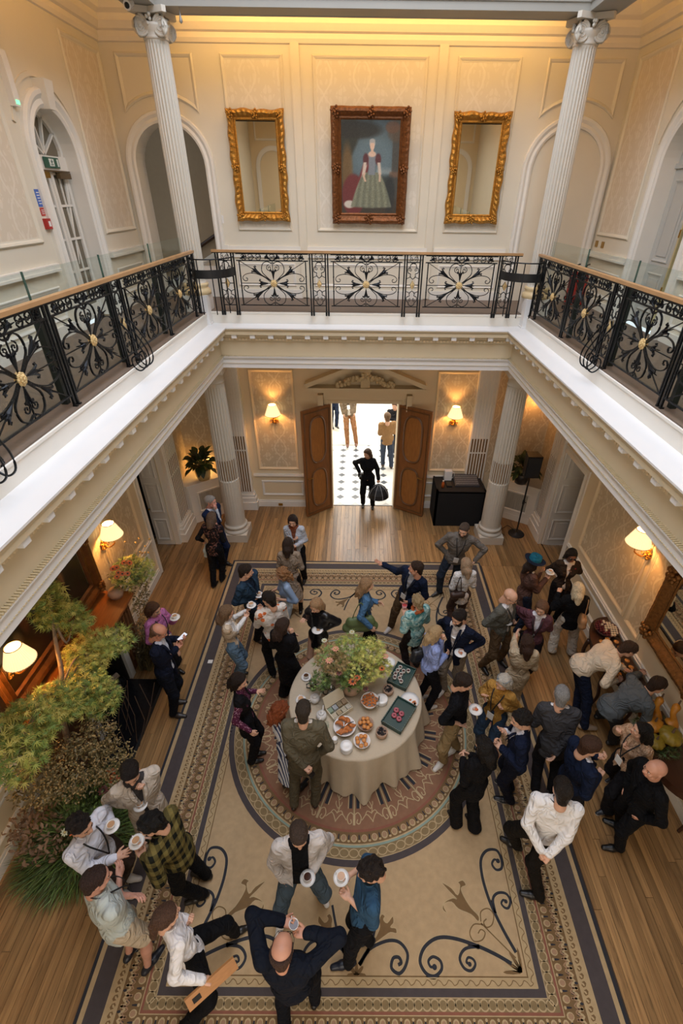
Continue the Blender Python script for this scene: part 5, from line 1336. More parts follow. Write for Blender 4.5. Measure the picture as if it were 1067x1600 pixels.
    for sd in (-1, 1):
        kind = d.get('pl' if sd < 0 else 'pr', 'relax'); V, Fc = HANDS[kind]; V = V*(s*(.98 if not fem else .9))
        pn = d.get('nl' if sd < 0 else 'nr')
        if pn is None: pn = R*sd+UP*.2 if kind == 'relax' else (-UP if kind in ('hold', 'open') else UP)
        x = hand_dir[sd]; 
        if 'handflat' in d and kind != 'relax': x = nrm(x*v3(1, 1, .3))
        Mx = frame_m(x, np.array(pn, float))
        tsg = 1 if (Mx[:, 1]@(F if kind == 'relax' else -R*sd)) > 0 else -1
        V = V*np.array([1, tsg, 1]); Fc = Fc if tsg > 0 else Fc[:, ::-1]
        parts.append((V@Mx.T+wr[sd], Fc, 0))
    lipc = '#A5655A' if not fem else '#A24E4A'
    mesh_obj('body', parts, [SK, mat(lipc, .45, var=.03, name='lips'), mat('#D8D2C8', .3, var=0, name='eye_white'), mat('#1A1310', .25, var=0, name='pupil'), hairmat(d['hair'][1] if d['hair'][1] else '#8A7866')], root)
    # ---- clothes
    def torso(off, hem=.0, flare=0., st=True):
        o = off*s*bulk; w = (1. if not fem else .93)*bulk
        P = [(pel-R*.045*s, pel+R*.045*s, .105*s*w+o, .105*s*w+o, F, 1.12), (pel+S*.12*s, pel+S*.26*s, (.108 if not fem else .092)*s*w+o, (.118 if not fem else .1)*s*w+o, F, 1.15),
             (pel+S*.3*s-R*.06*s, pel+S*.3*s+R*.06*s, .1*s*w+o, .1*s*w+o, F, 1.1), (neck-S*.15*s-R*.075*s, neck-S*.15*s+R*.075*s, .105*s*w+o*.8, .105*s*w+o*.8, F, 1.18),
             (shp[-1]+R*.015, shp[1]-R*.015, .052*s+o*.6, .052*s+o*.6), (shp[-1]*.45+neck*.55-S*.0, shp[1]*.45+neck*.55, .055*s+o*.5, .055*s+o*.5), (neck-S*.05*s, neck+S*.005*s, .065*s+o*.3, .058*s+o*.3)]
        if fem:
            for sd in (-1, 1): P.append((neck-S*.2*s+R*sd*.07*s+F*.06*s, neck-S*.21*s+R*sd*.065*s+F*.075*s, .055*s+o*.5, .05*s+o*.4))
        if hem > 0: P.append((pel-S*.0, pel-nrm(S*.35+UP*.65)*(hem+.04)*s, .128*s*w+o, (.13+flare)*s*w+o, F, 1.18))
        return P
    def sleeves(off, frac):
        P = []
        for sd in (-1, 1):
            o = off*s
            if frac <= .5: t = frac/.5; P.append((shp[sd], shp[sd]*(1-t)+el[sd]*t, .05*s+o, .047*s+o))
            else:
                t = (frac-.5)/.5; e = el[sd]*(1-t)+wr[sd]*t; P += [(shp[sd], el[sd], .05*s+o, .043*s+o), (el[sd], e-hand_dir[sd]*.012, .043*s+o, (.043-.011*t)*s+o)]
        return P
    def cuffcuts(frac): return []
    hemd = topt.get('hem', {'jacket': .17, 'blazer': .2, 'coat': .35, 'shirt': .06, 'sweater': .1, 'tshirt': .1, 'dress': .0, 'tunic': .25, 'vest': .12, 'cardigan': .14}.get(tk, .08))
    down = nrm(S*.35+UP*.65)
    hemcut = plane_cut(pel-down*hemd*s, -down); neckcut = neck_cut(neck+S*(.03 if tk not in ('tshirt', 'dress') else .012)*s, S*.85+F*.35, neck, S, .1*s)
    cm = patmat(tc) if not tc.startswith('#') else clothmat(tc, topt.get('mat', 'wool'))
    sd0 = (PCOUNT*1.7) % 6
    if tk in ('jacket', 'blazer', 'coat', 'cardigan', 'vest'):
        off = .022 if tk != 'vest' else .014
        ic = topt.get('inner', '#D8D4CC'); V, Fc = sdf_mesh(torso(.006, .04)+(sleeves(.004, 1.0) if tk == 'vest' or topt.get('cuff') else []), hres, .03, cuts=[neck_cut(neck+S*.035*s, S*.8+F*.3, neck, S, .1*s), plane_cut(pel-down*.04, -down)], noise=(.002, 40, sd0))
        mesh_obj('shirt', [(V, Fc, 0)], patmat(ic) if not ic.startswith('#') else clothmat(ic), root)
        # open front: a wedge cut away, wide at the neck and meeting at the button, then falling open
        opn = topt.get('open', .055); C0 = neck; btn = topt.get('btn', .3)
        def wedge(X, Y, Z):
            dx, dy, dz = X-C0[0], Y-C0[1], Z-C0[2]
            u = dx*R[0]+dy*R[1]+dz*R[2]; v = -(dx*S[0]+dy*S[1]+dz*S[2]); w_ = dx*F[0]+dy*F[1]+dz*F[2]
            half = np.where(v < btn*s, opn*s*(1-v/(btn*s))+.004, .004+(v-btn*s)*topt.get('fall', .12))
            if topt.get('openall'): half = opn*s+0*v
            inside = np.minimum(half-np.abs(u), w_-.015)
            return inside
        pr = torso(off, hemd)+sleeves(.016, slv if tk != 'vest' else .06)
        V, Fc = sdf_mesh(pr, hres, .028, cuts=[hemcut, neck_cut(neck+S*.02*s, S*.8+F*.45, neck, S, .1*s), wedge], noise=(.0036, 27, sd0))
        mesh_obj({'blazer': 'blazer', 'vest': 'waistcoat'}.get(tk, tk), [(V, Fc, 0)], cm, root)
        if tk in ('blazer',):      # lapels and collar
            b = MB()
            for sd in (-1, 1):
                p0 = neck+S*.025*s+R*sd*.055*s-F*.02*s; p1 = neck-S*.03*s+R*sd*.068*s+F*.085*s; p2 = neck-S*.14*s+R*sd*.055*s+F*.135*s; p3 = neck-S*btn*s+F*.15*s
                b.tube(cat([p0, p1, p2, p3], 4), [.014, .014, .016, .018, .02, .022, .022, .022, .018, .014, .01, .006, .005][:13], 6, flat=(1, .35), up=F)
            b.tube([neck+S*.025*s+R*q_*.055*s-F*(.02+.045*(1-q_*q_))*s for q_ in (-1, -.5, 0, .5, 1)], .016*s, 6)
            mesh_obj('lapel', [(b.arr(), b.f, 0)], cm, root)
        if topt.get('collar'):
            b = MB(); b.tube([neck+S*.035*s+R*math.sin(a)*.062*s+F*(-math.cos(a)*.058+.008)*s-S*.02*max(0, -math.cos(a)) for a in np.linspace(-2.5, 2.5, 11)], .012*s, 6, flat=(.6, 1.3)); mesh_obj('collar', [(b.arr(), b.f, 0)], clothmat(topt['collar']), root)
    elif tk == 'dress':
        hem = topt.get('hem', .55); fl_ = topt.get('flare', .06)
        bot = v3(*(((fl+fr)/2)[:2]*.7+pel[:2]*.3), pel[2]-hem*s)
        pr = torso(.008)+sleeves(.01, slv)+[(pel, bot-UP*.06, .12*s, (.12+fl_)*s, F, 1.12)]
        V, Fc = sdf_mesh(pr, hres, .03, cuts=[plane_cut(bot, -UP), neckcut], noise=(.004, 34, sd0)); mesh_obj('dress', [(V, Fc, 0)], cm, root)
        if topt.get('belt'):
            b = MB(); b.tube([pel+S*.13*s+R*math.cos(a)*.125*s+F*math.sin(a)*.108*s for a in np.linspace(0, 2*PI, 17)], .014, 6, flat=(.5, 1.2)); mesh_obj('belt', [(b.arr(), b.f, 0)], clothmat(topt['belt']), root)
    else:
        off = {'shirt': .012, 'sweater': .02, 'tshirt': .01, 'tunic': .022}.get(tk, .012)
        pr = torso(off, hemd, topt.get('flare', 0))+sleeves(.012 if tk != 'tunic' else .025, slv)
        V, Fc = sdf_mesh(pr, hres, .028, cuts=[hemcut, neckcut], noise=(.0035, 29, sd0)); mesh_obj(tk if tk != 'tshirt' else 'shirt', [(V, Fc, 0)], cm, root)
        if tk == 'shirt' or topt.get('collar'):
            b = MB(); b.tube([neck+S*.028*s+R*math.sin(a)*.062*s+F*(-math.cos(a)*.056+.01)*s-S*.025*max(0, -math.cos(a)) for a in np.linspace(-2.5, 2.5, 11)], .014*s, 6, flat=(.6, 1.3)); mesh_obj('collar', [(b.arr(), b.f, 0)], clothmat(topt['collar']) if topt.get('collar') else cm, root)
    if topt.get('scarf'):
        b = MB(); b.tube([neck+S*.02*s+R*math.cos(a)*.085*s+F*math.sin(a)*.08*s+S*.02*math.sin(3*a) for a in np.linspace(0, 2*PI, 17)], .03*s, 7); b.tube([neck+F*.09*s, neck-S*.12*s+F*.14*s], [.03, .02], 6); mesh_obj('scarf', [(b.arr(), b.f, 0)], clothmat(topt['scarf']), root)
    lo_ = leg[2] if len(leg) > 2 else {}
    lm = patmat(lcx) if not lcx.startswith('#') else clothmat(lcx)
    if lk in ('trousers', 'wide', 'shorts'):
        w0, w1 = ((.02, .022) if lk == 'trousers' else (.02, .05)); ln = {'trousers': .97, 'wide': 1., 'shorts': -.02}[lk]
        pr = [(pel-R*.045*s+UP*.02, pel+R*.045*s+UP*.02, .1*s+.012, .1*s+.012, F, 1.12), (pel+S*.06*s, pel+S*.1*s, .108*s, .104*s, F, 1.15)]
        for sd in (-1, 1):
            if lk == 'shorts': e = kn[sd]+nrm(hip[sd]-kn[sd])*.06; pr.append((hip[sd], e, .088*s+.018, .07*s+.02)); continue
            pr += [(hip[sd], kn[sd], .083*s+.014, .055*s+w0*(1.3 if lk == 'wide' else 1)), (kn[sd], an[sd]+nrm(an[sd]-kn[sd])*(.03 if lk == 'trousers' else .05), .055*s+w0*(1.3 if lk == 'wide' else 1), .036*s+w1)]
        cuts = [plane_cut(v3(0, 0, .045 if lk != 'shorts' else .02), -UP)]
        V, Fc = sdf_mesh(pr, hres, .026, cuts=cuts, noise=(.0045, 32, sd0)); mesh_obj('trousers' if lk != 'shorts' else 'shorts', [(V, Fc, 0)], lm, root)
    elif lk == 'skirt':
        hem = lo_.get('hem', .5); bot = v3(*(((fl+fr)/2)[:2]*.6+pel[:2]*.4), pel[2]-hem*s)
        V, Fc = sdf_mesh([(pel+S*.08*s, pel-UP*.05, .1*s, .13*s, F, 1.15), (pel-UP*.05, bot-UP*.06, .13*s, (.13+lo_.get('flare', .05))*s, F, 1.12)], hres, .03, cuts=[plane_cut(bot, -UP)], noise=(.004, 34, sd0)); mesh_obj('skirt', [(V, Fc, 0)], lm, root)
    elif lk == 'tights':
        pr = []
        for sd in (-1, 1): pr += [(hip[sd], kn[sd], .086*s, .058*s), (kn[sd], an[sd], .058*s, .04*s)]
        V, Fc = sdf_mesh(pr, hres, .02); mesh_obj('tights', [(V, Fc, 0)], lm, root)
    # ---- shoes
    shc = d.get('shoe', '#15120F'); sneak = d.get('sole')
    for sd in (-1, 1):
        fv = d['_fv'][sd]; a = an[sd]; rr = np.cross(fv, UP); z0 = a[2]-.085*s; k_ = s*(1 if not fem else .9)
        base = v3(a[0], a[1], z0)
        pr = [(base-fv*.045*k_+UP*.035, base+fv*.07*k_+UP*.035, .036*k_, .042*k_, rr, 1.05), (base+fv*.07*k_+UP*.03, base+fv*.165*k_+UP*.022, .042*k_, .03*k_), (a-UP*.02, base-fv*.02+UP*.04, .04*k_, .036*k_)]
        V, Fc = sdf_mesh(pr, .0105, .02, cuts=[plane_cut(base+UP*.002, -UP), plane_cut(base+UP*(.1 if d.get('boot') is None else .2), UP)])
        cz = V[Fc].mean(1)[:, 2] if len(Fc) else np.zeros(0); mi = (cz < z0+.024).astype(int)
        mesh_obj('shoe', [(V, Fc, mi)], [mat(shc, .4, var=.06, name='shoe_leather'), mat(sneak or '#0E0C0B', .6, var=.03, name='shoe_sole')], root)
    # ---- hair and extras
    hs, hc = d['hair'][:2]
    if hs not in ('bald',):
        g = nrm(np.linalg.inv(HM/(s*1.03))@v3(0, 0, -1)); g = nrm(g+v3(0, -.12, 0)); V, Fc = hair_mesh(hs, g, fem); mesh_obj('hair', [(hx(V), Fc, 0)], hairmat(hc), root)
    if d.get('beard'):
        V, Fc = sdf_mesh([(v3(-.04, .05, -.07), v3(.04, .05, -.07), .03, .03), (v3(0, .06, -.09), v3(0, .07, -.1), .026, .022), (v3(-.06, .02, -.04), v3(-.045, .05, -.07), .022, .026), (v3(.06, .02, -.04), v3(.045, .05, -.07), .022, .026), (v3(-.02, .09, -.045), v3(.02, .09, -.045), .008, .008)], .009, .02, noise=(.002, 90, 0), sub=[(v3(-.012, .1, -.058), v3(.012, .1, -.058), .014, .014)])
        mesh_obj('beard', [(hx(V), Fc, 0)], hairmat(d['beard']), root)
    if d.get('glasses'):
        b = MB(); dark = d['glasses'] == 'sun'
        z_ = .012 if d['glasses'] != 'top' else .1; y_ = .102 if d['glasses'] != 'top' else .055
        for sd in (-1, 1):
            ring = [(sd*.032+.021*math.cos(a), y_, z_+.015*math.sin(a)) for a in np.linspace(0, 2*PI, 13)]; b.tube(ring, .0022, 4)
            if dark or d['glasses'] == 'top': b.add([(x, y+.001, z) for x, y, z in ring[:-1]], [tuple(range(12))])
            b.tube([(sd*.053, y_, z_+.005), (sd*.078, y_-.04, z_+.005), (sd*.08, y_-.1, z_)], .002, 4)
        b.tube([(-.011, y_, z_+.004), (.011, y_, z_+.004)], .002, 4)
        mesh_obj('sunglasses' if dark or d['glasses'] == 'top' else 'glasses', [(hx(b.arr()), b.f, 0)], mat('#0D0D10' if d['glasses'] != 'top' else '#5D86A0', .12, var=0, name='spectacle_dark'), root)
    if d.get('hat'):
        b = MB(); b.lathe([(.175, .075), (.178, .078), (.16, .066), (.105, .06), (.105, .075), (.102, .12), (.092, .165), (.06, .178), (.0, .165)], n=28); V = b.arr(); V[:, 2] += -.0+.012*np.sin(np.arctan2(V[:, 1], V[:, 0])*2)*(np.hypot(V[:, 0], V[:, 1]) > .12); V[:, 1] -= .01
        mi = [1 if V[list(fc)].mean(0)[2] < .105 and False else 0 for fc in b.f]; c = np.array([V[list(fc)].mean(0) for fc in b.f]); mi = (c[:, 2] < .085).astype(int)
        mesh_obj('hat', [(hx(V), b.f, mi)], [clothmat('#17566A'), clothmat('#1A2436')], root)
    if d.get('lan'):
        lc_ = d['lan']; b = MB(); ch = neck-S*.36*s+F*(.15*bulk+.015)*s
        for sd in (-1, 1):
            b.tube(cat([neck+S*.045*s-F*.075*s, neck+S*.035*s+R*sd*.07*s-F*.02*s, neck-S*.035*s+R*sd*.075*s+F*.095*s, neck-S*.16*s+R*sd*.045*s+F*.155*bulk*s, ch], 4), .0085, 4, flat=(1.2, .35), up=F)
        mesh_obj('lanyard', [(b.arr(), b.f, 0)], mat('#101114', .6, var=.02, name='black_lanyard'), root)
        if lc_ != 'none':
            b = MB(); c = ch-S*.075*s; b.obox(c, (R, S, F), (.045, .062, .003)); mesh_obj('badge', [(b.arr(), b.f, 0)], mat('#DAD8D3', .5, var=.04, name='white_badge_card'), root, smooth=False)
    return root, dict(wr=wr, R=R, F=F, S=S, neck=neck, pel=pel, hand=hand_dir, H=H)
# ---- everybody in the hall: positions in metres, facing in degrees (0 = +x, 90 = away from the camera)
PEOPLE = [
 {'label': 'woman in a black coat walking in through the doorway carrying a camera', 'h': 1.68, 'f': 268, 'top': ('coat', '#131316', {'inner': '#17171A', 'hem': 0.3}), 'legs': ('trousers', '#101013'), 'hair': ('long', '#5A3D28'), 'head': (0.227, 10.231, 1.57), 'feet': ((0.391, 10.301), (0.144, 10.389)), 'hl': (0.525, 10.171, 0.85), 'hr': (0.034, 10.315, 0.98), 'fem': 1, 'hf': 235, 'pr': 'hold', 'pl': 'grip'},
 {'label': 'man in a tan corduroy jacket seen from behind in the bright outer hall', 'h': 1.82, 'f': 97, 'top': ('jacket', '#94714C', {'hem': 0.14}), 'legs': ('trousers', '#3A4252'), 'hair': ('short', '#7B5A3B'), 'head': (0.788, 12.18, 1.7), 'feet': ((0.744, 12.555), (0.985, 12.44)), 'hl': 'front', 'hr': 'front', 'shoe': '#4A3527'},
 {'label': 'man in rust trousers with a badge, head hidden by the door lintel', 'h': 1.82, 'f': 272, 'top': ('jacket', '#6E5D49', {'hem': 0.16, 'inner': '#B9AFA0'}), 'legs': ('trousers', '#8C6140'), 'hair': ('short', '#3B2A1E'), 'head': (-0.384, 14.522, 1.7), 'feet': ((-0.046, 13.797), (-0.332, 13.79)), 'hl': 'pocket', 'hr': 'pocket', 'shoe': '#6A4029', 'lan': 'white'},
 {'label': 'person in dark navy clothes at the left edge of the doorway opening', 'h': 1.7, 'f': 300, 'top': ('coat', '#1B2230', {'inner': '#20222A'}), 'legs': ('trousers', '#1A2130'), 'hair': ('mid', '#3A2A20'), 'head': (-0.872, 15.86, 1.588), 'feet': ((-0.731, 15.025), (-0.917, 15.235)), 'fem': 1},
 {'label': 'person in a dark top behind the tan jacketed man', 'h': 1.72, 'f': 250, 'top': ('sweater', '#1E1D20'), 'legs': ('trousers', '#22242A'), 'hair': ('short', '#6B4A34'), 'head': (1.068, 13.283, 1.607), 'hl': 'cross', 'hr': 'cross'},
 {'label': 'white haired man in navy, hand at chin, by the left column', 'h': 1.78, 'f': 335, 'top': ('blazer', '#17233F', {'inner': '#C9D2E0', 'cuff': 1}), 'legs': ('trousers', '#17203A'), 'hair': ('short', '#B9B4AE'), 'head': (-2.888, 7.882, 1.663), 'hl': 'cross', 'hr': 'chin', 'hf': 350, 'pitch': 5, 'pr': 'grip', 'skin': '#C98F7C'},
 {'label': 'woman in a patterned dark waistcoat with her back turned, holding a pale blue bag', 'h': 1.64, 'f': 78, 'top': ('vest', 'vest', {'inner': '#131214', 'hem': 0.16, 'open': 0.02, 'cuff': 1}), 'legs': ('trousers', '#0F0E10'), 'hair': ('bob', '#75604F'), 'head': (-2.789, 7.517, 1.532), 'feet': ((-2.913, 7.23), (-2.791, 7.426)), 'hl': (-3.079, 7.553, 0.9), 'fem': 1, 'pl': 'grip', 'hr': 'front', 'wide': 1.08},
 {'label': 'dark haired woman in a pale grey jacket and rust scarf facing the camera', 'h': 1.66, 'f': 266, 'top': ('jacket', '#AEB2BA', {'inner': '#7A4630', 'hem': 0.1}), 'legs': ('trousers', '#121114'), 'hair': ('mid', '#2A1B15'), 'head': (-1.228, 7.41, 1.551), 'feet': ((-1.083, 7.471), (-1.267, 7.448)), 'hr': (-1.168, 7.297, 1.15), 'fem': 1, 'hl': 'front', 'pl': 'hold', 'pr': 'hold', 'boot': 1},
 {'label': 'woman in a long belted beige dress with her back turned', 'h': 1.7, 'f': 88, 'top': ('dress', '#8E7D6B', {'hem': 0.5, 'slv': 0.55, 'flare': 0.09, 'belt': '#7F6E5D'}), 'legs': ('tights', '#1A1513'), 'hair': ('mid', '#3B2A21'), 'head': (-1.213, 6.644, 1.588), 'feet': ((-1.275, 6.45), (-1.065, 6.536)), 'fem': 1, 'hl': 'front', 'hr': 'front'},
 {'label': 'man in a slate blue blazer over a navy top holding a saucer', 'h': 1.8, 'f': 335, 'top': ('blazer', '#25384A', {'inner': '#1A2230', 'open': 0.085}), 'legs': ('trousers', '#121216'), 'hair': ('short', '#2C1E16'), 'head': (-1.773, 5.792, 1.682), 'feet': ((-1.669, 5.968), (-1.77, 5.817)), 'hl': (-1.644, 5.864, 1.1), 'hr': (-1.713, 5.762, 1.08), 'hf': 10, 'pitch': 8, 'pr': 'hold', 'pl': 'hold', 'shoe': '#3A2A22'},
 {'label': 'woman with blonde curls in a dusty blue satin blouse', 'h': 1.64, 'f': 205, 'top': ('shirt', '#7C90AB', {'mat': 'silk', 'slv': 0.75}), 'legs': ('trousers', '#BFC9CF'), 'hair': ('curly', '#A9794F'), 'head': (-1.218, 5.91, 1.532), 'hl': (-1.28, 5.769, 1.05), 'hr': (-1.411, 5.998, 1.05), 'fem': 1, 'hf': 200},
 {'label': 'dark haired man in a white shirt with orange dots, back to the camera', 'h': 1.8, 'f': 118, 'top': ('shirt', 'dots', {}), 'legs': ('trousers', '#111013'), 'hair': ('short', '#211712'), 'head': (-1.306, 5.175, 1.682), 'hl': (-1.554, 5.446, 1.15), 'hf': 150, 'hr': 'front', 'pl': 'hold'},
 {'label': 'woman with glasses and long fair hair in beige waistcoat and jeans', 'h': 1.68, 'f': 12, 'top': ('vest', '#C2AE95', {'inner': '#D9D6D2', 'hem': 0.12, 'cuff': 1, 'open': 0.09}), 'legs': ('trousers', '#5A7083'), 'hair': ('long', '#86684D'), 'head': (-1.911, 5.002, 1.57), 'hl': (-1.701, 5.403, 1.22), 'hr': (-1.71, 5.285, 1.2), 'fem': 1, 'hf': 20, 'glasses': 'clear', 'pl': 'hold', 'pr': 'hold'},
 {'label': 'woman with very long brown hair in black beside the flower table', 'h': 1.72, 'f': 62, 'top': ('coat', '#0F0E11', {'inner': '#111013', 'hem': 0.5, 'slv': 1}), 'legs': ('wide', '#0E0D10'), 'hair': ('long', '#3E2B22'), 'head': (-1.04, 4.716, 1.607), 'hr': (-0.931, 4.816, 1.38), 'fem': 1, 'hf': 40, 'hl': 'front', 'pr': 'grip'},
 {'label': 'blonde woman in a black leather jacket and short skirt behind the flowers', 'h': 1.68, 'f': 250, 'top': ('jacket', '#131113', {'inner': '#100F11', 'hem': 0.12, 'mat': 'leather'}), 'legs': ('skirt', '#0F0E10', {'hem': 0.22}), 'hair': ('long', '#B8926A'), 'head': (-0.604, 5.164, 1.57), 'hl': (-0.507, 5.075, 1.1), 'hr': (-0.821, 5.215, 1.2), 'fem': 1, 'hf': 235, 'pitch': 18, 'pr': 'open', 'pl': 'hold'},
 {'label': 'fair haired woman in a denim shirt with a large olive green shoulder bag in profile', 'h': 1.7, 'f': 8, 'top': ('shirt', '#47698A', {'hem': 0.2}), 'legs': ('trousers', '#15141A'), 'hair': ('long', '#B08B64'), 'head': (0.161, 5.606, 1.588), 'hr': (0.243, 5.293, 0.9), 'fem': 1, 'hf': 5, 'pitch': 5, 'hl': 'front'},
 {'label': 'man in a navy blazer stretching his arm out to the left', 'h': 1.82, 'f': 228, 'top': ('blazer', '#151E33', {'inner': '#A9A9AE', 'open': 0.07}), 'legs': ('trousers', '#55432F'), 'hair': ('short', '#37251B'), 'head': (0.959, 5.889, 1.7), 'feet': ((1.012, 6.234), (0.648, 6.151)), 'hl': (0.863, 5.788, 1.0), 'hr': (0.404, 6.329, 1.42), 'hf': 172, 'pitch': 0, 'pr': 'open', 'lan': 'white', 'shoe': '#B4ACA6', 'sole': '#D8D5D0', 'skin': '#C08B70'},
 {'label': 'bearded man in a grey brown jumper with hands on hips, facing the camera', 'h': 1.86, 'f': 262, 'top': ('sweater', '#6B645D'), 'legs': ('trousers', '#2B3340'), 'hair': ('crop', '#5B4A40'), 'head': (1.916, 6.914, 1.738), 'feet': ((1.947, 7.299), (1.671, 7.105)), 'hl': (2.216, 6.854, 1.02), 'hr': (1.699, 7.073, 1.02), 'hf': 240, 'pitch': 15, 'beard': '#5A4A40', 'lan': 'white', 'ff': (270, 215), 'wide': 1.1, 'bulk': 1.08, 'shoe': '#2A2420', 'elb': 1},
 {'label': 'fair haired woman in a loose white blouse below the bearded jumper man', 'h': 1.66, 'f': 100, 'top': ('shirt', '#D3CFCB', {'hem': 0.18}), 'legs': ('trousers', '#463630'), 'hair': ('mid', '#BC9C7C'), 'head': (1.84, 6.177, 1.551), 'fem': 1, 'hl': 'front', 'hr': 'front'},
 {'label': 'woman with short ash blonde hair in a turquoise patterned tunic and orange scarf', 'h': 1.64, 'f': 118, 'top': ('tunic', 'teal', {'slv': 0.85, 'scarf': '#A5562E'}), 'legs': ('trousers', '#27201F'), 'hair': ('curlyshort', '#B59B72'), 'head': (0.934, 5.304, 1.532), 'hl': (0.748, 5.405, 1.18), 'fem': 1, 'pl': 'hold', 'hr': 'front', 'wide': 1.1},
 {'label': 'blonde woman in a lilac jumper with a hand at her mouth, white trainers', 'h': 1.66, 'f': 15, 'top': ('sweater', '#8E9CCB'), 'legs': ('trousers', '#121116'), 'hair': ('mid', '#D0AE80'), 'head': (1.123, 4.662, 1.551), 'feet': ((1.008, 4.669), (1.13, 4.488)), 'hl': (1.272, 4.65, 1.42), 'fem': 1, 'hf': 25, 'hr': 'front', 'pl': 'grip', 'shoe': '#CFC9C4', 'sole': '#DEDAD6'},
 {'label': 'bearded man in a navy blazer and open white shirt holding plates', 'h': 1.82, 'f': 232, 'top': ('blazer', '#141A2C', {'inner': '#C9C2BE', 'open': 0.1, 'btn': 0.4}), 'legs': ('trousers', '#84786A'), 'hair': ('short', '#1F1612'), 'head': (1.467, 4.818, 1.7), 'feet': ((1.677, 4.939), (1.431, 4.839)), 'hl': (1.607, 4.652, 1.12), 'hr': (1.439, 4.875, 1.25), 'hf': 215, 'pitch': 16, 'beard': '#231813', 'pr': 'hold', 'pl': 'hold', 'shoe': '#C9C3BE', 'sole': '#D8D5D0'},
 {'label': 'bald man with glasses in a grey tweed blazer looking down at his plate', 'h': 1.82, 'f': 312, 'top': ('blazer', '#57564F', {'inner': '#C9C6C6', 'open': 0.09}), 'legs': ('trousers', '#574430'), 'hair': ('bald', '#6B5040'), 'head': (2.316, 5.259, 1.7), 'feet': ((2.483, 5.44), (2.154, 5.302)), 'hl': (2.479, 5.338, 1.1), 'hr': (2.289, 5.227, 1.1), 'hf': 320, 'pitch': 19, 'glasses': 'clear', 'pr': 'hold', 'pl': 'hold', 'ff': (300, 290), 'lan': 'none'},
 {'label': 'woman in a teal and navy hat and brown blazer, hand at her mouth', 'h': 1.7, 'f': 5, 'top': ('blazer', '#583F36', {'inner': '#CFCAC2', 'hem': 0.24}), 'legs': ('trousers', '#1D2433'), 'hair': ('mid', '#2B1D17'), 'head': (2.978, 6.183, 1.588), 'hl': (3.166, 6.133, 1.45), 'hr': (3.288, 6.167, 1.25), 'fem': 1, 'hat': 1, 'hf': 15, 'pl': 'grip', 'pr': 'hold'},
 {'label': 'woman with long dark locks and black sunglasses in a dark brown jacket', 'h': 1.7, 'f': 264, 'top': ('jacket', '#30261F', {'inner': '#C9C2BC', 'open': 0.035, 'hem': 0.14}), 'legs': ('trousers', '#141214'), 'hair': ('long', '#15100E'), 'head': (3.695, 6.399, 1.588), 'hl': (3.748, 6.363, 1.2), 'hr': (3.694, 6.431, 1.2), 'fem': 1, 'glasses': 'sun', 'pr': 'hold', 'pl': 'hold', 'skin': '#6E4733'},
 {'label': 'platinum blonde woman in a black jacket and wide white trousers', 'h': 1.66, 'f': 82, 'top': ('jacket', '#101012', {'hem': 0.2, 'inner': '#101012'}), 'legs': ('wide', '#C4BAAC'), 'hair': ('mid', '#F2E0BC'), 'head': (3.506, 5.59, 1.551), 'feet': ((3.467, 5.66), (3.783, 5.593)), 'hl': (3.298, 5.812, 1.3), 'fem': 1, 'pl': 'grip', 'hr': 'front', 'shoe': '#6A5A4A'},
 {'label': 'woman in a plum blazer with a lanyard, holding her hands together', 'h': 1.68, 'f': 246, 'top': ('blazer', '#59383F', {'inner': '#D5D2D6', 'open': 0.07}), 'legs': ('trousers', '#17141A'), 'hair': ('mid', '#7A583E'), 'head': (2.785, 5.155, 1.57), 'hl': (2.741, 5.227, 1.15), 'hr': (2.665, 5.239, 1.15), 'fem': 1, 'hf': 235, 'pl': 'hold', 'pr': 'hold', 'lan': 'none'},
 {'label': 'brown haired woman in a loose beige jacket and beige trousers, back to the camera', 'h': 1.66, 'f': 85, 'top': ('coat', '#B09E83', {'hem': 0.25, 'inner': '#B09E83'}), 'legs': ('trousers', '#AC9B80'), 'hair': ('mid', '#3D2519'), 'head': (2.377, 4.503, 1.551), 'hl': (2.461, 5.046, 1.2), 'fem': 1, 'hr': 'front', 'shoe': '#8C7A66'},
 {'label': 'man in a cream jumper bending over the drinks table', 'h': 1.85, 'f': -8, 'top': ('sweater', '#CBBBA4', {'hem': 0.06}), 'legs': ('trousers', '#141B2E'), 'hair': ('crop', '#4B3629'), 'head': (3.846, 4.518, 1.42), 'feet': ((3.428, 4.444), (3.453, 4.177)), 'hl': (3.943, 4.486, 0.96), 'hr': (3.704, 4.287, 0.96), 'pel': (3.307, 4.56, 1.0), 'pitch': 31, 'pr': 'hold', 'pl': 'hold', 'shoe': '#8E7B69', 'sole': '#A79A8C', 'wide': 1.05, 'bulk': 1.05, 'fine': 1},
 {'label': 'man in a grey denim overshirt leaning over the drinks table beside the big mirror', 'h': 1.82, 'f': 8, 'top': ('jacket', '#54595C', {'hem': 0.1, 'inner': '#54595C', 'open': 0.02}), 'legs': ('trousers', '#2A2C30'), 'hair': ('crop', '#3A281D'), 'head': (3.947, 3.929, 1.42), 'feet': ((3.753, 4.36), (3.769, 3.947)), 'hl': (4.139, 4.466, 0.96), 'hr': (4.01, 3.884, 0.96), 'pel': (3.462, 3.894, 0.98), 'pitch': 26, 'pl': 'hold', 'pr': 'hold', 'fine': 1, 'wide': 1.05},
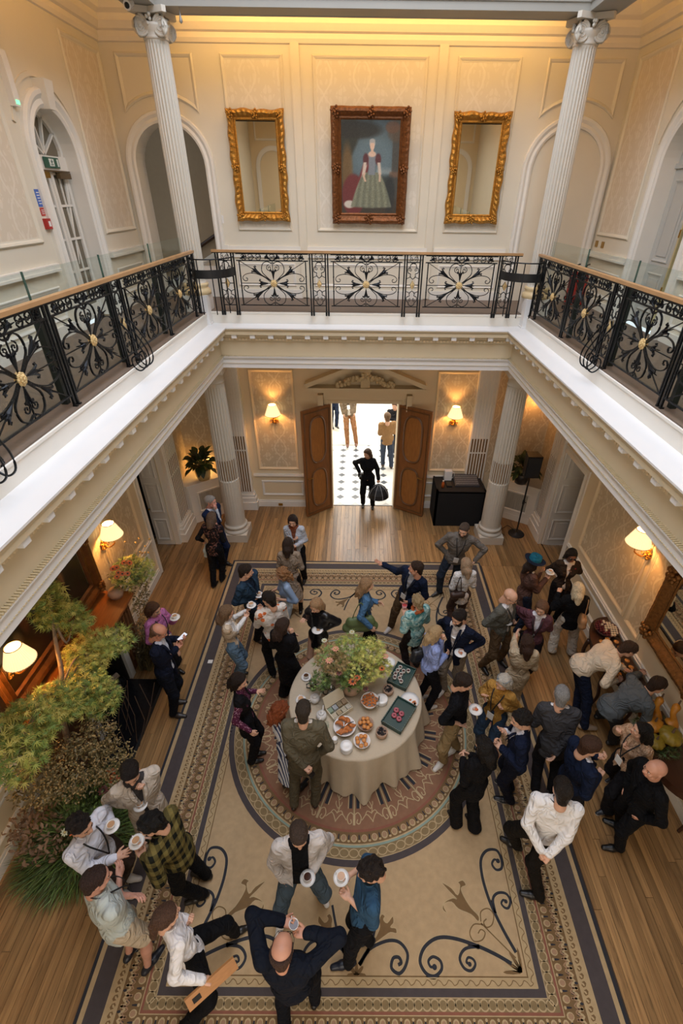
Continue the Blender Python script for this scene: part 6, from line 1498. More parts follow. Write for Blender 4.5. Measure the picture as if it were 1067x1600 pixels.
 {'label': 'woman with a black bob in a sparkly beige jacket and lanyard', 'h': 1.64, 'f': 195, 'top': ('jacket', 'tweed', {'hem': 0.14, 'inner': '#B08F74', 'open': 0.02}), 'legs': ('wide', '#121114'), 'hair': ('bob', '#14100F'), 'head': (3.345, 3.212, 1.532), 'feet': ((3.304, 3.025), (3.607, 3.438)), 'hl': (3.266, 3.214, 1.15), 'hr': (3.184, 3.382, 1.28), 'fem': 1, 'hf': 165, 'pitch': -5, 'pr': 'grip', 'pl': 'hold', 'lan': 'white', 'shoe': '#22252C', 'sole': '#D8D5D0', 'fine': 1},
 {'label': 'bald man all in black near the right wall', 'h': 1.8, 'f': 182, 'top': ('jacket', '#0D0D0F', {'inner': '#0D0D10', 'open': 0.02, 'hem': 0.12}), 'legs': ('trousers', '#0F0F12'), 'hair': ('bald', '#6B4B3B'), 'head': (3.173, 2.678, 1.682), 'feet': ((3.256, 2.585), (3.386, 2.836)), 'pitch': 0, 'hl': 'pocket', 'hr': 'pocket', 'ff': (175, 155), 'shoe': '#0B0B0C', 'fine': 1, 'skin': '#C08C72', 'bulk': 1.05},
 {'label': 'brown haired man in a navy blazer with folded arms, right side group', 'h': 1.82, 'f': 8, 'top': ('blazer', '#111A2E', {'inner': '#D3D4D9', 'cuff': 1}), 'legs': ('trousers', '#15161C'), 'hair': ('short', '#4A2F20'), 'head': (2.581, 2.922, 1.7), 'hl': (2.848, 3.01, 1.3), 'hr': (2.801, 2.864, 1.2), 'hf': 5, 'pitch': 13, 'pl': 'hold', 'pr': 'grip', 'fine': 1, 'lan': 'none'},
 {'label': 'grey haired man in a charcoal suit with his back to the camera', 'h': 1.84, 'f': 72, 'top': ('blazer', '#3A393B', {'inner': '#CFCBC8'}), 'legs': ('trousers', '#131317'), 'hair': ('crop', '#9A9894'), 'head': (2.481, 3.55, 1.719), 'feet': ((2.436, 3.285), (2.631, 3.22)), 'hr': (2.428, 3.175, 0.85), 'hl': 'front', 'fine': 1},
 {'label': 'man with dark curly hair in a navy suit gesturing', 'h': 1.8, 'f': 163, 'top': ('blazer', '#10172B', {'inner': '#D5D6DC', 'open': 0.09, 'cuff': 1}), 'legs': ('trousers', '#0F1220'), 'hair': ('curlyshort', '#17110F'), 'head': (1.917, 3.249, 1.682), 'feet': ((2.045, 3.118), (2.092, 3.299)), 'hl': (1.715, 3.172, 1.2), 'hr': (1.763, 3.295, 1.32), 'hf': 185, 'pitch': 15, 'pr': 'open', 'pl': 'hold', 'ff': (165, 150), 'shoe': '#10131A', 'sole': '#C5C1BC', 'fine': 1},
 {'label': 'woman with black shoulder length hair in a loose black suit', 'h': 1.68, 'f': 118, 'top': ('jacket', '#0D0C0E', {'hem': 0.2, 'inner': '#0D0C0E'}), 'legs': ('wide', '#0D0C0E'), 'hair': ('mid', '#15100F'), 'head': (1.449, 2.988, 1.57), 'feet': ((1.299, 2.866), (1.52, 2.823)), 'fem': 1, 'hl': 'front', 'hr': 'front', 'shoe': '#1A1614', 'sole': '#C9C3BE', 'fine': 1, 'wide': 1.08},
 {'label': 'woman with wavy grey hair in a mustard jacket with a badge', 'h': 1.64, 'f': 226, 'top': ('jacket', '#A47A3B', {'inner': '#B5853E', 'open': 0.03, 'hem': 0.16}), 'legs': ('trousers', '#2B3B4E'), 'hair': ('wavy', '#D8D0C2'), 'head': (1.89, 3.863, 1.532), 'hl': (1.897, 3.718, 1.15), 'hr': (1.658, 3.856, 1.22), 'fem': 1, 'hf': 215, 'pitch': 14, 'glasses': 'top', 'pr': 'open', 'pl': 'hold', 'lan': 'white', 'fine': 1},
 {'label': 'man in a black polo shirt and khaki trousers', 'h': 1.8, 'f': 335, 'top': ('shirt', '#0E0E12', {'slv': 0.8}), 'legs': ('trousers', '#84704F'), 'hair': ('short', '#2E1F17'), 'head': (1.341, 3.747, 1.682), 'feet': ((1.464, 3.85), (1.248, 3.642)), 'hl': (1.509, 3.733, 1.15), 'hr': (1.328, 3.592, 1.0), 'hf': 340, 'pitch': 16, 'pr': 'open', 'pl': 'hold', 'ff': (215, 220), 'shoe': '#C9C4BC', 'sole': '#DEDAD6', 'fine': 1},
 {'label': 'man in a white shirt, hands clasped behind his back', 'h': 1.84, 'f': 76, 'top': ('shirt', '#DAD7D4', {'hem': 0.02}), 'legs': ('trousers', '#17130F'), 'hair': ('short', '#211711'), 'head': (2.1, 2.45, 1.719), 'feet': ((1.997, 2.598), (2.109, 2.097)), 'hl': (1.95, 2.146, 1.0), 'hr': (1.992, 2.112, 1.0), 'hf': 82, 'pitch': 14, 'pl': 'grip', 'pr': 'grip', 'ff': (150, 170), 'lan': 'none', 'fine': 1, 'wide': 1.08, 'bulk': 1.06},
 {'label': 'dark haired woman in a purple patterned blouse and black pinafore left of the table', 'h': 1.66, 'f': 12, 'top': ('vest', '#100E11', {'inner': 'purple', 'hem': 0.3, 'cuff': 1, 'open': 0.06}), 'legs': ('trousers', '#100F12'), 'hair': ('mid', '#21140F'), 'head': (-1.485, 3.834, 1.551), 'feet': ((-1.429, 3.73), (-1.445, 3.619)), 'hl': (-1.287, 3.975, 1.12), 'hr': (-1.335, 3.506, 0.9), 'fem': 1, 'hf': 350, 'pitch': 13, 'pl': 'open', 'fine': 1},
 {'label': 'woman with curly red hair in a blue and white striped dress at the table edge', 'h': 1.66, 'f': 40, 'top': ('dress', 'stripe', {'hem': 0.62, 'flare': 0.07, 'slv': 0.9}), 'legs': ('tights', '#2A201C'), 'hair': ('curly', '#8E4722'), 'head': (-0.899, 3.424, 1.551), 'feet': ((-0.919, 3.317), (-0.763, 3.235)), 'hr': (-0.729, 3.59, 1.1), 'fem': 1, 'hf': 30, 'pitch': 15, 'hl': 'front', 'fine': 1},
 {'label': 'man in an olive grey suit at the round table, back turned', 'h': 1.86, 'f': 88, 'top': ('blazer', '#5B5443', {'inner': '#CFCBC2'}), 'legs': ('trousers', '#544D3D'), 'hair': ('crop', '#40352C'), 'head': (-0.6, 3.302, 1.738), 'feet': ((-0.786, 3.066), (-0.511, 3.099)), 'hl': (-0.58, 3.008, 1.0), 'hr': 'pocket', 'pl': 'grip', 'shoe': '#2B211A', 'fine': 1, 'wide': 1.06, 'bulk': 1.05, 'handflat': 1},
 {'label': 'woman in a pink jumper and long black skirt holding a saucer by the fireplace', 'h': 1.66, 'f': 340, 'top': ('sweater', '#B56FA0'), 'legs': ('skirt', '#101013', {'hem': 0.62, 'flare': 0.1}), 'hair': ('mid', '#5B3D2A'), 'head': (-3.014, 5.072, 1.551), 'hl': (-2.733, 5.104, 1.25), 'hr': (-2.829, 4.858, 1.1), 'fem': 1, 'hf': 345, 'pitch': 15, 'pl': 'hold', 'pr': 'hold', 'lan': 'white'},
 {'label': 'bald man in a navy suit reading his phone in front of the fireplace', 'h': 1.8, 'f': 2, 'top': ('blazer', '#121728', {'inner': '#C9CCD8', 'hem': 0.22}), 'legs': ('trousers', '#0F121C'), 'hair': ('fringe', '#7E5B48'), 'head': (-2.714, 4.52, 1.682), 'feet': ((-2.851, 4.562), (-2.779, 4.341)), 'hl': (-2.579, 4.798, 1.2), 'hr': (-2.571, 4.654, 1.2), 'hf': 5, 'pitch': 25, 'pr': 'hold', 'pl': 'hold', 'ff': (5, -5), 'shoe': '#2A2422', 'skin': '#B98067'},
 {'label': 'man in a cream blazer with a hand at his chin beside the greenery', 'h': 1.82, 'f': 303, 'top': ('blazer', '#BFB3A4', {'inner': '#3B3838', 'open': 0.05}), 'legs': ('trousers', '#A89B88'), 'hair': ('short', '#1C1411'), 'head': (-2.322, 2.597, 1.7), 'hl': (-2.278, 2.562, 1.42), 'hr': (-2.371, 2.507, 1.15), 'hf': 295, 'pitch': 21, 'pl': 'grip', 'pr': 'hold', 'fine': 1},
 {'label': 'man in a green and black plaid shirt holding a saucer, black trousers', 'h': 1.82, 'f': 172, 'top': ('jacket', 'plaid', {'hem': 0.12, 'inner': '#101010', 'open': 0.02, 'collar': '#3B3A22'}), 'legs': ('trousers', '#0C0C0E'), 'hair': ('curlyshort', '#0E0B0A'), 'head': (-1.932, 2.112, 1.7), 'feet': ((-1.719, 2.075), (-1.729, 2.27)), 'hl': (-2.101, 2.027, 1.22), 'hr': (-2.107, 2.127, 1.25), 'hf': 195, 'pitch': 16, 'pl': 'hold', 'pr': 'hold', 'ff': (200, 170), 'fine': 1, 'wide': 1.05},
 {'label': 'dark haired man in a white shirt with black lanyard holding up a saucer', 'h': 1.8, 'f': 342, 'top': ('shirt', '#D2D3DB', {'hem': 0.06}), 'legs': ('trousers', '#3F322B'), 'hair': ('curlyshort', '#1D1411'), 'head': (-2.603, 2.104, 1.682), 'feet': ((-2.667, 2.239), (-2.682, 2.099)), 'hl': (-2.444, 2.255, 1.3), 'hr': (-2.308, 2.022, 1.2), 'hf': 345, 'pitch': 12, 'pl': 'hold', 'pr': 'open', 'ff': (0, -10), 'shoe': '#A9A299', 'sole': '#C9C4BC', 'lan': 'none', 'fine': 1, 'wide': 1.04},
 {'label': 'man in a pale grey green shirt and beige shorts with folded arms, left group', 'h': 1.84, 'f': 50, 'top': ('shirt', '#AEB5AF', {'slv': 0.55, 'hem': 0.16}), 'legs': ('shorts', '#B5A58D'), 'hair': ('crop', '#3A2620'), 'head': (-2.244, 1.666, 1.719), 'feet': ((-2.34, 1.578), (-2.109, 1.479)), 'hf': 35, 'pitch': 10, 'hl': 'cross', 'hr': 'cross', 'ff': (70, 60), 'shoe': '#151821', 'sole': '#C9C3BC', 'lan': 'none', 'fine': 1, 'wide': 1.1, 'bulk': 1.1, 'skin': '#B98873'},
 {'label': 'woman with a brown ponytail carrying a wooden board', 'h': 1.7, 'f': 42, 'top': ('shirt', '#D6D3D2', {'hem': 0.06}), 'legs': ('trousers', '#0D0D10'), 'hair': ('pony', '#5B3F2E'), 'head': (-1.586, 1.451, 1.588), 'feet': ((-1.27, 1.75), (-1.594, 1.046)), 'hl': (-1.462, 1.526, 1.2), 'hr': (-1.272, 1.16, 0.98), 'fem': 1, 'hf': 40, 'pitch': 8, 'pr': 'grip', 'pl': 'hold', 'ff': (25, 0), 'fine': 1},
 {'label': 'balding man in dark navy raising a coffee cup, bottom centre', 'h': 1.82, 'f': 84, 'top': ('jacket', '#0D121D', {'inner': '#151A24', 'open': 0.02, 'hem': 0.1}), 'legs': ('trousers', '#0E1017'), 'hair': ('fringe', '#4A342A'), 'head': (-0.561, 1.215, 1.7), 'feet': ((-0.647, 1.067), (-0.372, 1.252)), 'hl': (-0.564, 1.465, 1.62), 'hr': (-0.398, 1.409, 1.58), 'hf': 86, 'pitch': 5, 'pl': 'hold', 'pr': 'hold', 'ff': (95, 85), 'glasses': 'clear', 'fine': 1, 'wide': 1.06, 'skin': '#BE8A70', 'elb': 1},
 {'label': 'man in a white knitted cardigan looking down at his coffee, white trainers', 'h': 1.82, 'f': 282, 'top': ('cardigan', '#C5BEB8', {'collar': '#C5BEB8', 'inner': '#101114', 'open': 0.075, 'openall': 1, 'hem': 0.1}), 'legs': ('trousers', '#46535C'), 'hair': ('crop', '#4B3B30'), 'head': (-0.518, 2.04, 1.7), 'feet': ((-0.385, 2.154), (-0.783, 1.884)), 'hl': (-0.407, 1.922, 1.12), 'hf': 280, 'pitch': 25, 'hr': 'pocket', 'pl': 'hold', 'ff': (300, 260), 'shoe': '#CFCBC6', 'sole': '#E0DDD9', 'fine': 1, 'wide': 1.06},
 {'label': 'dark haired man in a steel blue shirt holding a saucer, right of the cardigan man', 'h': 1.8, 'f': 186, 'top': ('shirt', '#2E4C66', {'slv': 0.6, 'hem': 0.12}), 'legs': ('trousers', '#0E0F13'), 'hair': ('curlyshort', '#241A15'), 'head': (0.146, 1.76, 1.682), 'feet': ((-0.04, 1.514), (0.162, 1.694)), 'hl': (-0.067, 1.72, 1.18), 'hr': (-0.071, 1.87, 1.2), 'hf': 190, 'pitch': 19, 'pl': 'hold', 'pr': 'hold', 'ff': (190, 185), 'shoe': '#121826', 'fine': 1},
]
INFO = [person(d) for d in PEOPLE]
# ================================================================ round table, food and flowers
TC = (0., 4.2); TR = .93; TZ = .76
M_LINEN = mat('#B5A68F', .85, var=.04, scale=8, bump=.2, bscale=60, name='beige_linen')
M_CHINA = mat('#E2DFDA', .18, var=.01, name='white_china'); M_COFFEE = mat('#3A1E10', .15, var=.02, name='black_coffee'); M_LATTE = mat('#B58A62', .4, var=.05, name='milky_coffee')
M_STEEL = mat('#B9B9B5', .2, .95, var=.05, name='polished_steel'); M_PASTRY = mat('#B5692E', .55, var=.3, scale=30, bump=.5, name='baked_pastry'); M_BUN = mat('#C98545', .45, var=.2, scale=14, name='golden_bun')
M_TRAY = mat('#1F3B36', .35, var=.05, name='dark_green_lacquer'); M_CLAY = mat('#A68872', .6, var=.08, name='pale_clay'); M_JAMD = mat('#17141A', .25, var=.2, scale=60, bump=.5, name='dark_berries')
t = thing('round_table', (TC[0], TC[1], 0), 'round table hidden under the beige cloth in the middle of the carpet medallion', 'table')
MB().lathe([(0, .72), (.92, .72), (.92, .75), (0, .75)], (*TC, 0), 48).build('tabletop', M_OAK, t)
MB().lathe([(.3, 0.015), (.3, .05), (.06, .1), (.06, .72)], (*TC, 0), 20).build('pedestal', M_OAK, t)
def cloth():
    b = MB(); n = 180; prof = [(0, 1), (.35, 1), (.75, 1), (.925, 1), (.943, .985), (.945, .96), (.948, .85), (.955, .65), (.965, .4), (.975, .2), (.98, .03)]
    V = []
    for j, (r, f) in enumerate(prof):
        for i in range(n):
            a = 2*PI*i/n; dr = (1-f)*(.055*math.sin(a*17+.8*math.sin(a*3))+.05*math.sin(a*8+1)+.03*math.sin(a*29)) if j > 3 else 0
            V.append((TC[0]+(r+dr+(1-f)*.05)*math.cos(a), TC[1]+(r+dr+(1-f)*.05)*math.sin(a), .018+f*(TZ-.018)+(0 if j < len(prof)-1 else .012*math.sin(a*9))))
    F = [(j*n+i, j*n+(i+1) % n, (j+1)*n+(i+1) % n, (j+1)*n+i) for j in range(len(prof)-1) for i in range(n)]
    b.add(V, F); return b
tag(cloth().build('tablecloth', M_LINEN, None, smooth=True, loc=(*TC, 0)), 'beige linen cloth falling in folds over the round table', 'tablecloth')
Z0 = TZ+.001
def onto(b, name, m, parent, smooth=True, kind=None):
    o = b.build(name, m, parent, smooth=smooth)
    if kind: o['kind'] = kind
    return o
def saucer_mb(c): return MB().lathe([(0, 0), (.035, 0), (.045, .004), (.073, .014), (.075, .017), (.045, .009), (0, .006)], c, 24)
def cup(c, label, liquid=M_LATTE, ang=0., group=None, sc=1.):
    r = thing('coffee_cup', c, label, 'cup', group)
    onto(MB().lathe([(0, 0), (.024, 0), (.026, .006), (.036, .03), (.041, .055), (.038, .055), (.033, .03), (.02, .01), (0, .009)], c, 20), 'cup_body', M_CHINA, r)
    onto(MB().lathe([(0, .043), (.0365, .043)], c, 16), 'coffee', liquid, r, False)
    b = MB(); d = v3(math.cos(ang), math.sin(ang), 0); C = v3(*c)
    b.tube([C+d*.038+v3(0, 0, .045), C+d*.06+v3(0, 0, .045), C+d*.066+v3(0, 0, .03), C+d*.055+v3(0, 0, .015), C+d*.034+v3(0, 0, .018)], .004, 5); onto(b, 'cup_handle', M_CHINA, r)
def saucer(c, label): return tag(saucer_mb(c).build('saucer', M_CHINA, None, smooth=True, loc=c), label, 'saucer')
for (x, y, lq, what) in ((-.73, 4.49, M_COFFEE, 'black coffee nearest the woman in the black trouser suit'), (-.77, 4.11, M_LATTE, 'milky tea at the left edge of the round table')):
    saucer((x, y, Z0), 'white saucer under the '+what); cup((x, y, Z0+.009), 'white cup of '+what, lq, 2.)
# french press
r = thing('french_press', (-.61, 4.3, Z0), 'chrome and glass french press on the left of the flower arrangement', 'coffee pot'); c = (-.61, 4.3, Z0)
onto(MB().lathe([(0, 0), (.046, 0), (.048, .01), (.048, .15), (.045, .15), (.045, .01)], c, 20), 'glass_jug', mat('#4A3A30', .1, .3, var=.02, name='smoky_glass'), r); onto(MB().lathe([(.05, .15), (.052, .165), (.03, .18), (.008, .185), (.008, .2), (.016, .21), (0, .222)], c, 20), 'lid', M_STEEL, r)
b = MB(); b.tube([v3(*c)+v3(-.048, -.01, .14), v3(*c)+v3(-.09, -.02, .13), v3(*c)+v3(-.09, -.02, .05), v3(*c)+v3(-.048, -.01, .03)], .009, 6); onto(b, 'handle', M_BLACK, r)
def teapot(c, label, sp):
    r = thing('teapot', c, label, 'teapot'); C = v3(*c); d = v3(math.cos(sp), math.sin(sp), 0)
    onto(MB().lathe([(0, 0), (.045, 0), (.06, .02), (.072, .055), (.066, .09), (.04, .112), (.036, .115)], c, 24), 'pot_body', M_CHINA, r); onto(MB().lathe([(.042, .112), (.035, .125), (.012, .132), (.01, .138), (.014, .146), (0, .152)], c, 18), 'lid', M_CHINA, r)
    b = MB(); b.tube([C+d*.055+v3(0, 0, .04), C+d*.09+v3(0, 0, .06), C+d*.105+v3(0, 0, .1), C+d*.12+v3(0, 0, .115)], [.016, .012, .009, .008], 8); onto(b, 'spout', M_CHINA, r)
    b = MB(); b.tube(cat([C-d*.06+v3(0, 0, .09), C-d*.1+v3(0, 0, .095), C-d*.115+v3(0, 0, .06), C-d*.062+v3(0, 0, .035)], 4), .007, 6); onto(b, 'handle', M_CHINA, r)
teapot((-.57, 4.1, Z0), 'rounded white teapot behind the olive suited man, the farther of two', .6); teapot((-.46, 3.84, Z0), 'rounded white teapot with upright spout in front of the other teapot', 1.4)
r = thing('metal_jug', (-.34, 4.17, Z0), 'polished metal water jug under the flowers', 'jug'); c = (-.34, 4.17, Z0)
onto(MB().lathe([(0, 0), (.06, 0), (.07, .03), (.065, .12), (.05, .17), (.055, .19), (.05, .19), (.045, .17)], c, 24), 'jug_body', M_STEEL, r); b = MB(); b.tube(cat([v3(*c)+v3(-.06, 0, .17), v3(*c)+v3(-.11, 0, .16), v3(*c)+v3(-.11, 0, .07), v3(*c)+v3(-.066, 0, .05)], 4), .008, 6); onto(b, 'handle', M_BLACK, r)
# tea box with open lid
def rbox(c, ang, hx, hy, z0, z1, b=None):
    b = b or MB(); d = v3(math.cos(ang), math.sin(ang), 0); e = v3(-d[1], d[0], 0); b.obox(v3(c[0], c[1], (z0+z1)/2), (d, e, (0, 0, 1)), (hx, hy, (z1-z0)/2)); return b
M_BOXW = mat('#CFC2A8', .6, var=.05, name='pale_box_wood')
r = thing('tea_box', (-.2, 3.98, Z0), 'open pale wooden tea box with rows of tea bags', 'box'); A_ = math.radians(38); c = (-.22, 3.95)
b = rbox(c, A_, .155, .1, Z0, Z0+.012); d = v3(math.cos(A_), math.sin(A_), 0); e = v3(-d[1], d[0], 0)
for k in (-1, 1): b.obox(v3(*c, Z0+.035)+e*k*.1, (d, e, (0, 0, 1)), (.16, .005, .035)); b.obox(v3(*c, Z0+.035)+d*k*.155, (d, e, (0, 0, 1)), (.005, .1, .035))
onto(b, 'box_tray', M_BOXW, r, False)
b = MB(); b.obox(v3(*c, Z0+.15)+e*.135, (d, nrm(e*.4+v3(0, 0, 1)), nrm(v3(0, 0, .4)-e)), (.16, .09, .006)); onto(b, 'lid', M_BOXW, r, False)
cl = ['#C4B79E', '#8FA08A', '#B5A07E', '#A9ADB0', '#C9BFA6', '#9B8A6C', '#D5CFC0', '#B0987B']
for i in range(4):
    for j in range(2):
        b = MB()
        for k in range(5): b.obox(v3(*c, Z0+.04)+d*(-.115+i*.077)+e*(-.05+j*.1+(k-2)*.014), (d, e, (0, 0, 1)), (.032, .005, .024))
        o = onto(b, 'tea_bags', mat(cl[i*2+j], .7, name='tea_packet'), r, False)
def bowl(c, label, rad, hgt, m, food, foot=.5):
    r = thing('bowl', c, label, 'bowl'); onto(MB().lathe([(0, 0), (rad*foot, 0), (rad*.8, hgt*.5), (rad, hgt), (rad*.96, hgt), (rad*.74, hgt*.5), (rad*.4, .012), (0, .012)], c, 28), 'bowl_body', m, r); return r
rr = random.Random(11)
def items(n, c, rad, z, name, label, catg, grp, mk, m):
    pos = []; tries = 0
    while len(pos) < n and tries < 900:
        tries += 1; a = rr.uniform(0, 2*PI); q = rad*math.sqrt(rr.random()); p_ = (c[0]+q*math.cos(a), c[1]+q*math.sin(a))
        if all(math.hypot(p_[0]-o_[0], p_[1]-o_[1]) > (1.7*rad/math.sqrt(n)) for o_ in pos): pos.append(p_)
    proto_o = None
    for k, (x, y) in enumerate(pos):
        zz = z+.012*(1-math.hypot(x-c[0], y-c[1])/rad)
        if proto_o is None: proto_o = tag(mk().build(name, m, None, smooth=True, loc=(0, 0, 0)), label, catg, grp); o = proto_o
        else: o = proto_o.copy(); COL.objects.link(o)
        o.location = (x, y, zz); o.rotation_euler = (0, 0, rr.uniform(0, 6))
    return pos
def croissant(): 
    b = MB(); P = [(.055*math.cos(a), .05*math.sin(a)-.03, .0+.006*math.sin(a)) for a in np.linspace(.3, PI-.3, 9)]; b.tube(P, [.008, .016, .023, .027, .028, .027, .023, .016, .008], 8); return b
def twist():
    b = MB(); b.tube([(.033*math.cos(a)*(1+.1*math.sin(3*a)), .03*math.sin(a), .004*math.sin(4*a)) for a in np.linspace(0, 2*PI, 13)], .009, 6); return b
bowl((-.14, 3.68, Z0), 'wide white bowl heaped with croissants', .15, .075, M_CHINA, None); items(9, (-.14, 3.68), .1, Z0+.075, 'croissant', 'small brown croissant heaped in the wide white bowl', 'croissant', 'croissants in the wide bowl', croissant, M_PASTRY)
bowl((.2, 4.04, Z0), 'tall white bowl of sugared pretzel twists beside the steel tongs', .125, .13, M_CHINA, None); items(14, (.2, 4.04), .09, Z0+.12, 'pretzel', 'brown twisted pretzel pastry in the tall white bowl', 'pretzel', 'pretzels in the tall bowl', twist, M_PASTRY)
bun = lambda: MB().ball((0, 0, .012), (.03, .03, .024), 10)
bowl((.14, 3.72, Z0), 'clay rimmed bowl of round buns between croissants and berries', .11, .075, M_CLAY, None); items(8, (.14, 3.72), .075, Z0+.06, 'bun', 'golden round bun in the clay rimmed middle bowl', 'bun', 'buns in the middle bowl', bun, M_BUN)
bowl((.09, 3.48, Z0), 'white bowl of round buns nearest the table front', .11, .075, M_CHINA, None); items(7, (.09, 3.48), .075, Z0+.06, 'bun', 'golden round bun in the front white bowl', 'bun', 'buns in the front bowl', bun, M_BUN)
for (x, y, l) in ((.35, 3.6, 'pale clay pot of dark berries in front of the doughnut tray'), (.47, 4.25, 'pale clay pot of dark berries between the two green trays')):
    r = thing('berry_pot', (x, y, Z0), l, 'pot'); onto(MB().lathe([(0, 0), (.06, 0), (.078, .04), (.08, .09), (.075, .095), (.068, .09), (.065, .07)], (x, y, Z0), 24), 'pot_body', M_CLAY, r)
    b = MB()
    for k in range(34): a = rr.uniform(0, 6.3); q = .055*math.sqrt(rr.random()); b.ball((x+q*math.cos(a), y+q*math.sin(a), Z0+.078+rr.uniform(0, .012)), .011, 6)
    onto(b, 'berries', M_JAMD, r, True, 'stuff')
def tray(c, ang, hx, hy, label):
    r = thing('green_tray', (c[0], c[1], Z0), label, 'tray'); d = v3(math.cos(ang), math.sin(ang), 0); e = v3(-d[1], d[0], 0); b = rbox(c, ang, hx, hy, Z0, Z0+.05)
    for k in (-1, 1): b.obox(v3(*c, Z0+.06)+e*k*hy, (d, e, (0, 0, 1)), (hx+.006, .006, .02)); b.obox(v3(*c, Z0+.06)+d*k*hx, (d, e, (0, 0, 1)), (.006, hy+.006, .02))
    onto(b, 'tray_body', M_TRAY, r, False)
    b = MB()
    for k in range(13):
        for sg in (-1, 1): b.ball(v3(*c, Z0+.078)+d*(-hx+2*hx*k/12)+e*sg*hy, .006, 5); b.ball(v3(*c, Z0+.078)+e*(-hy+2*hy*k/12)+d*sg*hx, .006, 5)
    onto(b, 'beaded_edge', mat('#7D8A7A', .4, name='tray_beads'), r, True, 'stuff'); return d, e
d, e = tray((.6, 3.87), math.radians(57), .225, .145, 'dark green tray with four pink doughnuts'); c = v3(.6, 3.87, Z0+.052)
for k, (u, w_) in enumerate(((.045, .05), (.035, -.035), (-.04, .035), (-.05, -.045))):
    q = c+d*(u-.02)+e*(w_+.01); b = MB(); b.tube([(q[0]+.024*math.cos(a), q[1]+.024*math.sin(a), q[2]+.018) for a in np.linspace(0, 2*PI, 13)], .017, 8); o = tag(b.build('doughnut', [mat('#A2525B', .4, var=.15, scale=40, name='pink_glaze')], None, smooth=True, loc=tuple(q)), 'pink glazed ring doughnut on the near green tray', 'doughnut', 'doughnuts on the near tray')
d, e = tray((.68, 4.5), math.radians(62), .19, .145, 'dark green tray with small glass pots at the back right of the table'); c = v3(.68, 4.5, Z0+.052); pt = None
for k, (u, w_) in enumerate(((.1, .07), (.03, .08), (-.04, .085), (-.1, .07), (.06, .0), (-.01, .01), (-.08, .0), (.1, -.06), (-.12, -.04))):
    q = c+d*u+e*w_
    if pt is None:
        pt = thing('yoghurt_pot', tuple(q), 'little glass pot of granola and yoghurt on the far green tray', 'pot', 'granola pots on the far tray')
        onto(MB().lathe([(0, 0), (.024, 0), (.028, .05), (.025, .05), (.022, .04)], q, 14), 'glass_cup', mat('#CFC8BE', .15, var=.02, name='yoghurt_glass'), pt); onto(MB().lathe([(0, .045), (.024, .043)], q, 12), 'granola', mat('#4B2E22', .7, var=.4, scale=90, name='granola'), pt, False)
    else: dup(pt, tuple(q))
r = thing('cake_plate', (.77, 4.12, Z0), 'white plate with orange painted leaves between the green trays', 'plate'); onto(MB().lathe([(0, 0), (.07, 0), (.13, .012), (.133, .016), (.08, .008), (0, .007)], (.77, 4.12, Z0), 28), 'plate_body', M_CHINA, r)
b = MB()
for k in range(7): a = rr.uniform(-.8, 1.6); q = rr.uniform(.03, .1); disc(b, (.77+q*math.cos(a), 4.12+q*math.sin(a)-.03), .022, .013, rad(rr.uniform(0, 3)), Z0+.017, 8)
onto(b, 'orange_leaf_print', mat('#C46B2E', .5, name='orange_print'), r, False, 'stuff')
def stack(n, c, R_, name, label, grp):
    me = None
    for k in range(n):
        if me is None: o = tag(MB().lathe([(0, 0), (R_*.5, 0), (R_, .012), (R_, .016), (R_*.5, .008), (0, .007)], (0, 0, 0), 24).build(name, M_CHINA, None, smooth=True, loc=(0, 0, 0)), label, 'plate' if name != 'saucer' else 'saucer', grp); me = o
        else: o = me.copy(); COL.objects.link(o)
        o.location = (c[0], c[1], Z0+k*.0095)
stack(9, (-.11, 3.4), .078, 'saucer', 'white saucer in the stack at the front edge of the round table', 'front stack of saucers'); stack(7, (.37, 4.1), .085, 'side_plate', 'white side plate in the stack behind the pretzel bowl', 'side plates behind the pretzels'); stack(8, (.5, 4.72), .095, 'side_plate', 'white side plate in the stack at the far right of the table', 'side plates at the far edge')
r = thing('milk_jug', (-.26, 3.5, Z0), 'small white milk jug near the olive suited man elbow', 'jug'); c = (-.26, 3.5, Z0); onto(MB().lathe([(0, 0), (.03, 0), (.038, .03), (.028, .07), (.034, .085), (.03, .085), (.024, .07)], c, 18), 'jug_body', M_CHINA, r); b = MB(); b.tube([(c[0]-.03, c[1], c[2]+.07), (c[0]-.06, c[1], c[2]+.06), (c[0]-.035, c[1], c[2]+.025)], .005, 5); onto(b, 'handle', M_CHINA, r)
r = thing('serving_tongs', (.31, 3.98, Z0+.1), 'steel serving tongs resting on the pretzel bowl', 'tongs'); b = MB(); b.tube([(.27, 3.93, Z0+.135), (.31, 4.0, Z0+.15), (.33, 4.09, Z0+.14)], .006, 5); onto(b, 'tong_arm', M_STEEL, r); b = MB(); b.tube([(.29, 3.92, Z0+.135), (.325, 4.0, Z0+.15), (.335, 4.09, Z0+.14)], .006, 5); onto(b, 'tong_arm', M_STEEL, r)
r = thing('serving_tongs', (-.13, 3.66, Z0+.1), 'steel serving tongs lying across the croissants', 'tongs')
for k in (0, .02): b = MB(); b.tube([(-.18+k, 3.62, Z0+.12), (-.1, 3.68+k*.4, Z0+.125), (-.02, 3.72, Z0+.11)], .005, 5); onto(b, 'tong_arm', M_STEEL, r)
r = thing('glass_tumbler', (-.38, 3.71, Z0), 'clear glass tumbler in front of the tea box', 'glass'); onto(MB().lathe([(0, 0), (.03, 0), (.034, .09), (.031, .09), (.027, .01), (0, .01)], (-.38, 3.71, Z0), 16), 'tumbler', M_GLASS, r)
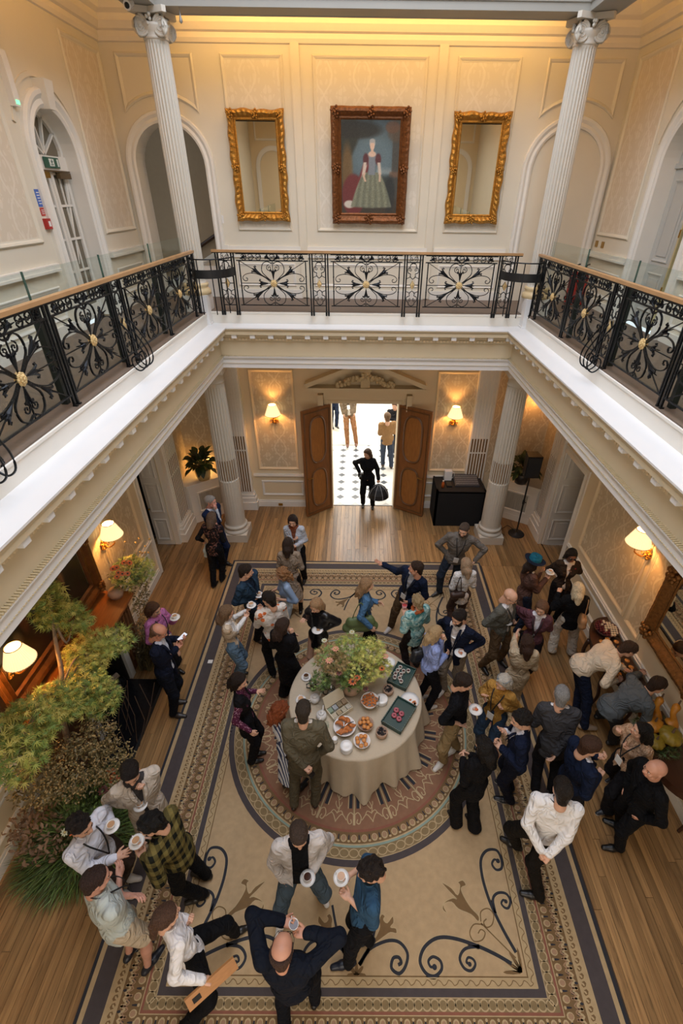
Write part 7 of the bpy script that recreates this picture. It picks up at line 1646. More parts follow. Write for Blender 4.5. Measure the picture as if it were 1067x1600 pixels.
# ---------------------------------------------------------------- leaves and flowers
def leafset(kind):
    if kind == 'maple':
        P = [(0, 0)]; 
        for a, r_ in ((-1.9, .45), (-1.5, .14), (-1.1, .85), (-.78, .2), (-.5, .98), (-.24, .24), (0, 1.1), (.24, .24), (.5, .98), (.78, .2), (1.1, .85), (1.5, .14), (1.9, .45)): P.append((r_*math.cos(a), r_*math.sin(a)))
        V = np.array([(x, y, -.18*(x*x+y*y)) for x, y in P]); F = [(0, i, i+1) for i in range(1, len(P)-1)]; return V, F
    if kind == 'oval':
        V = np.array([(0, 0, 0), (.35, .2, .03), (.75, .17, -.02), (1, 0, -.12), (.75, -.17, -.02), (.35, -.2, .03), (.5, 0, -.04)]); return V, [(0, 1, 6), (1, 2, 6), (2, 3, 6), (3, 4, 6), (4, 5, 6), (5, 0, 6)]
    if kind == 'big':
        V = np.array([(0, 0, 0), (.2, .1, .06), (.5, .17, .08), (.8, .1, -.02), (1, 0, -.2), (.8, -.1, -.02), (.5, -.17, .08), (.2, -.1, .06), (.2, 0, .02), (.5, 0, .03), (.8, 0, -.06)])
        return V, [(0, 1, 8), (1, 2, 9, 8), (2, 3, 10, 9), (3, 4, 10), (4, 5, 10), (5, 6, 9, 10), (6, 7, 8, 9), (7, 0, 8)]
    V = np.array([(0, .02, 0), (0, -.02, 0), (.5, .014, .05), (.5, -.014, .05), (1, 0, -.1)]); return V, [(0, 1, 3, 2), (2, 3, 4)]
def scatter(b, kind, pts, size, seed, tilt=.7, dirs=None, nm=1, base=None):
    if dirs is None: pts = [p for p in pts if WL+.1 < p[0] < WR-.1]
    V, F = leafset(kind); rg = np.random.RandomState(seed)
    for i, p in enumerate(pts):
        d = dirs[i] if dirs is not None else rg.normal(size=3)*(1, 1, tilt); d = nrm(d); n_ = nrm(rg.normal(size=3)*.5+v3(0, 0, 1)); M_ = frame_m(d, n_); s = size*rg.uniform(.65, 1.25)
        b.add((V*s)@M_.T+p, F, int(rg.randint(nm)) if base is None else base)
def leafm(c, name): 
    return mat(c, .5, var=.2, scale=20, name=name)
def cloud(rg, c, r, n): 
    q = rg.normal(size=(n, 3)); q /= np.linalg.norm(q, axis=1)[:, None]; return np.array(c)+q*np.array(r)*(rg.uniform(.35, 1, n)**.6)[:, None]
def twigs(b, root_, tips, r=.006, mid=.1, seed=0, mi=0):
    rg = np.random.RandomState(seed)
    for t_ in tips: 
        m_ = (np.array(root_)+t_)/2+rg.normal(size=3)*mid; b.tube(cat([root_, m_, t_], 3), np.linspace(r, r*.35, 7), 4, mi=mi)
def flower(c, rad_, mp, mc, parent, name='flower', n=9, up=(0, 0, 1)):
    b = MB(); M_ = frame_m(np.cross(up, (0.3, 1, .1)), up)
    for k in range(n):
        a = 2*PI*k/n; V = np.array([(.2, 0, 0), (.6, .22, .06), (1, .12, .0), (1, -.12, 0), (.6, -.22, .06)])*rad_; R2 = np.array([[math.cos(a), -math.sin(a), 0], [math.sin(a), math.cos(a), 0], [0, 0, 1]]); b.add((V@R2.T)@M_.T+np.array(c), [(0, 1, 2, 3, 4)])
    V0 = MB().ball((0, 0, .004), (rad_*.33, rad_*.33, rad_*.2), 8); b.add(V0.arr()@M_.T+np.array(c), V0.f, 1)
    return b.build(name, [mp, mc], parent)
G1, G2, G3 = leafm('#A0A850', 'yellow_green_leaf'), leafm('#748C45', 'mid_green_leaf'), leafm('#C0B862', 'lime_leaf'); G4 = leafm('#3E5527', 'dark_green_leaf'); BR1, BR2 = leafm('#6E6039', 'dry_olive_leaf'), leafm('#A98E5C', 'tan_seed_leaf')
M_TWIG = mat('#5B4634', .7, var=.15, name='brown_twig'); M_TRUNK = mat('#8C7660', .7, var=.2, scale=18, bump=.5, name='pale_bark')
FO, FC_ = mat('#B5541F', .5, var=.15, name='orange_petal'), mat('#2A150E', .6, name='dark_flower_eye'); FP = mat('#C98A6E', .5, var=.1, name='peach_petal'); FW = mat('#B5B496', .5, var=.05, name='cream_petal'); FR = mat('#5A2018', .5, var=.15, name='rust_petal')
# centre arrangement
r = thing('flower_arrangement', (-.06, 4.28, Z0), 'big loose green and rust flower arrangement in the centre of the round table', 'flowers')
onto(MB().lathe([(0, 0), (.1, 0), (.14, .06), (.15, .14), (.12, .2), (.1, .2)], (-.06, 4.28, Z0), 24), 'vase', M_CLAY, r)
rg = np.random.RandomState(4); b = MB()
C0 = v3(-.06, 4.28, .98); tips = []
for (o_, R_, n_, ms) in (((.26, .22, .38), (.24, .22, .2), 430, (0, 2)), ((-.02, .25, .42), (.26, .24, .2), 330, (0, 1)), ((.12, .0, .3), (.32, .24, .2), 420, (0, 2)), ((-.32, .12, .36), (.24, .22, .2), 330, (1, 5)), ((-.42, -.1, .15), (.16, .16, .14), 150, (1, 3)), ((.02, -.12, .22), (.24, .16, .18), 200, (1, 3)), ((-.2, .0, .45), (.2, .2, .14), 180, (4, 5)), ((.45, .1, .2), (.14, .14, .12), 130, (0, 2))):
    pts = cloud(rg, C0+v3(*o_)*v3(1, 1, .9), R_, n_)
    for j, m_ in enumerate(ms): scatter(b, 'maple', pts[j::2], .06, 30+m_, base=m_)
    tips += list(pts[::14])
o = b.build('foliage', [G1, G2, G3, G4, BR1, BR2], r); o['kind'] = 'stuff'
b = MB(); twigs(b, C0, tips, .005, .03, 1); o = b.build('stems', M_TWIG, r); o['kind'] = 'stuff'
for k, (x, y, z, mp, rd) in enumerate(((.08, -.2, .33, FO, .05), (-.3, -.04, .48, FP, .055), (-.36, .02, .42, FP, .045), (-.38, .22, .58, FW, .042), (.0, .36, .6, FW, .042), (.42, -.02, .3, FO, .045), (-.22, .1, .55, FP, .05), (.02, -.24, .3, FO, .06), (.2, -.22, .12, FR, .04), (.47, .14, .36, FP, .05), (-.16, -.18, .4, FR, .04))):
    flower(C0+v3(x, y, z), rd, mp, FC_ if mp in (FO, FR) else mat('#B9A36A', .6, name='pale_flower_eye'), r)
# ---------------------------------------------------------------- left side: fireplace, painting, mantel flowers, great branch arrangement
M_MANT = mat('#8A4F22', .32, var=.2, scale=5, stretch=(6, 1, 6), name='orange_mahogany'); M_MARB = mat('#C9C5BC', .25, var=.08, scale=5, name='white_marble'); M_SLATE = mat('#141417', .22, var=.2, scale=6, bump=.2, name='black_slate')
fp = thing('fireplace', (WL+.25, 4.55, 0), 'carved wood fireplace with white marble slips and black hearth on the left wall', 'fireplace')
b = MB(); b.box(WL, -3.72, 5.12, 5.6, 0, 1.24).box(WL, -3.72, 3.45, 3.93, 0, 1.24).box(WL, -3.72, 3.93, 5.12, 1.12, 1.24); b.build('surround', mat('#5D3A22', .4, var=.15, name='carved_dark_wood'), fp)
b = MB(); b.box(WL, -3.6, 3.35, 5.68, 1.3, 1.34).box(WL, -3.64, 3.4, 5.63, 1.24, 1.3); b.build('mantel_shelf', M_MANT, fp)
b = MB(); b.box(-3.74, -3.69, 5.02, 5.14, 0, 1.1).box(-3.74, -3.69, 3.91, 4.03, 0, 1.1).box(-3.74, -3.69, 4.03, 5.02, 1.0, 1.12); b.build('marble_slip', M_MARB, fp)
b = MB(); b.box(WL-.02, -4.1, 3.93, 5.12, 0, 1.12).box(-4.1, -3.75, 5.0, 5.12, 0, 1.12).box(-4.1, -3.75, 3.93, 4.05, 0, 1.12); b.build('firebox', M_DARK, fp)
MB().box(-4.1, -3.14, 3.55, 5.0, .001, .014).build('hearth_slab', M_SLATE, fp)
MB().box(-3.18, -3.14, 3.55, 5.0, .014, .02).build('hearth_edge', M_BLACK, fp)
b = MB()
for k in range(5): y = 5.16+k*.09; b.tube([(-3.715, y, .2), (-3.715, y, 1.1)], .02, 6)
b.build('carved_pilaster', mat('#6B4528', .4, var=.2, name='reeded_wood'), fp)
M_LOG = mat('#8F7B66', .85, var=.25, scale=12, stretch=(3, 3, 1), bump=.4, name='split_log'); lp = None
for (x, y, z, a) in ((-3.95, 4.68, .15, .9), (-3.88, 4.78, .26, 1.0), (-3.82, 4.66, .15, .7), (-3.98, 4.55, .24, 1.1)):
    b = MB(); d = v3(math.cos(a), math.sin(a), .12); c = v3(x, y, z); b.tube([c-d*.13, c, c+d*.13], .048, 7); tag(b.build('firewood_log', M_LOG, None, loc=(x, y, z)), 'split firewood log stacked in the black grate of the fireplace', 'log', 'logs in the grate')
b = MB(); b.box(-4.05, -3.76, 4.4, 4.95, .03, .1); 
for k in range(7): b.tube([(-3.77, 4.42+k*.085, .02), (-3.77, 4.42+k*.085, .16)], .008, 5)
tag(b.build('fire_grate', M_BLACK), 'black iron fire grate standing in the fireplace', 'grate')
pt = thing('landscape_painting', (WL+.03, 4.5, 1.42), 'large dark old painting in a brown gilded frame over the mantel', 'painting')
def canvas(name, parent, plane, u0, u1, v0, v1, fn, nu, nv, n_=.03, bulge=0):
    U = np.linspace(0, 1, nu); Vv = np.linspace(0, 1, nv); uu, vv = np.meshgrid(U, Vv)
    col = fn(uu, vv); P = np.array([plane.T(u0+(u1-u0)*a, v0+(v1-v0)*c_, n_) for a, c_ in zip(uu.ravel(), vv.ravel())])
    i = np.arange(nv-1)[:, None]*nu+np.arange(nu-1)[None, :]; Fq = np.stack([i, i+1, i+nu+1, i+nu], -1).reshape(-1, 4)
    m, nt, bb = _new('oil_paint'); at = nt.nodes.new('ShaderNodeVertexColor'); at.layer_name = 'paint'; nt.links.new(at.outputs[0], bb.inputs['Base Color']); bb.inputs['Roughness'].default_value = .4
    o = mesh_obj(name, [(P, Fq, 0)], m, parent, smooth=False)
    ca = o.data.color_attributes.new('paint', 'FLOAT_COLOR', 'POINT'); rgba = np.ones((len(P), 4), np.float32); cc = col.reshape(-1, 3); rgba[:, :3] = np.where(cc <= .04045, cc/12.92, ((cc+.055)/1.055)**2.4); ca.data.foreach_set('color', rgba.ravel()); return o
def H3(h): h = h.lstrip('#'); return np.array([int(h[i:i+2], 16)/255 for i in (0, 2, 4)])
def blend(c, m, h): return c*(1-m[..., None])+H3(h)*m[..., None]
def soft(d, w_): return np.clip(.5-d/w_, 0, 1)
def ell(u, v, cu, cv, ru, rv, w_=.15): return soft(np.sqrt(((u-cu)/ru)**2+((v-cv)/rv)**2)-1, w_)
def dark_paint(u, v):
    rg = np.random.RandomState(2); c = np.zeros(u.shape+(3,))+H3('#171411'); c = blend(c, .6*ell(u, v, .6, .6, .5, .35, .8), '#2E3024'); c = blend(c, .5*soft(.2-v, .3)*0+.5*ell(u, v, .3, .2, .5, .2, .8), '#3A2415')
    for (a, e_, ru, rv, h) in ((.75, .35, .03, .09, '#A5754F'), (.7, .3, .05, .1, '#5A3526'), (.52, .5, .03, .06, '#9C8468'), (.42, .45, .05, .12, '#2F3B3F'), (.3, .4, .04, .12, '#6B3B24'), (.2, .3, .04, .08, '#7E6A4F')): c = blend(c, .8*ell(u, v, a, e_, ru, rv, .5), h)
    return np.clip(c+rg.normal(size=u.shape)[..., None]*.012, 0, 1)
q = U_YL(WL); canvas('canvas', pt, q, 3.55, 5.42, 1.66, 3.3, dark_paint, 60, 60, .05)
M_FRB = mat('#6B421F', .35, .25, var=.25, scale=12, bump=.4, name='brown_gilt_frame')
q = U_YL(WL); q.sweep([(3.3, 1.42), (5.7, 1.42), (5.7, 3.55), (3.3, 3.55)], [(0, 0), (0, .07), (.03, .11), (.08, .1), (.13, .06), (.18, .055), (.22, .08), (.25, .05), (.25, .04)], True); q.mb.build('frame', M_FRB, pt)
b = MB()
for (y, z) in ((5.62, 1.5), (5.62, 2.4), (3.4, 1.5), (5.62, 3.4)):
    for k in range(9): a = k*.7; b.ball((WL+.11, y+.05*math.cos(a)*(1+.3*(k % 2)), z+.07*math.sin(a)), .028, 6)
o = b.build('carved_corner', M_GOLDD, pt); o['kind'] = 'stuff'
MB().box(WL+.1, WL+.115, 4.5, 4.72, 1.5, 1.55).build('name_plate', M_BRASS, pt)
# pleated wall lights
M_SHADE, nt_, b_ = _new('pleated_silk_shade'); b_.inputs['Base Color'].default_value = (*srgb('#F2E2C4'), 1); b_.inputs['Roughness'].default_value = .8; b_.inputs['Emission Color'].default_value = (*srgb('#FFD9A0'), 1); b_.inputs['Emission Strength'].default_value = .95
def sconce(c, wall, label, pw=9):
    """c centre of the shade; wall: direction into the wall"""
    C = v3(*c); r = thing('wall_sconce', c, label, 'wall light'); w_ = v3(*wall)
    b = MB(); n = 72; V = []
    for z, R_ in ((.12, .085), (-.11, .165)):
        for i in range(n): a = 2*PI*i/n; k = 1+.035*(i % 2)*2; V.append(C+v3(R_*k*math.cos(a), R_*k*math.sin(a), z))
    b.add(V, [(i, (i+1) % n, n+(i+1) % n, n+i) for i in range(n)]); b.build('shade', M_SHADE, r)
    for z, R_ in ((.122, .09), (-.112, .172)): b = MB(); b.tube([C+v3(R_*math.cos(a), R_*math.sin(a), z) for a in np.linspace(0, 2*PI, 25)], .006, 5); b.build('shade_trim', mat('#E3CDA2', .6, name='shade_braid'), r)
    dist = abs((c[0]-(WL if wall[0] < 0 else WR)) if wall[0] else c[1]-WF)
    b = MB(); base = C+w_*(dist-.015)+v3(0, 0, -.3)
    for k in range(14): a = k*2.4; q_ = .018*math.sqrt(k)*1.0; t_ = np.cross(w_, (0, 0, 1)); b.ball(base-w_*.02+t_*q_*math.cos(a)+v3(0, 0, q_*1.5*math.sin(a)), .024, 6)
    b.tube(cat([base-w_*.03, base-w_*.1+v3(0, 0, -.05), C+v3(0, 0, -.27), C+v3(0, 0, -.2), C+v3(0, 0, -.14)], 4), .012, 6)
    t_ = np.cross(w_, (0, 0, 1))
    for s_ in (-1, 1): b.tube(cat([base-w_*.04, base-w_*.06+t_*s_*.07+v3(0, 0, .04), base-w_*.05+t_*s_*.1-v3(0, 0, .03), base-w_*.05+t_*s_*.06-v3(0, 0, .05)], 4), .009, 5)
    b.lathe([(.0, -.2), (.03, -.19), (.036, -.17), (.016, -.15), (.016, -.1), (0, -.1)], c, 12); b.build('gilt_bracket', M_GOLD, r, smooth=True)
    point('sconce_bulb', (c[0], c[1], c[2]+.01), pw, '#FFB868', .035)
sconce((-1.93, 10.14, 2.68), (0, 1, 0), 'pleated wall light to the left of the oak doors', 24); sconce((2.19, 10.14, 2.68), (0, 1, 0), 'pleated wall light to the right of the oak doors', 24)
sconce((-3.93, 6.12, 2.24), (-1, 0, 0), 'pleated wall light right of the dark painting above the mantel', 24); sconce((-3.93, 3.66, 2.24), (-1, 0, 0), 'pleated wall light half hidden by leaves at the left picture edge', 24)
sconce((4.02, 5.42, 2.72), (1, 0, 0), 'pleated wall light on the right wall above the drinks table', 24)
# mantel end arrangement
r = thing('mantel_flowers', (-3.8, 5.6, 1.35), 'trailing green and orange flowers on the far end of the mantel shelf', 'flowers')
onto(MB().lathe([(0, 0), (.09, 0), (.12, .08), (.1, .14)], (-3.82, 5.55, 1.341), 18), 'urn', M_CLAY, r)
rg = np.random.RandomState(9); b = MB(); c = v3(-3.72, 5.75, 1.62)
scatter(b, 'maple', cloud(rg, c+v3(.04, .08, .0), (.27, .36, .24), 520), .07, 3, nm=4); scatter(b, 'maple', cloud(rg, c+v3(.14, .3, -.15), (.2, .28, .26), 260), .06, 5, nm=2); scatter(b, 'oval', cloud(rg, c+v3(.1, .1, -.45), (.14, .3, .4), 420), .045, 4, base=4); scatter(b, 'oval', cloud(rg, c+v3(.15, .0, -.95), (.16, .2, .4), 320), .045, 6, base=5)
o = b.build('foliage', [G2, G1, G4, G3, BR1, BR2], r); o['kind'] = 'stuff'
b = MB(); tp = [c+v3(rg.uniform(-.0, .3), rg.uniform(-.1, .6), rg.uniform(.1, .45)) for k in range(16)]; twigs(b, c-v3(0, 0, .1), tp, .004, .04, 3)
for t_ in tp: b.ball(t_, .02, 6, 1)
o = b.build('seed_heads', [M_TWIG, BR2], r); o['kind'] = 'stuff'
for k in range(11): flower(c+v3(rg.uniform(-.1, .2), rg.uniform(-.28, .25), rg.uniform(.12, .3)), .045, FO, FC_, r, up=(.4, -.4, .8))
# great branch arrangement at the near left
r = thing('branch_arrangement', (-3.55, 3.2, 0), 'tall maple branches and dried bushes standing at the near end of the fireplace', 'foliage')
rg = np.random.RandomState(12)
b = MB(); T0 = v3(-3.62, 3.5, 1.1)
trunk = cat([(-3.5, 3.1, 0.1), (-3.6, 3.35, .9), (-3.66, 3.6, 1.55), (-3.62, 3.75, 1.75), (-3.68, 3.95, 2.1), (-3.7, 4.1, 2.4), (-3.7, 4.2, 2.65)], 5); b.tube(trunk, np.linspace(.045, .012, len(trunk)), 8)
lobes = [((-3.7, 4.15, 2.55), (.2, .22, .34), 420), ((-3.66, 4.35, 2.1), (.2, .2, .25), 200), ((-3.55, 4.2, 1.62), (.28, .34, .2), 520), ((-3.4, 4.55, 1.45), (.24, .26, .14), 260), ((-3.45, 3.7, 1.5), (.3, .36, .2), 560), ((-3.5, 3.35, 1.75), (.26, .3, .2), 360), ((-3.5, 2.95, 1.95), (.3, .3, .26), 460), ((-3.45, 2.65, 1.9), (.25, .25, .3), 330), ((-3.25, 3.75, 1.25), (.2, .25, .14), 200)]
for (c_, R_, n_) in lobes: b.tube(cat([trunk[len(trunk)//3 if c_[2] < 2 else -6], (np.array(c_)+trunk[len(trunk)//2])/2+v3(0, 0, .06), c_], 4), np.linspace(.02, .006, 9), 6)
b.build('branch', M_TRUNK, r, smooth=True)
b = MB()
for k, (c_, R_, n_) in enumerate(lobes):
    pts = cloud(rg, c_, np.array(R_)*1.1, int(n_*1.15)); pts = pts[pts[:, 0] > WL+.12]; scatter(b, 'maple', pts, .085, 40+k, nm=3 if k != 2 else 2)
o = b.build('maple_foliage', [G1, G3, G2], r); o['kind'] = 'stuff'
b = MB()
for (c_, R_, n_) in (((-3.35, 3.0, 1.0), (.4, .4, .34), 900), ((-3.25, 3.35, 1.05), (.3, .3, .2), 420), ((-3.6, 2.75, 1.1), (.3, .25, .3), 420), ((-3.05, 3.2, .75), (.25, .3, .25), 380)):
    pts = cloud(rg, c_, R_, n_); pts = pts[pts[:, 0] > WL+.08]; scatter(b, 'oval', pts, .05, 50, base=0); scatter(b, 'oval', pts[::2]+.02, .035, 51, base=1)
    for p_ in pts[::3]: b.ball(p_, .012, 5, 1)
o = b.build('dried_bush', [BR1, BR2], r); o['kind'] = 'stuff'
b = MB(); gp = []; gd = []
for k in range(4600):
    a = rg.uniform(0, 2*PI); q_ = rg.uniform(0, 1)**.6; x, y = -3.42+.6*q_*math.cos(a), 2.72+.62*q_*math.sin(a); p_ = v3(x, y, .02+.42*(1-q_)*rg.uniform(.2, 1)); gp.append(p_); gd.append(nrm(v3(math.cos(a)*(.3+q_), math.sin(a)*(.3+q_), 1.1-q_*.7)+rg.normal(size=3)*.25))
kk = [i for i, p_ in enumerate(gp) if p_[0]+.3*gd[i][0] > WL+.05]; gp = [gp[i] for i in kk]; gd = [gd[i] for i in kk]; scatter(b, 'blade', gp, .26, 60, dirs=gd, nm=3); o = b.build('grasses', [G4, G2, leafm('#5E6A3F', 'dusty_green')], r); o['kind'] = 'stuff'
b = MB(); scatter(b, 'maple', cloud(rg, (-3.2, 2.95, .55), (.38, .42, .25), 500), .05, 61, nm=2); scatter(b, 'oval', cloud(rg, (-3.65, 2.5, .5), (.35, .3, .4), 400), .07, 62, base=2); o = b.build('low_foliage', [G4, G2, mat('#7E624A', .7, name='dry_rust_grass')], r); o['kind'] = 'stuff'
for (x, y, z, mp, rd) in ((-2.98, 3.05, .62, FO, .07), (-2.95, 2.9, .6, FR, .07), (-3.05, 2.92, .66, FR, .06), (-3.2, 2.5, .62, FO, .065), (-2.98, 2.42, .5, FR, .07), (-2.95, 2.3, .48, FR, .065), (-2.88, 2.35, .5, FR, .06), (-2.9, 3.1, .6, FW, .04), (-3.3, 2.48, .62, FW, .042), (-3.15, 2.4, .6, FW, .035), (-3.04, 3.12, .68, FO, .06)): flower((x, y, z), rd, mp, FC_ if mp is not FW else mat('#B9A36A', .6, name='pale_flower_eye'), r, up=(.3, -.5, .8))
b = MB()
for k in range(10): p0 = v3(-3.3+rg.uniform(-.3, .3), 3.9+rg.uniform(-.2, .2), .02); b.tube([p0, p0+v3(rg.uniform(-.1, .2), .1, .5), p0+v3(rg.uniform(-.1, .4), .2, .9)], .005, 4)
b.build('dry_stalks', M_TWIG, r)['kind'] = 'stuff'
# dried stems standing at the far end of the hearth
r = thing('dried_stems', (-3.55, 5.35, 0), 'brown dried grasses and seed stems at the far side of the hearth', 'foliage')
rg = np.random.RandomState(21); b = MB(); gp = [v3(-3.58+rg.uniform(-.05, .15), 5.35+rg.uniform(-.2, .25), .02) for k in range(420)]
scatter(b, 'blade', gp, .65, 22, dirs=[nrm(v3(abs(rg.normal())*.2+.02, rg.normal()*.25, 1)) for _ in gp], nm=2); scatter(b, 'oval', cloud(rg, (-3.45, 5.3, .6), (.2, .25, .5), 420), .04, 23, nm=2)
b.build('dry_grass', [BR1, mat('#4F4630', .7, name='olive_dry_leaf')], r)['kind'] = 'stuff'
# ---------------------------------------------------------------- corner plants: every large leaf a part
def corner_plant(c, potc, label, seed, n=95, sc=1.):
    C = v3(*c); r = thing('potted_plant', c, label, 'plant'); onto(MB().lathe([(0, 0), (.13, 0), (.17, .12), (.18, .26), (.165, .27), (.15, .22), (0, .2)], c, 24), 'pot', potc, r)
    V, F = leafset('big'); rg = np.random.RandomState(seed); M_ = [leafm('#22341B', 'glossy_dark_leaf'), leafm('#30471F', 'glossy_green_leaf')]
    mes = []
    for m_ in M_:
        o_ = MB().add(V, F).build('leaf', m_, loc=(0, 0, 0)); o_.data.shade_smooth(); mes.append(o_.data); bpy.data.objects.remove(o_)
    for k in range(n):
        a = rg.uniform(0, 2*PI); e_ = rg.uniform(-.25, 1.1); d = v3(math.cos(a)*math.cos(e_), math.sin(a)*math.cos(e_), math.sin(e_)*1.2); p_ = C+v3(0, 0, .36)+d*rg.uniform(.04, .26)*sc
        M3 = frame_m(nrm(d+v3(0, 0, -.35)), nrm(v3(0, 0, 1)+d*.4)); o = bpy.data.objects.new('leaf', mes[k % 2]); COL.objects.link(o); o.parent = r
        mm = Matrix([[*M3[i]] for i in range(3)]).to_4x4(); o.rotation_euler = mm.to_euler(); o.location = p_-C; s_ = rg.uniform(.2, .3)*sc; o.scale = (s_*.9, s_*1.5, s_)
    b = MB()
    for k in range(12): a = k*.55; b.tube([C+v3(0, 0, .2), C+v3(.1*math.cos(a), .1*math.sin(a), .45)], .006, 4)
    b.build('stalks', M_TWIG, r)
corner_plant((-3.66, 9.86, 1.051), mat('#C9B680', .5, name='cream_gold_pot'), 'glossy dark leaved plant in a cream pot on the left corner cabinet', 5)
corner_plant((3.88, 9.84, 1.051), mat('#2A2621', .4, name='dark_pot'), 'glossy dark leaved plant in a dark pot behind the speaker', 6, 80)
point('corner_uplight_left', (-3.72, 10.2, 1.3), 7, '#FFC070', .06); point('corner_uplight_right', (3.95, 10.1, 2.9), 6, '#FFB060', .06)
# speaker
r = thing('speaker_stand', (3.81, 9.2, 0), 'black pole speaker stand with a round base beside the right column', 'stand')
onto(MB().lathe([(0, 0), (.19, 0), (.19, .012), (.17, .02), (.03, .03), (.03, .06), (0, .06)], (3.81, 9.2, 0), 32), 'base', M_BLACK, r); b = MB(); b.tube([(3.81, 9.2, .03), (3.81, 9.2, 1.6)], .018, 10); b.build('pole', M_BLACK, r); b = MB(); b.tube([(3.81, 9.2, .85), (3.81, 9.2, .95)], .028, 10); b.tube([(3.81, 9.2, .9), (3.86, 9.17, .9)], .012, 6); b.build('collar', M_BLACK, r)
r = thing('loudspeaker', (3.78, 9.2, 1.601), 'black loudspeaker on the pole stand in front of the right corner plant', 'speaker'); c = (3.79, 9.2)
MB().prism([(3.63, 9.06), (3.95, 9.06), (3.91, 9.34), (3.67, 9.34)], 1.6, 2.12).build('cabinet', M_BLACK, r); MB().box(3.65, 3.93, 9.045, 9.06, 1.63, 2.09).build('grille', mat('#1B1B1D', .6, var=.3, scale=200, name='speaker_cloth'), r)
b = MB(); b.tube(cat([(3.81, 9.25, .03), (3.7, 9.5, .02), (3.6, 9.45, .02), (3.45, 9.3, .02), (3.5, 9.1, .02)], 5), .008, 5); tag(b.build('speaker_cable', M_BLACK), 'black cable lying on the floor behind the speaker stand', 'cable')
# black draped desk with mixing console
tag(MB().box(1.86, 3.02, 9.5, 9.62, 0, .98).box(1.86, 1.9, 9.5, 10.24, 0, .98).box(2.98, 3.02, 9.5, 9.9, 0, .98).box(1.86, 3.02, 9.5, 10.24, .93, .96).build('draped_desk', mat('#0B0B0C', .85, var=.05, name='black_drape')), 'black draped desk standing between the right oak door and the right column', 'desk')
r = thing('mixing_console', (2.62, 9.95, .961), 'grey and black sound mixing console on the black desk', 'mixing desk'); b = MB(); b.add([(2.32, 9.75, .965), (2.9, 9.75, .965), (2.9, 10.2, .965), (2.32, 10.2, .965), (2.32, 9.75, 1.0), (2.9, 9.75, 1.0), (2.9, 10.2, 1.07), (2.32, 10.2, 1.07)], [(0, 3, 2, 1), (4, 5, 6, 7), (0, 1, 5, 4), (1, 2, 6, 5), (2, 3, 7, 6), (3, 0, 4, 7)]); b.build('chassis', mat('#3B3C40', .4, name='console_grey'), r)
b = MB()
for i in range(14):
    for j in range(5): x = 2.36+i*.038; y = 9.8+j*.075; z = 1.0+(y-9.75)*.155; b.box(x, x+.018, y, y+.03, z, z+.014)
b.build('faders', mat('#8C8D90', .4, name='fader_grey'), r)['kind'] = 'stuff'
r = thing('white_kettle', (2.2, 10.12, .961), 'white box shaped kettle at the back of the black desk', 'kettle'); MB().box(2.1, 2.28, 10.05, 10.19, .961, 1.2).build('kettle_body', M_CHINA, r); b = MB(); b.tube([(2.28, 10.1, 1.17), (2.34, 10.1, 1.15), (2.34, 10.1, 1.03), (2.28, 10.1, 1.0)], .01, 6); b.build('handle', M_CHINA, r)
r = thing('orange_bottle', (2.02, 9.72, .961), 'small orange bottle at the near left corner of the black desk', 'bottle'); onto(MB().lathe([(0, 0), (.035, 0), (.035, .12), (.015, .15), (.015, .165), (0, .165)], (2.02, 9.72, .961), 16), 'bottle_body', mat('#B5561E', .3, name='orange_plastic'), r); onto(MB().lathe([(.02, .165), (.02, .19), (0, .19)], (2.02, 9.72, .961), 12), 'cap', M_CHINA, r)
r = thing('headset', (2.3, 9.85, .961), 'black intercom handset lying on the black desk', 'handset'); MB().box(2.12, 2.24, 9.72, 9.95, .961, 1.0).build('handset_body', M_BLACK, r)
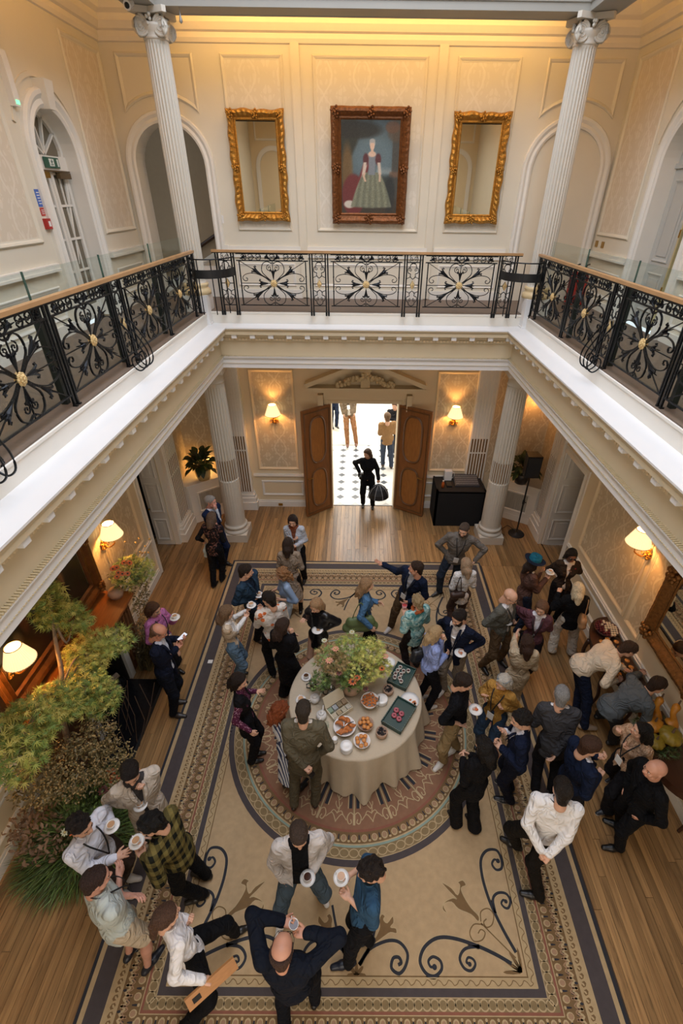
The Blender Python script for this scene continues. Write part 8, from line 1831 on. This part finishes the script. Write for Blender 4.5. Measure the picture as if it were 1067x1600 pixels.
# ---------------------------------------------------------------- right wall: mirror, drinks table, fruit and gourds
def gilt_frame(par, pl, u0, u1, v0, v1, w_, dep, m, wav=.012, ribs=.18, seed=0):
    rg = np.random.RandomState(seed); outer = []
    def side(a, b_, n):
        return [(a[0]+(b_[0]-a[0])*i/n, a[1]+(b_[1]-a[1])*i/n) for i in range(n)]
    nu = max(6, int((u1-u0)/.045)); nv = max(6, int((v1-v0)/.045)); cor = [(u0, v0), (u1, v0), (u1, v1), (u0, v1)]
    P = side(cor[0], cor[1], nu)+side(cor[1], cor[2], nv)+side(cor[2], cor[3], nu)+side(cor[3], cor[0], nv)
    cu, cv = (u0+u1)/2, (v0+v1)/2; hu, hv = (u1-u0)/2, (v1-v0)/2; rows = []
    prof = [(0, 0), (0, dep*.5), (.15, dep*.9), (.35, dep), (.55, dep*.7), (.75, dep*.35), (.88, dep*.5), (1, dep*.3), (1, 0)]
    V = []
    for j, (o, n_) in enumerate(prof):
        for i, (u, v) in enumerate(P):
            k = o*w_; su = np.clip((u-cu)/(hu), -1, 1); sv = np.clip((v-cv)/(hv), -1, 1)
            uu = cu+su*(hu-k); vv = cv+sv*(hv-k); wv = 0
            if j < 4: wv = wav*math.sin(i*.9+seed)+wav*.6*math.sin(i*.37)
            ny = n_*(1+ribs*(i % 2)*(1 if .1 < o < .6 else 0))
            dx = np.sign(su)*(abs(su) > .999); dy = np.sign(sv)*(abs(sv) > .999)
            V.append(pl.T(uu+dx*wv, vv+dy*wv, ny))
    k = len(P); F = [(j*k+i, j*k+(i+1) % k, (j+1)*k+(i+1) % k, (j+1)*k+i) for j in range(len(prof)-1) for i in range(k)]
    b = MB(); b.add(V, F); o = b.build('frame', m, par)
    b = MB()
    spots = [(u0, v0), (u1, v0), (u1, v1), (u0, v1), (cu, v0), (cu, v1)]+([(u0, cv), (u1, cv)] if hv > .7 else [])
    for (u, v) in spots:
        su = -np.sign(u-cu)*w_*.45; sv = -np.sign(v-cv)*w_*.45
        for q_ in range(12): a = q_*2.4; rr_ = w_*.13*math.sqrt(q_); b.ball(pl.T(u+su+rr_*math.cos(a), v+sv+rr_*math.sin(a), dep*(1.05-.03*q_)), w_*.14, 6)
    o = b.build('carved_leaf_cluster', m, par, smooth=True); o['kind'] = 'stuff'
q = U_YR(WR)
r = thing('wall_mirror', (WR-.04, 3.7, 1.42), 'huge gilded carved mirror on the right wall above the drinks table', 'mirror')
gilt_frame(r, q, 2.5, 4.88, 1.42, 3.75, .27, .12, M_GOLDD, .003, .04, seed=3); q2 = U_YR(WR); q2.box(2.74, 4.64, 1.66, 3.5, .02, .045); q2.mb.build('mirror_glass', M_MIRROR, r)
M_MAHO = mat('#3E2416', .3, var=.2, scale=5, stretch=(5, 1, 5), name='dark_mahogany')
def demilune(yc, label, hy=.72):
    r = thing('console_table', (WR-.25, yc, 0), label, 'table'); P = [(WR-.05, yc-hy), (WR-.05, yc+hy)]+[(WR-.05-.5*math.sin(a)**.7, yc+hy*math.cos(a)) for a in np.linspace(.12, PI-.12, 14)]
    P = [(WR-.075, yc+hy)]+[(WR-.05-.52*math.sin(a)**.8, yc+hy*math.cos(a)) for a in np.linspace(.1, PI-.1, 16)]+[(WR-.075, yc-hy)]
    MB().prism(P, .86, .9).build('tabletop', M_MAHO, r); cx_, cy_ = WR-.2, yc
    MB().prism([(cx_+(x-cx_)*.93, cy_+(y-cy_)*.93) for x, y in P], .74, .86).build('apron', M_MAHO, r)
    for (x, y) in ((WR-.12, yc-hy*.85), (WR-.12, yc+hy*.85), (WR-.5, yc-hy*.45), (WR-.5, yc+hy*.45)):
        b = MB(); b.tube(cat([(x, y, .78), (x-.03, y, .55), (x+.02, y, .25), (x-.02, y, .02)], 4), np.linspace(.035, .02, 13), 8); b.build('leg', M_MAHO, r, smooth=True)
demilune(4.92, 'dark mahogany half round console table holding the drinks under the mirror'); demilune(3.3, 'dark mahogany half round console table under the gourds', .6)
M_AMB = mat('#C98A45', .08, var=.1, trans=.0, name='amber_drink'); gp = None; rr = random.Random(8)
spots = [(3.8+.115*i, 4.42+.12*j+(.05 if i % 2 else 0)) for i in range(3) for j in range(6)]
for k, (x, y) in enumerate(spots):
    if gp is None:
        gp = thing('coupe_glass', (x, y, .901), 'small stemmed glass of amber drink on the mahogany drinks table', 'glass', 'amber drinks on the console')
        onto(MB().lathe([(0, 0), (.03, 0), (.03, .003), (.005, .008), (.004, .06), (.03, .08), (.042, .11), (.04, .11), (.028, .083)], (x, y, .901), 16), 'glass_bowl', M_GLASS, gp); onto(MB().lathe([(0, .066), (.03, .084), (.038, .1), (0, .1)], (x, y, .901), 14), 'drink', M_AMB, gp)
    else: dup(gp, (x, y, .901))
r = thing('marshmallow_bowl', (4.0, 5.3, .901), 'round dark bowl of red and cream sweets at the far end of the drinks table', 'bowl'); c = (4.0, 5.3, .901)
onto(MB().lathe([(0, 0), (.08, 0), (.16, .05), (.185, .1), (.178, .1), (.14, .05), (0, .02)], c, 28), 'bowl_body', mat('#4A2A22', .4, var=.1, name='dark_bowl'), r)
b = MB()
for k in range(60):
    i, j = k % 8-3.5, k//8-3.5; x, y = i*.042+j*.01, j*.042
    if math.hypot(x, y) < .165: q_ = v3(c[0]+x, c[1]+y, c[2]+.085+.03*(1-math.hypot(x, y)/.17)); b.obox(q_, (nrm((1, .3, .1)), nrm((-.3, 1, 0)), (0, 0, 1)), (.015, .015, .016), 0 if x > -.02+rr.uniform(-.04, .04) else 1)
b.build('sweets', [mat('#D3BE9B', .6, var=.1, name='cream_sweet'), mat('#5A1A22', .4, var=.1, name='red_sweet')], r)['kind'] = 'stuff'
M_G1, M_G2 = mat('#B5761F', .45, var=.2, scale=9, name='ochre_gourd'), mat('#85701F', .45, var=.3, scale=12, name='green_yellow_squash')
def gourd(c, sc, m, label, long=0):
    b = MB(); n = 24; r = thing('gourd', c, label, 'gourd'); C = v3(*c)
    if long: b.tube(cat([C, C+v3(.02, .02, .1)*sc, C+v3(-.01, .05, .22)*sc, C+v3(.05, .1, .32)*sc], 5), np.array([.02, .06, .085, .08, .065, .05, .042, .038, .036, .035, .036, .04, .045, .05, .045, .02])*sc, 12)
    else: b.lathe([(0, 0), (.06*sc, .0), (.11*sc, .04*sc), (.12*sc, .08*sc), (.09*sc, .12*sc), (.03*sc, .13*sc), (0, .125*sc)], c, 48, flute=lambda a, z: .12*abs(math.sin(a*5)))
    b.build('gourd_flesh', m, r, smooth=True); b = MB(); t_ = C+(v3(.05, .1, .32) if long else v3(0, 0, .12))*sc; b.tube([t_, t_+v3(.01, .01, .06)*sc], [.014*sc, .009*sc], 6); b.build('stalk', M_TWIG, r)
gourd((3.88, 3.62, .95), 1.1, M_G1, 'fluted ochre gourd at the front of the gourd pile'); gourd((4.0, 3.45, .96), 1.25, M_G2, 'fluted green and yellow squash beside the ochre gourds'); gourd((3.97, 3.75, .95), 1., M_G1, 'long necked ochre gourd leaning towards the drinks', 1); gourd((4.08, 3.6, 1.02), 1., M_G1, 'tall long necked gourd topping the pile by the wall', 1); gourd((3.8, 3.4, .93), .95, M_G2, 'small yellow striped squash at the near end of the pile'); gourd((3.85, 3.78, .93), .7, M_G1, 'smallest ochre gourd at the far end of the pile')
r = thing('leaf_bed', (3.92, 3.55, .901), 'bed of dark green leaves under the gourds', 'foliage'); b = MB(); rg = np.random.RandomState(33); scatter(b, 'maple', cloud(rg, (3.92, 3.55, .94), (.3, .36, .06), 240), .07, 34, nm=2); b.build('leaves', [G4, leafm('#4E4A22', 'olive_leaf')], r)['kind'] = 'stuff'
# ---------------------------------------------------------------- upper gallery: mirrors, portrait, fittings
class Tilt(Pl):
    def __init__(s, x0, z0, y0, lean): s.O = v3(x0, y0, z0); s.U = v3(1, 0, 0); s.V = nrm(v3(0, -math.sin(lean), math.cos(lean))); s.N = -np.cross(s.U, s.V)*-1; s.N = nrm(v3(0, -math.cos(lean), -math.sin(lean))); s.mb = MB()
for x0, x1, lb in ((-2.245, -1.3, 'tall gilded mirror with wavy frame left of the portrait'), (1.55, 2.49, 'tall gilded mirror with wavy frame right of the portrait')):
    r = thing('gilt_mirror', ((x0+x1)/2, WF-.05, 6.3), lb, 'mirror'); tl = Tilt((x0+x1)/2, 6.3, WF-.06, .02); gilt_frame(r, tl, -.475, .475, 0, 1.58, .145, .07, M_GOLD, .01, seed=1)
    tl.box(-.33, .33, .13, 1.42, 0, .02); tl.mb.build('mirror_glass', M_MIRROR, r); t2 = Tilt((x0+x1)/2, 6.3, WF-.06, .02); t2.box(-.45, .45, .02, 1.53, -.02, -.004); t2.mb.build('backing', M_DARK, r)
def portrait(u, v):
    rg = np.random.RandomState(3); u = (u-.5)*.83+.5-.0; c = np.zeros(u.shape+(3,))+H3('#3E4B50'); c = blend(c, .8*ell(u, v, .55, .62, .4, .3, .9), '#6A7F86'); c = blend(c, .8*soft(np.abs(v-.47)-.02, .08)*(u > .6), '#9DA5A0'); c = blend(c, soft(v-.42, .06)*(u > .55)*.8, '#2E332D')
    c = blend(c, soft(.82-u, .02)*soft(u-.95, .02)*.9, '#47453F'); c = blend(c, .7*soft(np.abs(v-.44)-.03, .02)*soft(.79-u, .02), '#7A5A45')
    c = blend(c, soft(u-.27-.07*np.sin(v*9), .05)*soft(.1-v, .3), '#33352C'); c = blend(c, .8*ell(u, v, .17, .45, .08, .3, .5), '#7A5B33'); c = blend(c, .9*ell(u, v, .3, .9, .35, .09, .4), '#2B2A25'); c = blend(c, ell(u, v, .88, .87, .13, .09, .4)*.7, '#5B4A39')
    c = blend(c, soft(v-.16, .05), '#3A342C')
    c = blend(c, ell(u, v, .26, .2, .17, .24, .15)*(v < .45), '#6A2A2B'); c = blend(c, soft(np.abs(u-(.5-.42*(.66-v)))-.05, .03)*(v < .62)*(v > .12), '#732F30'); c = blend(c, soft(np.abs(u-(.485-.36*(.66-v)))-.018, .02)*(v < .66)*(v > .2), '#C9BFB2')
    c = blend(c, ell(u, v, .2, .1, .08, .045, .3), '#C9C2B4')
    c = blend(c, ell(u, v, .8, .22, .08, .2, .4)*.8, '#23282A')
    gw = .085+.22*np.clip((.46-v)/.38, 0, 1)**.6; gown = soft(np.abs(u-.53)-gw, .02)*(v < .46)*soft(.06+.03*np.abs(u-.53)-v, .02); sh = .5+.5*np.sin((u-.53)*110/(.5+gw*4)); c = blend(c, gown, '#6F7361'); c = blend(c, gown*sh*.5, '#A3A588'); c = blend(c, gown*.35*(rg.uniform(size=u.shape) > .6), '#54553F')
    c = blend(c, soft(np.abs(u-.53)-(.045+.09*np.abs(v-.5)), .02)*(v > .43)*(v < .66), '#7E858B'); c = blend(c, ell(u, v, .53, .655, .055, .03, .3), '#D8B9A2')
    for s_ in (-1, 1):
        c = blend(c, soft(np.hypot((u-.53-s_*.09)*1.2, (v-.6)*.8)-.05, .02), '#5A3034'); c = blend(c, soft(np.abs(u-(.53+s_*(.1+.16*(.57-v))))-.022, .02)*(v > .44)*(v < .57), '#D0BFAE'); c = blend(c, soft(np.abs(u-(.53+s_*(.12-.5*np.abs(.42-v)*(s_ < 0))))-.014, .02)*(v > .36)*(v < .45), '#D6B49A')
    c = blend(c, soft(np.abs(u-.53)-.018, .01)*(v > .66)*(v < .71), '#D6B49A'); c = blend(c, ell(u, v, .53, .765, .042, .04, .2), '#B9B4AE'); c = blend(c, ell(u, v, .53, .74, .032, .042, .2), '#DDBDA5'); c = blend(c, ell(u, v, .53, .792, .04, .022, .3), '#A9A7A3')
    c = blend(c, ell(u, v, .81, .93, .1, .06, .3)*.8, '#6A4B38')
    return np.clip(c+rg.normal(size=u.shape)[..., None]*.015, 0, 1)
r = thing('portrait', (.155, WF-.05, 6.28), 'full length portrait of a lady in a green gown, carved brown gilt frame', 'painting'); tl = Tilt(.155, 6.28, WF-.06, .13)
gilt_frame(r, tl, -.66, .66, 0, 1.65, .17, .085, mat('#7A4B26', .36, .45, var=.3, scale=25, bump=.6, name='bronze_gilt_frame'), .002, .06, seed=2); canvas('canvas', r, tl, -.49, .49, .17, 1.48, portrait, 110, 150, .02)
t2 = Tilt(.155, 6.28, WF-.06, .13); t2.box(-.64, .64, .02, 1.63, -.02, -.004); t2.mb.build('backing', M_DARK, r)
M_GREEN = mat('#2E5A48', .5, name='exit_green')
r = thing('exit_sign', (UL-.1, ADY+.28, 7.02), 'small green and white running figure exit sign over the glazed gallery door', 'sign'); q = U_YL(UL-.13); q.box(ADY-.12, ADY+.26, 6.98, 7.1, 0, .01); q.mb.build('sign_panel', M_GREEN, r)
q = U_YL(UL-.13); q.box(ADY-.0, ADY+.12, 7.0, 7.085, .01, .014); q.box(ADY+.2, ADY+.24, 7.0, 7.085, .01, .014); c0 = ADY+.06
q.mb.build('white_ground', mat('#D9DDD6', .5, name='sign_white'), r)
q = U_YL(UL-.13); q.box(c0-.008, c0+.008, 7.03, 7.06, .014, .017); q.box(c0-.03, c0-.005, 7.012, 7.022, .014, .017); q.box(c0+.005, c0+.03, 7.015, 7.025, .014, .017); q.box(c0-.02, c0+.03, 7.05, 7.058, .014, .017); q.mb.ball(q.T(c0+.005, 7.07, .015), .008, 6); q.mb.build('running_figure', M_GREEN, r)
r = thing('fire_call_point', (UL+.03, 7.36, 6.35), 'red fire call point below its blue and red signs, left gallery wall', 'fire alarm'); q = U_YL(UL); q.box(7.3, 7.42, 6.29, 6.41, 0, .05); q.mb.build('call_box', mat('#A8231C', .35, name='fire_red'), r); q = U_YL(UL); q.box(7.335, 7.385, 6.32, 6.38, .05, .053); q.mb.build('call_glass', M_CHINA, r)
q = U_YL(UL); q.box(7.31, 7.41, 6.44, 6.53, 0, .006); q.mb.build('red_sign', mat('#B8392F', .4, name='sign_red'), r); q = U_YL(UL); q.box(7.31, 7.41, 6.54, 6.73, 0, .006); q.mb.build('blue_sign', mat('#3C62B0', .4, name='sign_blue'), r)
q = U_YL(UL)
for z in (6.46, 6.48, 6.5): q.box(7.33, 7.39, z, z+.007, .006, .008)
for z in (6.57, 6.6, 6.63, 6.66, 6.69): q.box(7.33, 7.39, z, z+.01, .006, .008)
q.mb.build('sign_print', M_CHINA, r)['kind'] = 'stuff'
r = thing('emergency_light', (UL+.04, 7.42, 7.8), 'white emergency light fitting with a green lamp at the upper left edge', 'light'); q = U_YL(UL); q.box(7.36, 7.47, 7.55, 8.05, 0, .07); q.mb.build('housing', M_CHINA, r); q = U_YL(UL); q.box(7.38, 7.45, 7.57, 7.61, .07, .075); q.mb.build('green_lamp', mat('#7FE0A8', .4, emit='#6FE8A0', es=1.5, name='green_indicator'), r)
for y, s_, l in ((10.12, 1, 'brass wall socket by the arch corner of the right gallery, farther one'), (9.86, 1, 'brass wall socket on the right gallery wall, nearer the panelled door')):
    q = U_YR(UR); q.box(y-.05, y+.05, 5.96, 6.06, 0, .012); tag(q.mb.build('wall_socket', M_BRASS), l, 'socket')
q = U_X(WF); q.box(-2.03, -1.92, .03, .1, .03, .04); tag(q.mb.build('wall_socket', M_BRASS), 'brass socket in the baseboard left of the oak doors', 'socket')
q = U_X(WF); q.box(-2.58, -2.53, 6.25, 6.38, 0, .012); tag(q.mb.build('light_switch', M_CHINA), 'white light switch beside the open arch of the back gallery', 'switch')
for x, l in ((4.02, 'red fire extinguisher behind the right glass screen, left of a pair'), (4.2, 'red fire extinguisher behind the right glass screen, right of a pair')):
    r = thing('fire_extinguisher', (x, 9.85, 4.986), l, 'fire extinguisher'); onto(MB().lathe([(0, 0.02), (.08, .02), (.085, .05), (.085, .5), (.05, .58), (.02, .6)], (x, 9.85, 4.986), 20), 'cylinder', mat('#B02A20', .3, name='extinguisher_red'), r); b = MB(); b.tube([(x, 9.85, 5.58), (x, 9.85, 5.68), (x+.05, 9.83, 5.7)], .014, 6); b.tube(cat([(x, 9.85, 5.65), (x-.09, 9.8, 5.6), (x-.1, 9.78, 5.3)], 4), .01, 6); onto(b, 'valve_and_hose', M_BLACK, r)
r = thing('security_camera', (-2.98, 8.66, 8.74), 'small white security camera beside the left ionic capital', 'camera'); b = MB(); b.tube([(-2.98, 8.75, 8.8), (-2.98, 8.68, 8.7)], .03, 8); b.build('mount', M_CHINA, r); b = MB(); b.tube([(-2.98, 8.7, 8.74), (-2.98, 8.55, 8.68)], [.045, .05], 12); b.build('housing', M_CHINA, r); b = MB(); b.ball((-2.98, 8.545, 8.678), .032, 10); b.build('lens', M_BLACK, r)
r = thing('pendant_sensor', (-2.42, 8.88, 8.62), 'small teardrop sensor hanging under the upper beam right of the left capital', 'sensor'); onto(MB().lathe([(.004, .14), (.006, .08), (.02, .02), (.022, 0), (.0, -.02)], (-2.42, 8.9, 8.61), 12), 'sensor_body', mat('#8E8B84', .4, .3, name='grey_metal'), r)
tag(MB().box(-2.54, -2.46, 5.33, 5.4, .013, .016).build('paper_card', M_CHINA), 'small white paper card dropped on the carpet border near the fireplace group', 'card')
b = MB()
r = thing('hall_desk_chair', (0, 0, 0), '', '') if 0 else None
# ---------------------------------------------------------------- things people hold
def who(s):
    for d, inf in zip(PEOPLE, INFO):
        if s in d['label']: return d, inf[1]
    raise KeyError(s)
def palm(s, sd, off=.085, up=.03):
    d, f = who(s); return f['wr'][sd]+f['hand'][sd]*off+v3(0, 0, up)
for s, sd, l in (('slate blue blazer', -1, 'the slate blazer man'), ('glasses and long fair hair', -1, 'the woman in the beige waistcoat'), ('bald man with glasses', 1, 'the bald man in grey tweed'), ('hat and brown blazer', 1, 'the woman in the hat'), ('pink jumper', -1, 'the woman in pink'), ('cream blazer', 1, 'the man in the cream blazer'), ('plaid shirt', 1, 'the plaid shirted man'), ('black lanyard holding', -1, 'the white shirted man of the left group'), ('knitted cardigan', -1, 'the man in the white cardigan'), ('steel blue shirt', 1, 'the steel blue shirted man')):
    c = palm(s, sd, .1, .035); saucer(tuple(c), 'white saucer held by '+l); cup((c[0], c[1], c[2]+.009), 'white coffee cup on the saucer of '+l, M_COFFEE if 'cardigan' in s else M_LATTE, 2.5)
c = (palm('balding', -1)+palm('balding', 1))/2; cup(tuple(c), 'white cup of black coffee between the hands of the man at bottom centre', M_COFFEE, 2.)
for s, sd, l, fc in (('khaki trousers', -1, 'white plate with a bite of salmon held by the bearded navy blazer man', '#C4683A'), ('khaki trousers', 1, 'white plate held low beside the lilac jumper woman', '#C98A55'), ('black polo', -1, 'white plate with an orange tart held by the man in the black polo', '#C9602A'), ('black leather jacket and', -1, 'white plate held by the blonde woman in black leather', '#B58A62')):
    if s == 'khaki trousers': d_, f_ = who('bearded man in a navy blazer'); 
    else: d_, f_ = who(s)
    c = f_['wr'][sd]+f_['hand'][sd]*.11+v3(0, 0, .035); r = thing('plate', tuple(c), l, 'plate'); onto(MB().lathe([(0, 0), (.05, 0), (.085, .01), (.087, .013), (.05, .006), (0, .005)], tuple(c), 24), 'plate_body', M_CHINA, r); onto(MB().ball(tuple(c+v3(.01, 0, .014)), (.026, .02, .014), 8), 'food', mat(fc, .5, var=.2, name='canape'), r)
def phone(c, d, label, col='#D5D8E0'):
    r = thing('phone', tuple(c), label, 'phone'); d = nrm(d); n_ = nrm(v3(0, 0, 1)-d*.5); n_ = nrm(n_-d*(n_@d)); e = np.cross(d, n_); b = MB(); b.obox(c, (d, e, n_), (.075, .037, .004)); b.build('case', M_BLACK, r); b = MB(); b.obox(c+n_*.0045, (d, e, n_), (.07, .034, .0006)); b.build('screen', mat(col, .2, emit=col, es=.5, name='lit_screen') if col != '#101114' else mat(col, .1), r)
d_, f_ = who('reading his phone'); phone((f_['wr'][-1]+f_['wr'][1])/2+f_['hand'][1]*.1+v3(0, 0, .03), f_['hand'][1], 'lit phone held by the bald man in the navy suit')
d_, f_ = who('olive grey suit'); phone(f_['wr'][-1]+f_['hand'][-1]*.1, f_['hand'][-1], 'dark phone in the hand behind the olive suited man', '#101114')
def drop(c, w_, h_, d3, label, catg, name, m, thick=.07, taper=1.25, strap=.25, top=None):
    """soft bag hanging from c"""
    C = v3(*c); D = nrm(v3(*d3)); E = np.cross(v3(0, 0, 1), D); r = thing(name, tuple(C-v3(0, 0, strap+h_)), label, catg)
    pr = [(C-v3(0, 0, strap+.05)-D*w_*.36, C-v3(0, 0, strap+.05)+D*w_*.36, .04, .04, E, .9), (C-v3(0, 0, strap+h_*.75)-D*w_*.42*taper/1.2, C-v3(0, 0, strap+h_*.75)+D*w_*.42*taper/1.2, thick, thick, E, 1.), (C-v3(0, 0, strap+h_*.4)-D*w_*.36, C-v3(0, 0, strap+h_*.4)+D*w_*.36, thick*.9, thick*.9, E, 1.)]
    V, F_ = sdf_mesh(pr, .014, .04, noise=(.004, 30, 1)); mesh_obj('bag_body', [(V, F_, 0)], m, r)
    b = MB(); b.tube(cat([C-v3(0, 0, strap+.05)-D*w_*.3, C-v3(0, 0, strap*.4)-D*w_*.15, C, C-v3(0, 0, strap*.4)+D*w_*.15, C-v3(0, 0, strap+.05)+D*w_*.3], 5), .012, 6, flat=(1, .6)); mesh_obj('strap', [(b.arr(), b.f, 0)], m, r); return r
d_, f_ = who('olive green shoulder bag'); nk = f_['neck']; R_, F_ = f_['R'], f_['F']
drop(tuple(nk+R_*.2-v3(0, 0, .02)-F_*.1), .46, .3, (F_[0], F_[1], 0), 'large olive green shoulder bag of the woman in the denim shirt', 'bag', 'shoulder_bag', mat('#59663C', .55, var=.06, bump=.3, bscale=8, name='olive_leather'), .085, 1.3, .3)
d_, f_ = who('patterned dark waistcoat'); drop(tuple(f_['wr'][-1]+f_['hand'][-1]*.09), .22, .24, (0, 1, 0), 'pale blue carrier bag in the hand of the woman in the dark waistcoat', 'bag', 'carrier_bag', mat('#9FB6BE', .6, var=.05, name='pale_blue_paper'), .05, 1.1, .1)
d_, f_ = who('platinum'); drop(tuple(f_['neck']+f_['R']*.17-f_['F']*.05), .26, .22, tuple(f_['F']), 'tan leather handbag of the platinum blonde woman', 'bag', 'handbag', mat('#A98058', .5, var=.05, name='tan_leather'), .06, 1.2, .3)
d_, f_ = who('loose white blouse'); drop(tuple(f_['neck']-f_['R']*.12-f_['F']*.1), .2, .12, tuple(f_['R']), 'small brown cross body bag of the woman in the white blouse', 'bag', 'cross_body_bag', mat('#3A2820', .5, name='brown_leather'), .05, 1.1, .34)
d_, f_ = who('lilac'); drop(tuple(f_['neck']-f_['R']*.14-f_['F']*.06), .32, .24, tuple(f_['F']), 'black leather tote bag of the woman in lilac', 'bag', 'tote_bag', mat('#141416', .45, name='black_leather'), .07, 1.2, .3)
d_, f_ = who('turquoise'); c = f_['wr'][-1]+f_['hand'][-1]*.1; r = thing('glass_of_juice', tuple(c-v3(0, 0, .05)), 'pink patterned cup in the hand of the woman in turquoise', 'cup'); onto(MB().lathe([(0, -.05), (.03, -.05), (.042, .05), (.038, .05)], tuple(c), 16), 'cup_body', mat('#C98A93', .4, var=.3, scale=50, name='pink_pattern'), r); onto(MB().lathe([(0, .04), (.038, .04)], tuple(c), 12), 'drink', mat('#A33D3D', .2, name='red_drink'), r, False)
d_, f_ = who('sunglasses in a dark brown'); c = (f_['wr'][-1]+f_['wr'][1])/2+f_['hand'][1]*.1; r = thing('red_drink', tuple(c-v3(0, 0, .06)), 'tall glass of red drink held by the woman in black sunglasses', 'glass'); onto(MB().lathe([(0, -.06), (.026, -.06), (.03, .07), (.0, .07)], tuple(c), 14), 'tumbler', mat('#8E1B22', .1, var=.05, name='red_glass'), r)
# wooden board with a hole, carried by the ponytail woman
d_, f_ = who('wooden board'); c = f_['wr'][1]+f_['hand'][1]*.1; r = thing('wooden_board', tuple(c), 'honey coloured wooden board with a round hole carried by the ponytail woman', 'board'); dd = nrm(v3(.78, .6, .05)); n_ = nrm(np.cross(dd, v3(0, 0, 1))*.8+v3(0, 0, .5)); b = MB(); b.obox(c-dd*.02, (dd, nrm(np.cross(n_, dd)), n_), (.225, .06, .012)); b.build('board', mat('#A87545', .45, var=.15, scale=6, stretch=(2, 2, 8), name='honey_wood'), r)
b = MB(); b.obox(c-dd*.16+n_*.0135, (dd, nrm(np.cross(n_, dd)), n_), (.035, .025, .001)); b.build('hand_hole', M_DARK, r)
# photographer's gear in the doorway
d_, f_ = who('carrying a camera'); c = f_['wr'][1]+f_['hand'][1]*.08; r = thing('camera', tuple(c), 'black photo camera held at the waist by the woman in the doorway', 'camera'); b = MB(); b.obox(c, (f_['R'], v3(0, 0, 1), f_['F']), (.07, .05, .035)); b.build('camera_body', M_BLACK, r); b = MB(); b.tube([c+f_['F']*.03, c+f_['F']*.16], [.035, .04], 12); b.build('lens', M_BLACK, r)
c = f_['wr'][-1]+f_['hand'][-1]*.1; r = thing('softbox', tuple(c-v3(0, 0, .5)), 'black umbrella shaped softbox with pale ribs carried by the woman in the doorway', 'softbox'); k = 16; b = MB()
prof = [(.02, -.02), (.06, -.04), (.17, -.13), (.24, -.25), (.26, -.36), (.245, -.37), (.0, -.38)]; b.lathe(prof, tuple(c), 16); b.build('hood', mat('#17181B', .6, name='black_nylon'), r)
for i in range(8): b = MB(); a = 2*PI*i/8+PI/8; b.tube([c+v3(q_*math.cos(a)*1.01, q_*math.sin(a)*1.01, z) for q_, z in prof[:5]], .005, 4); b.build('rib', mat('#B9BABC', .5, name='pale_rib'), r)
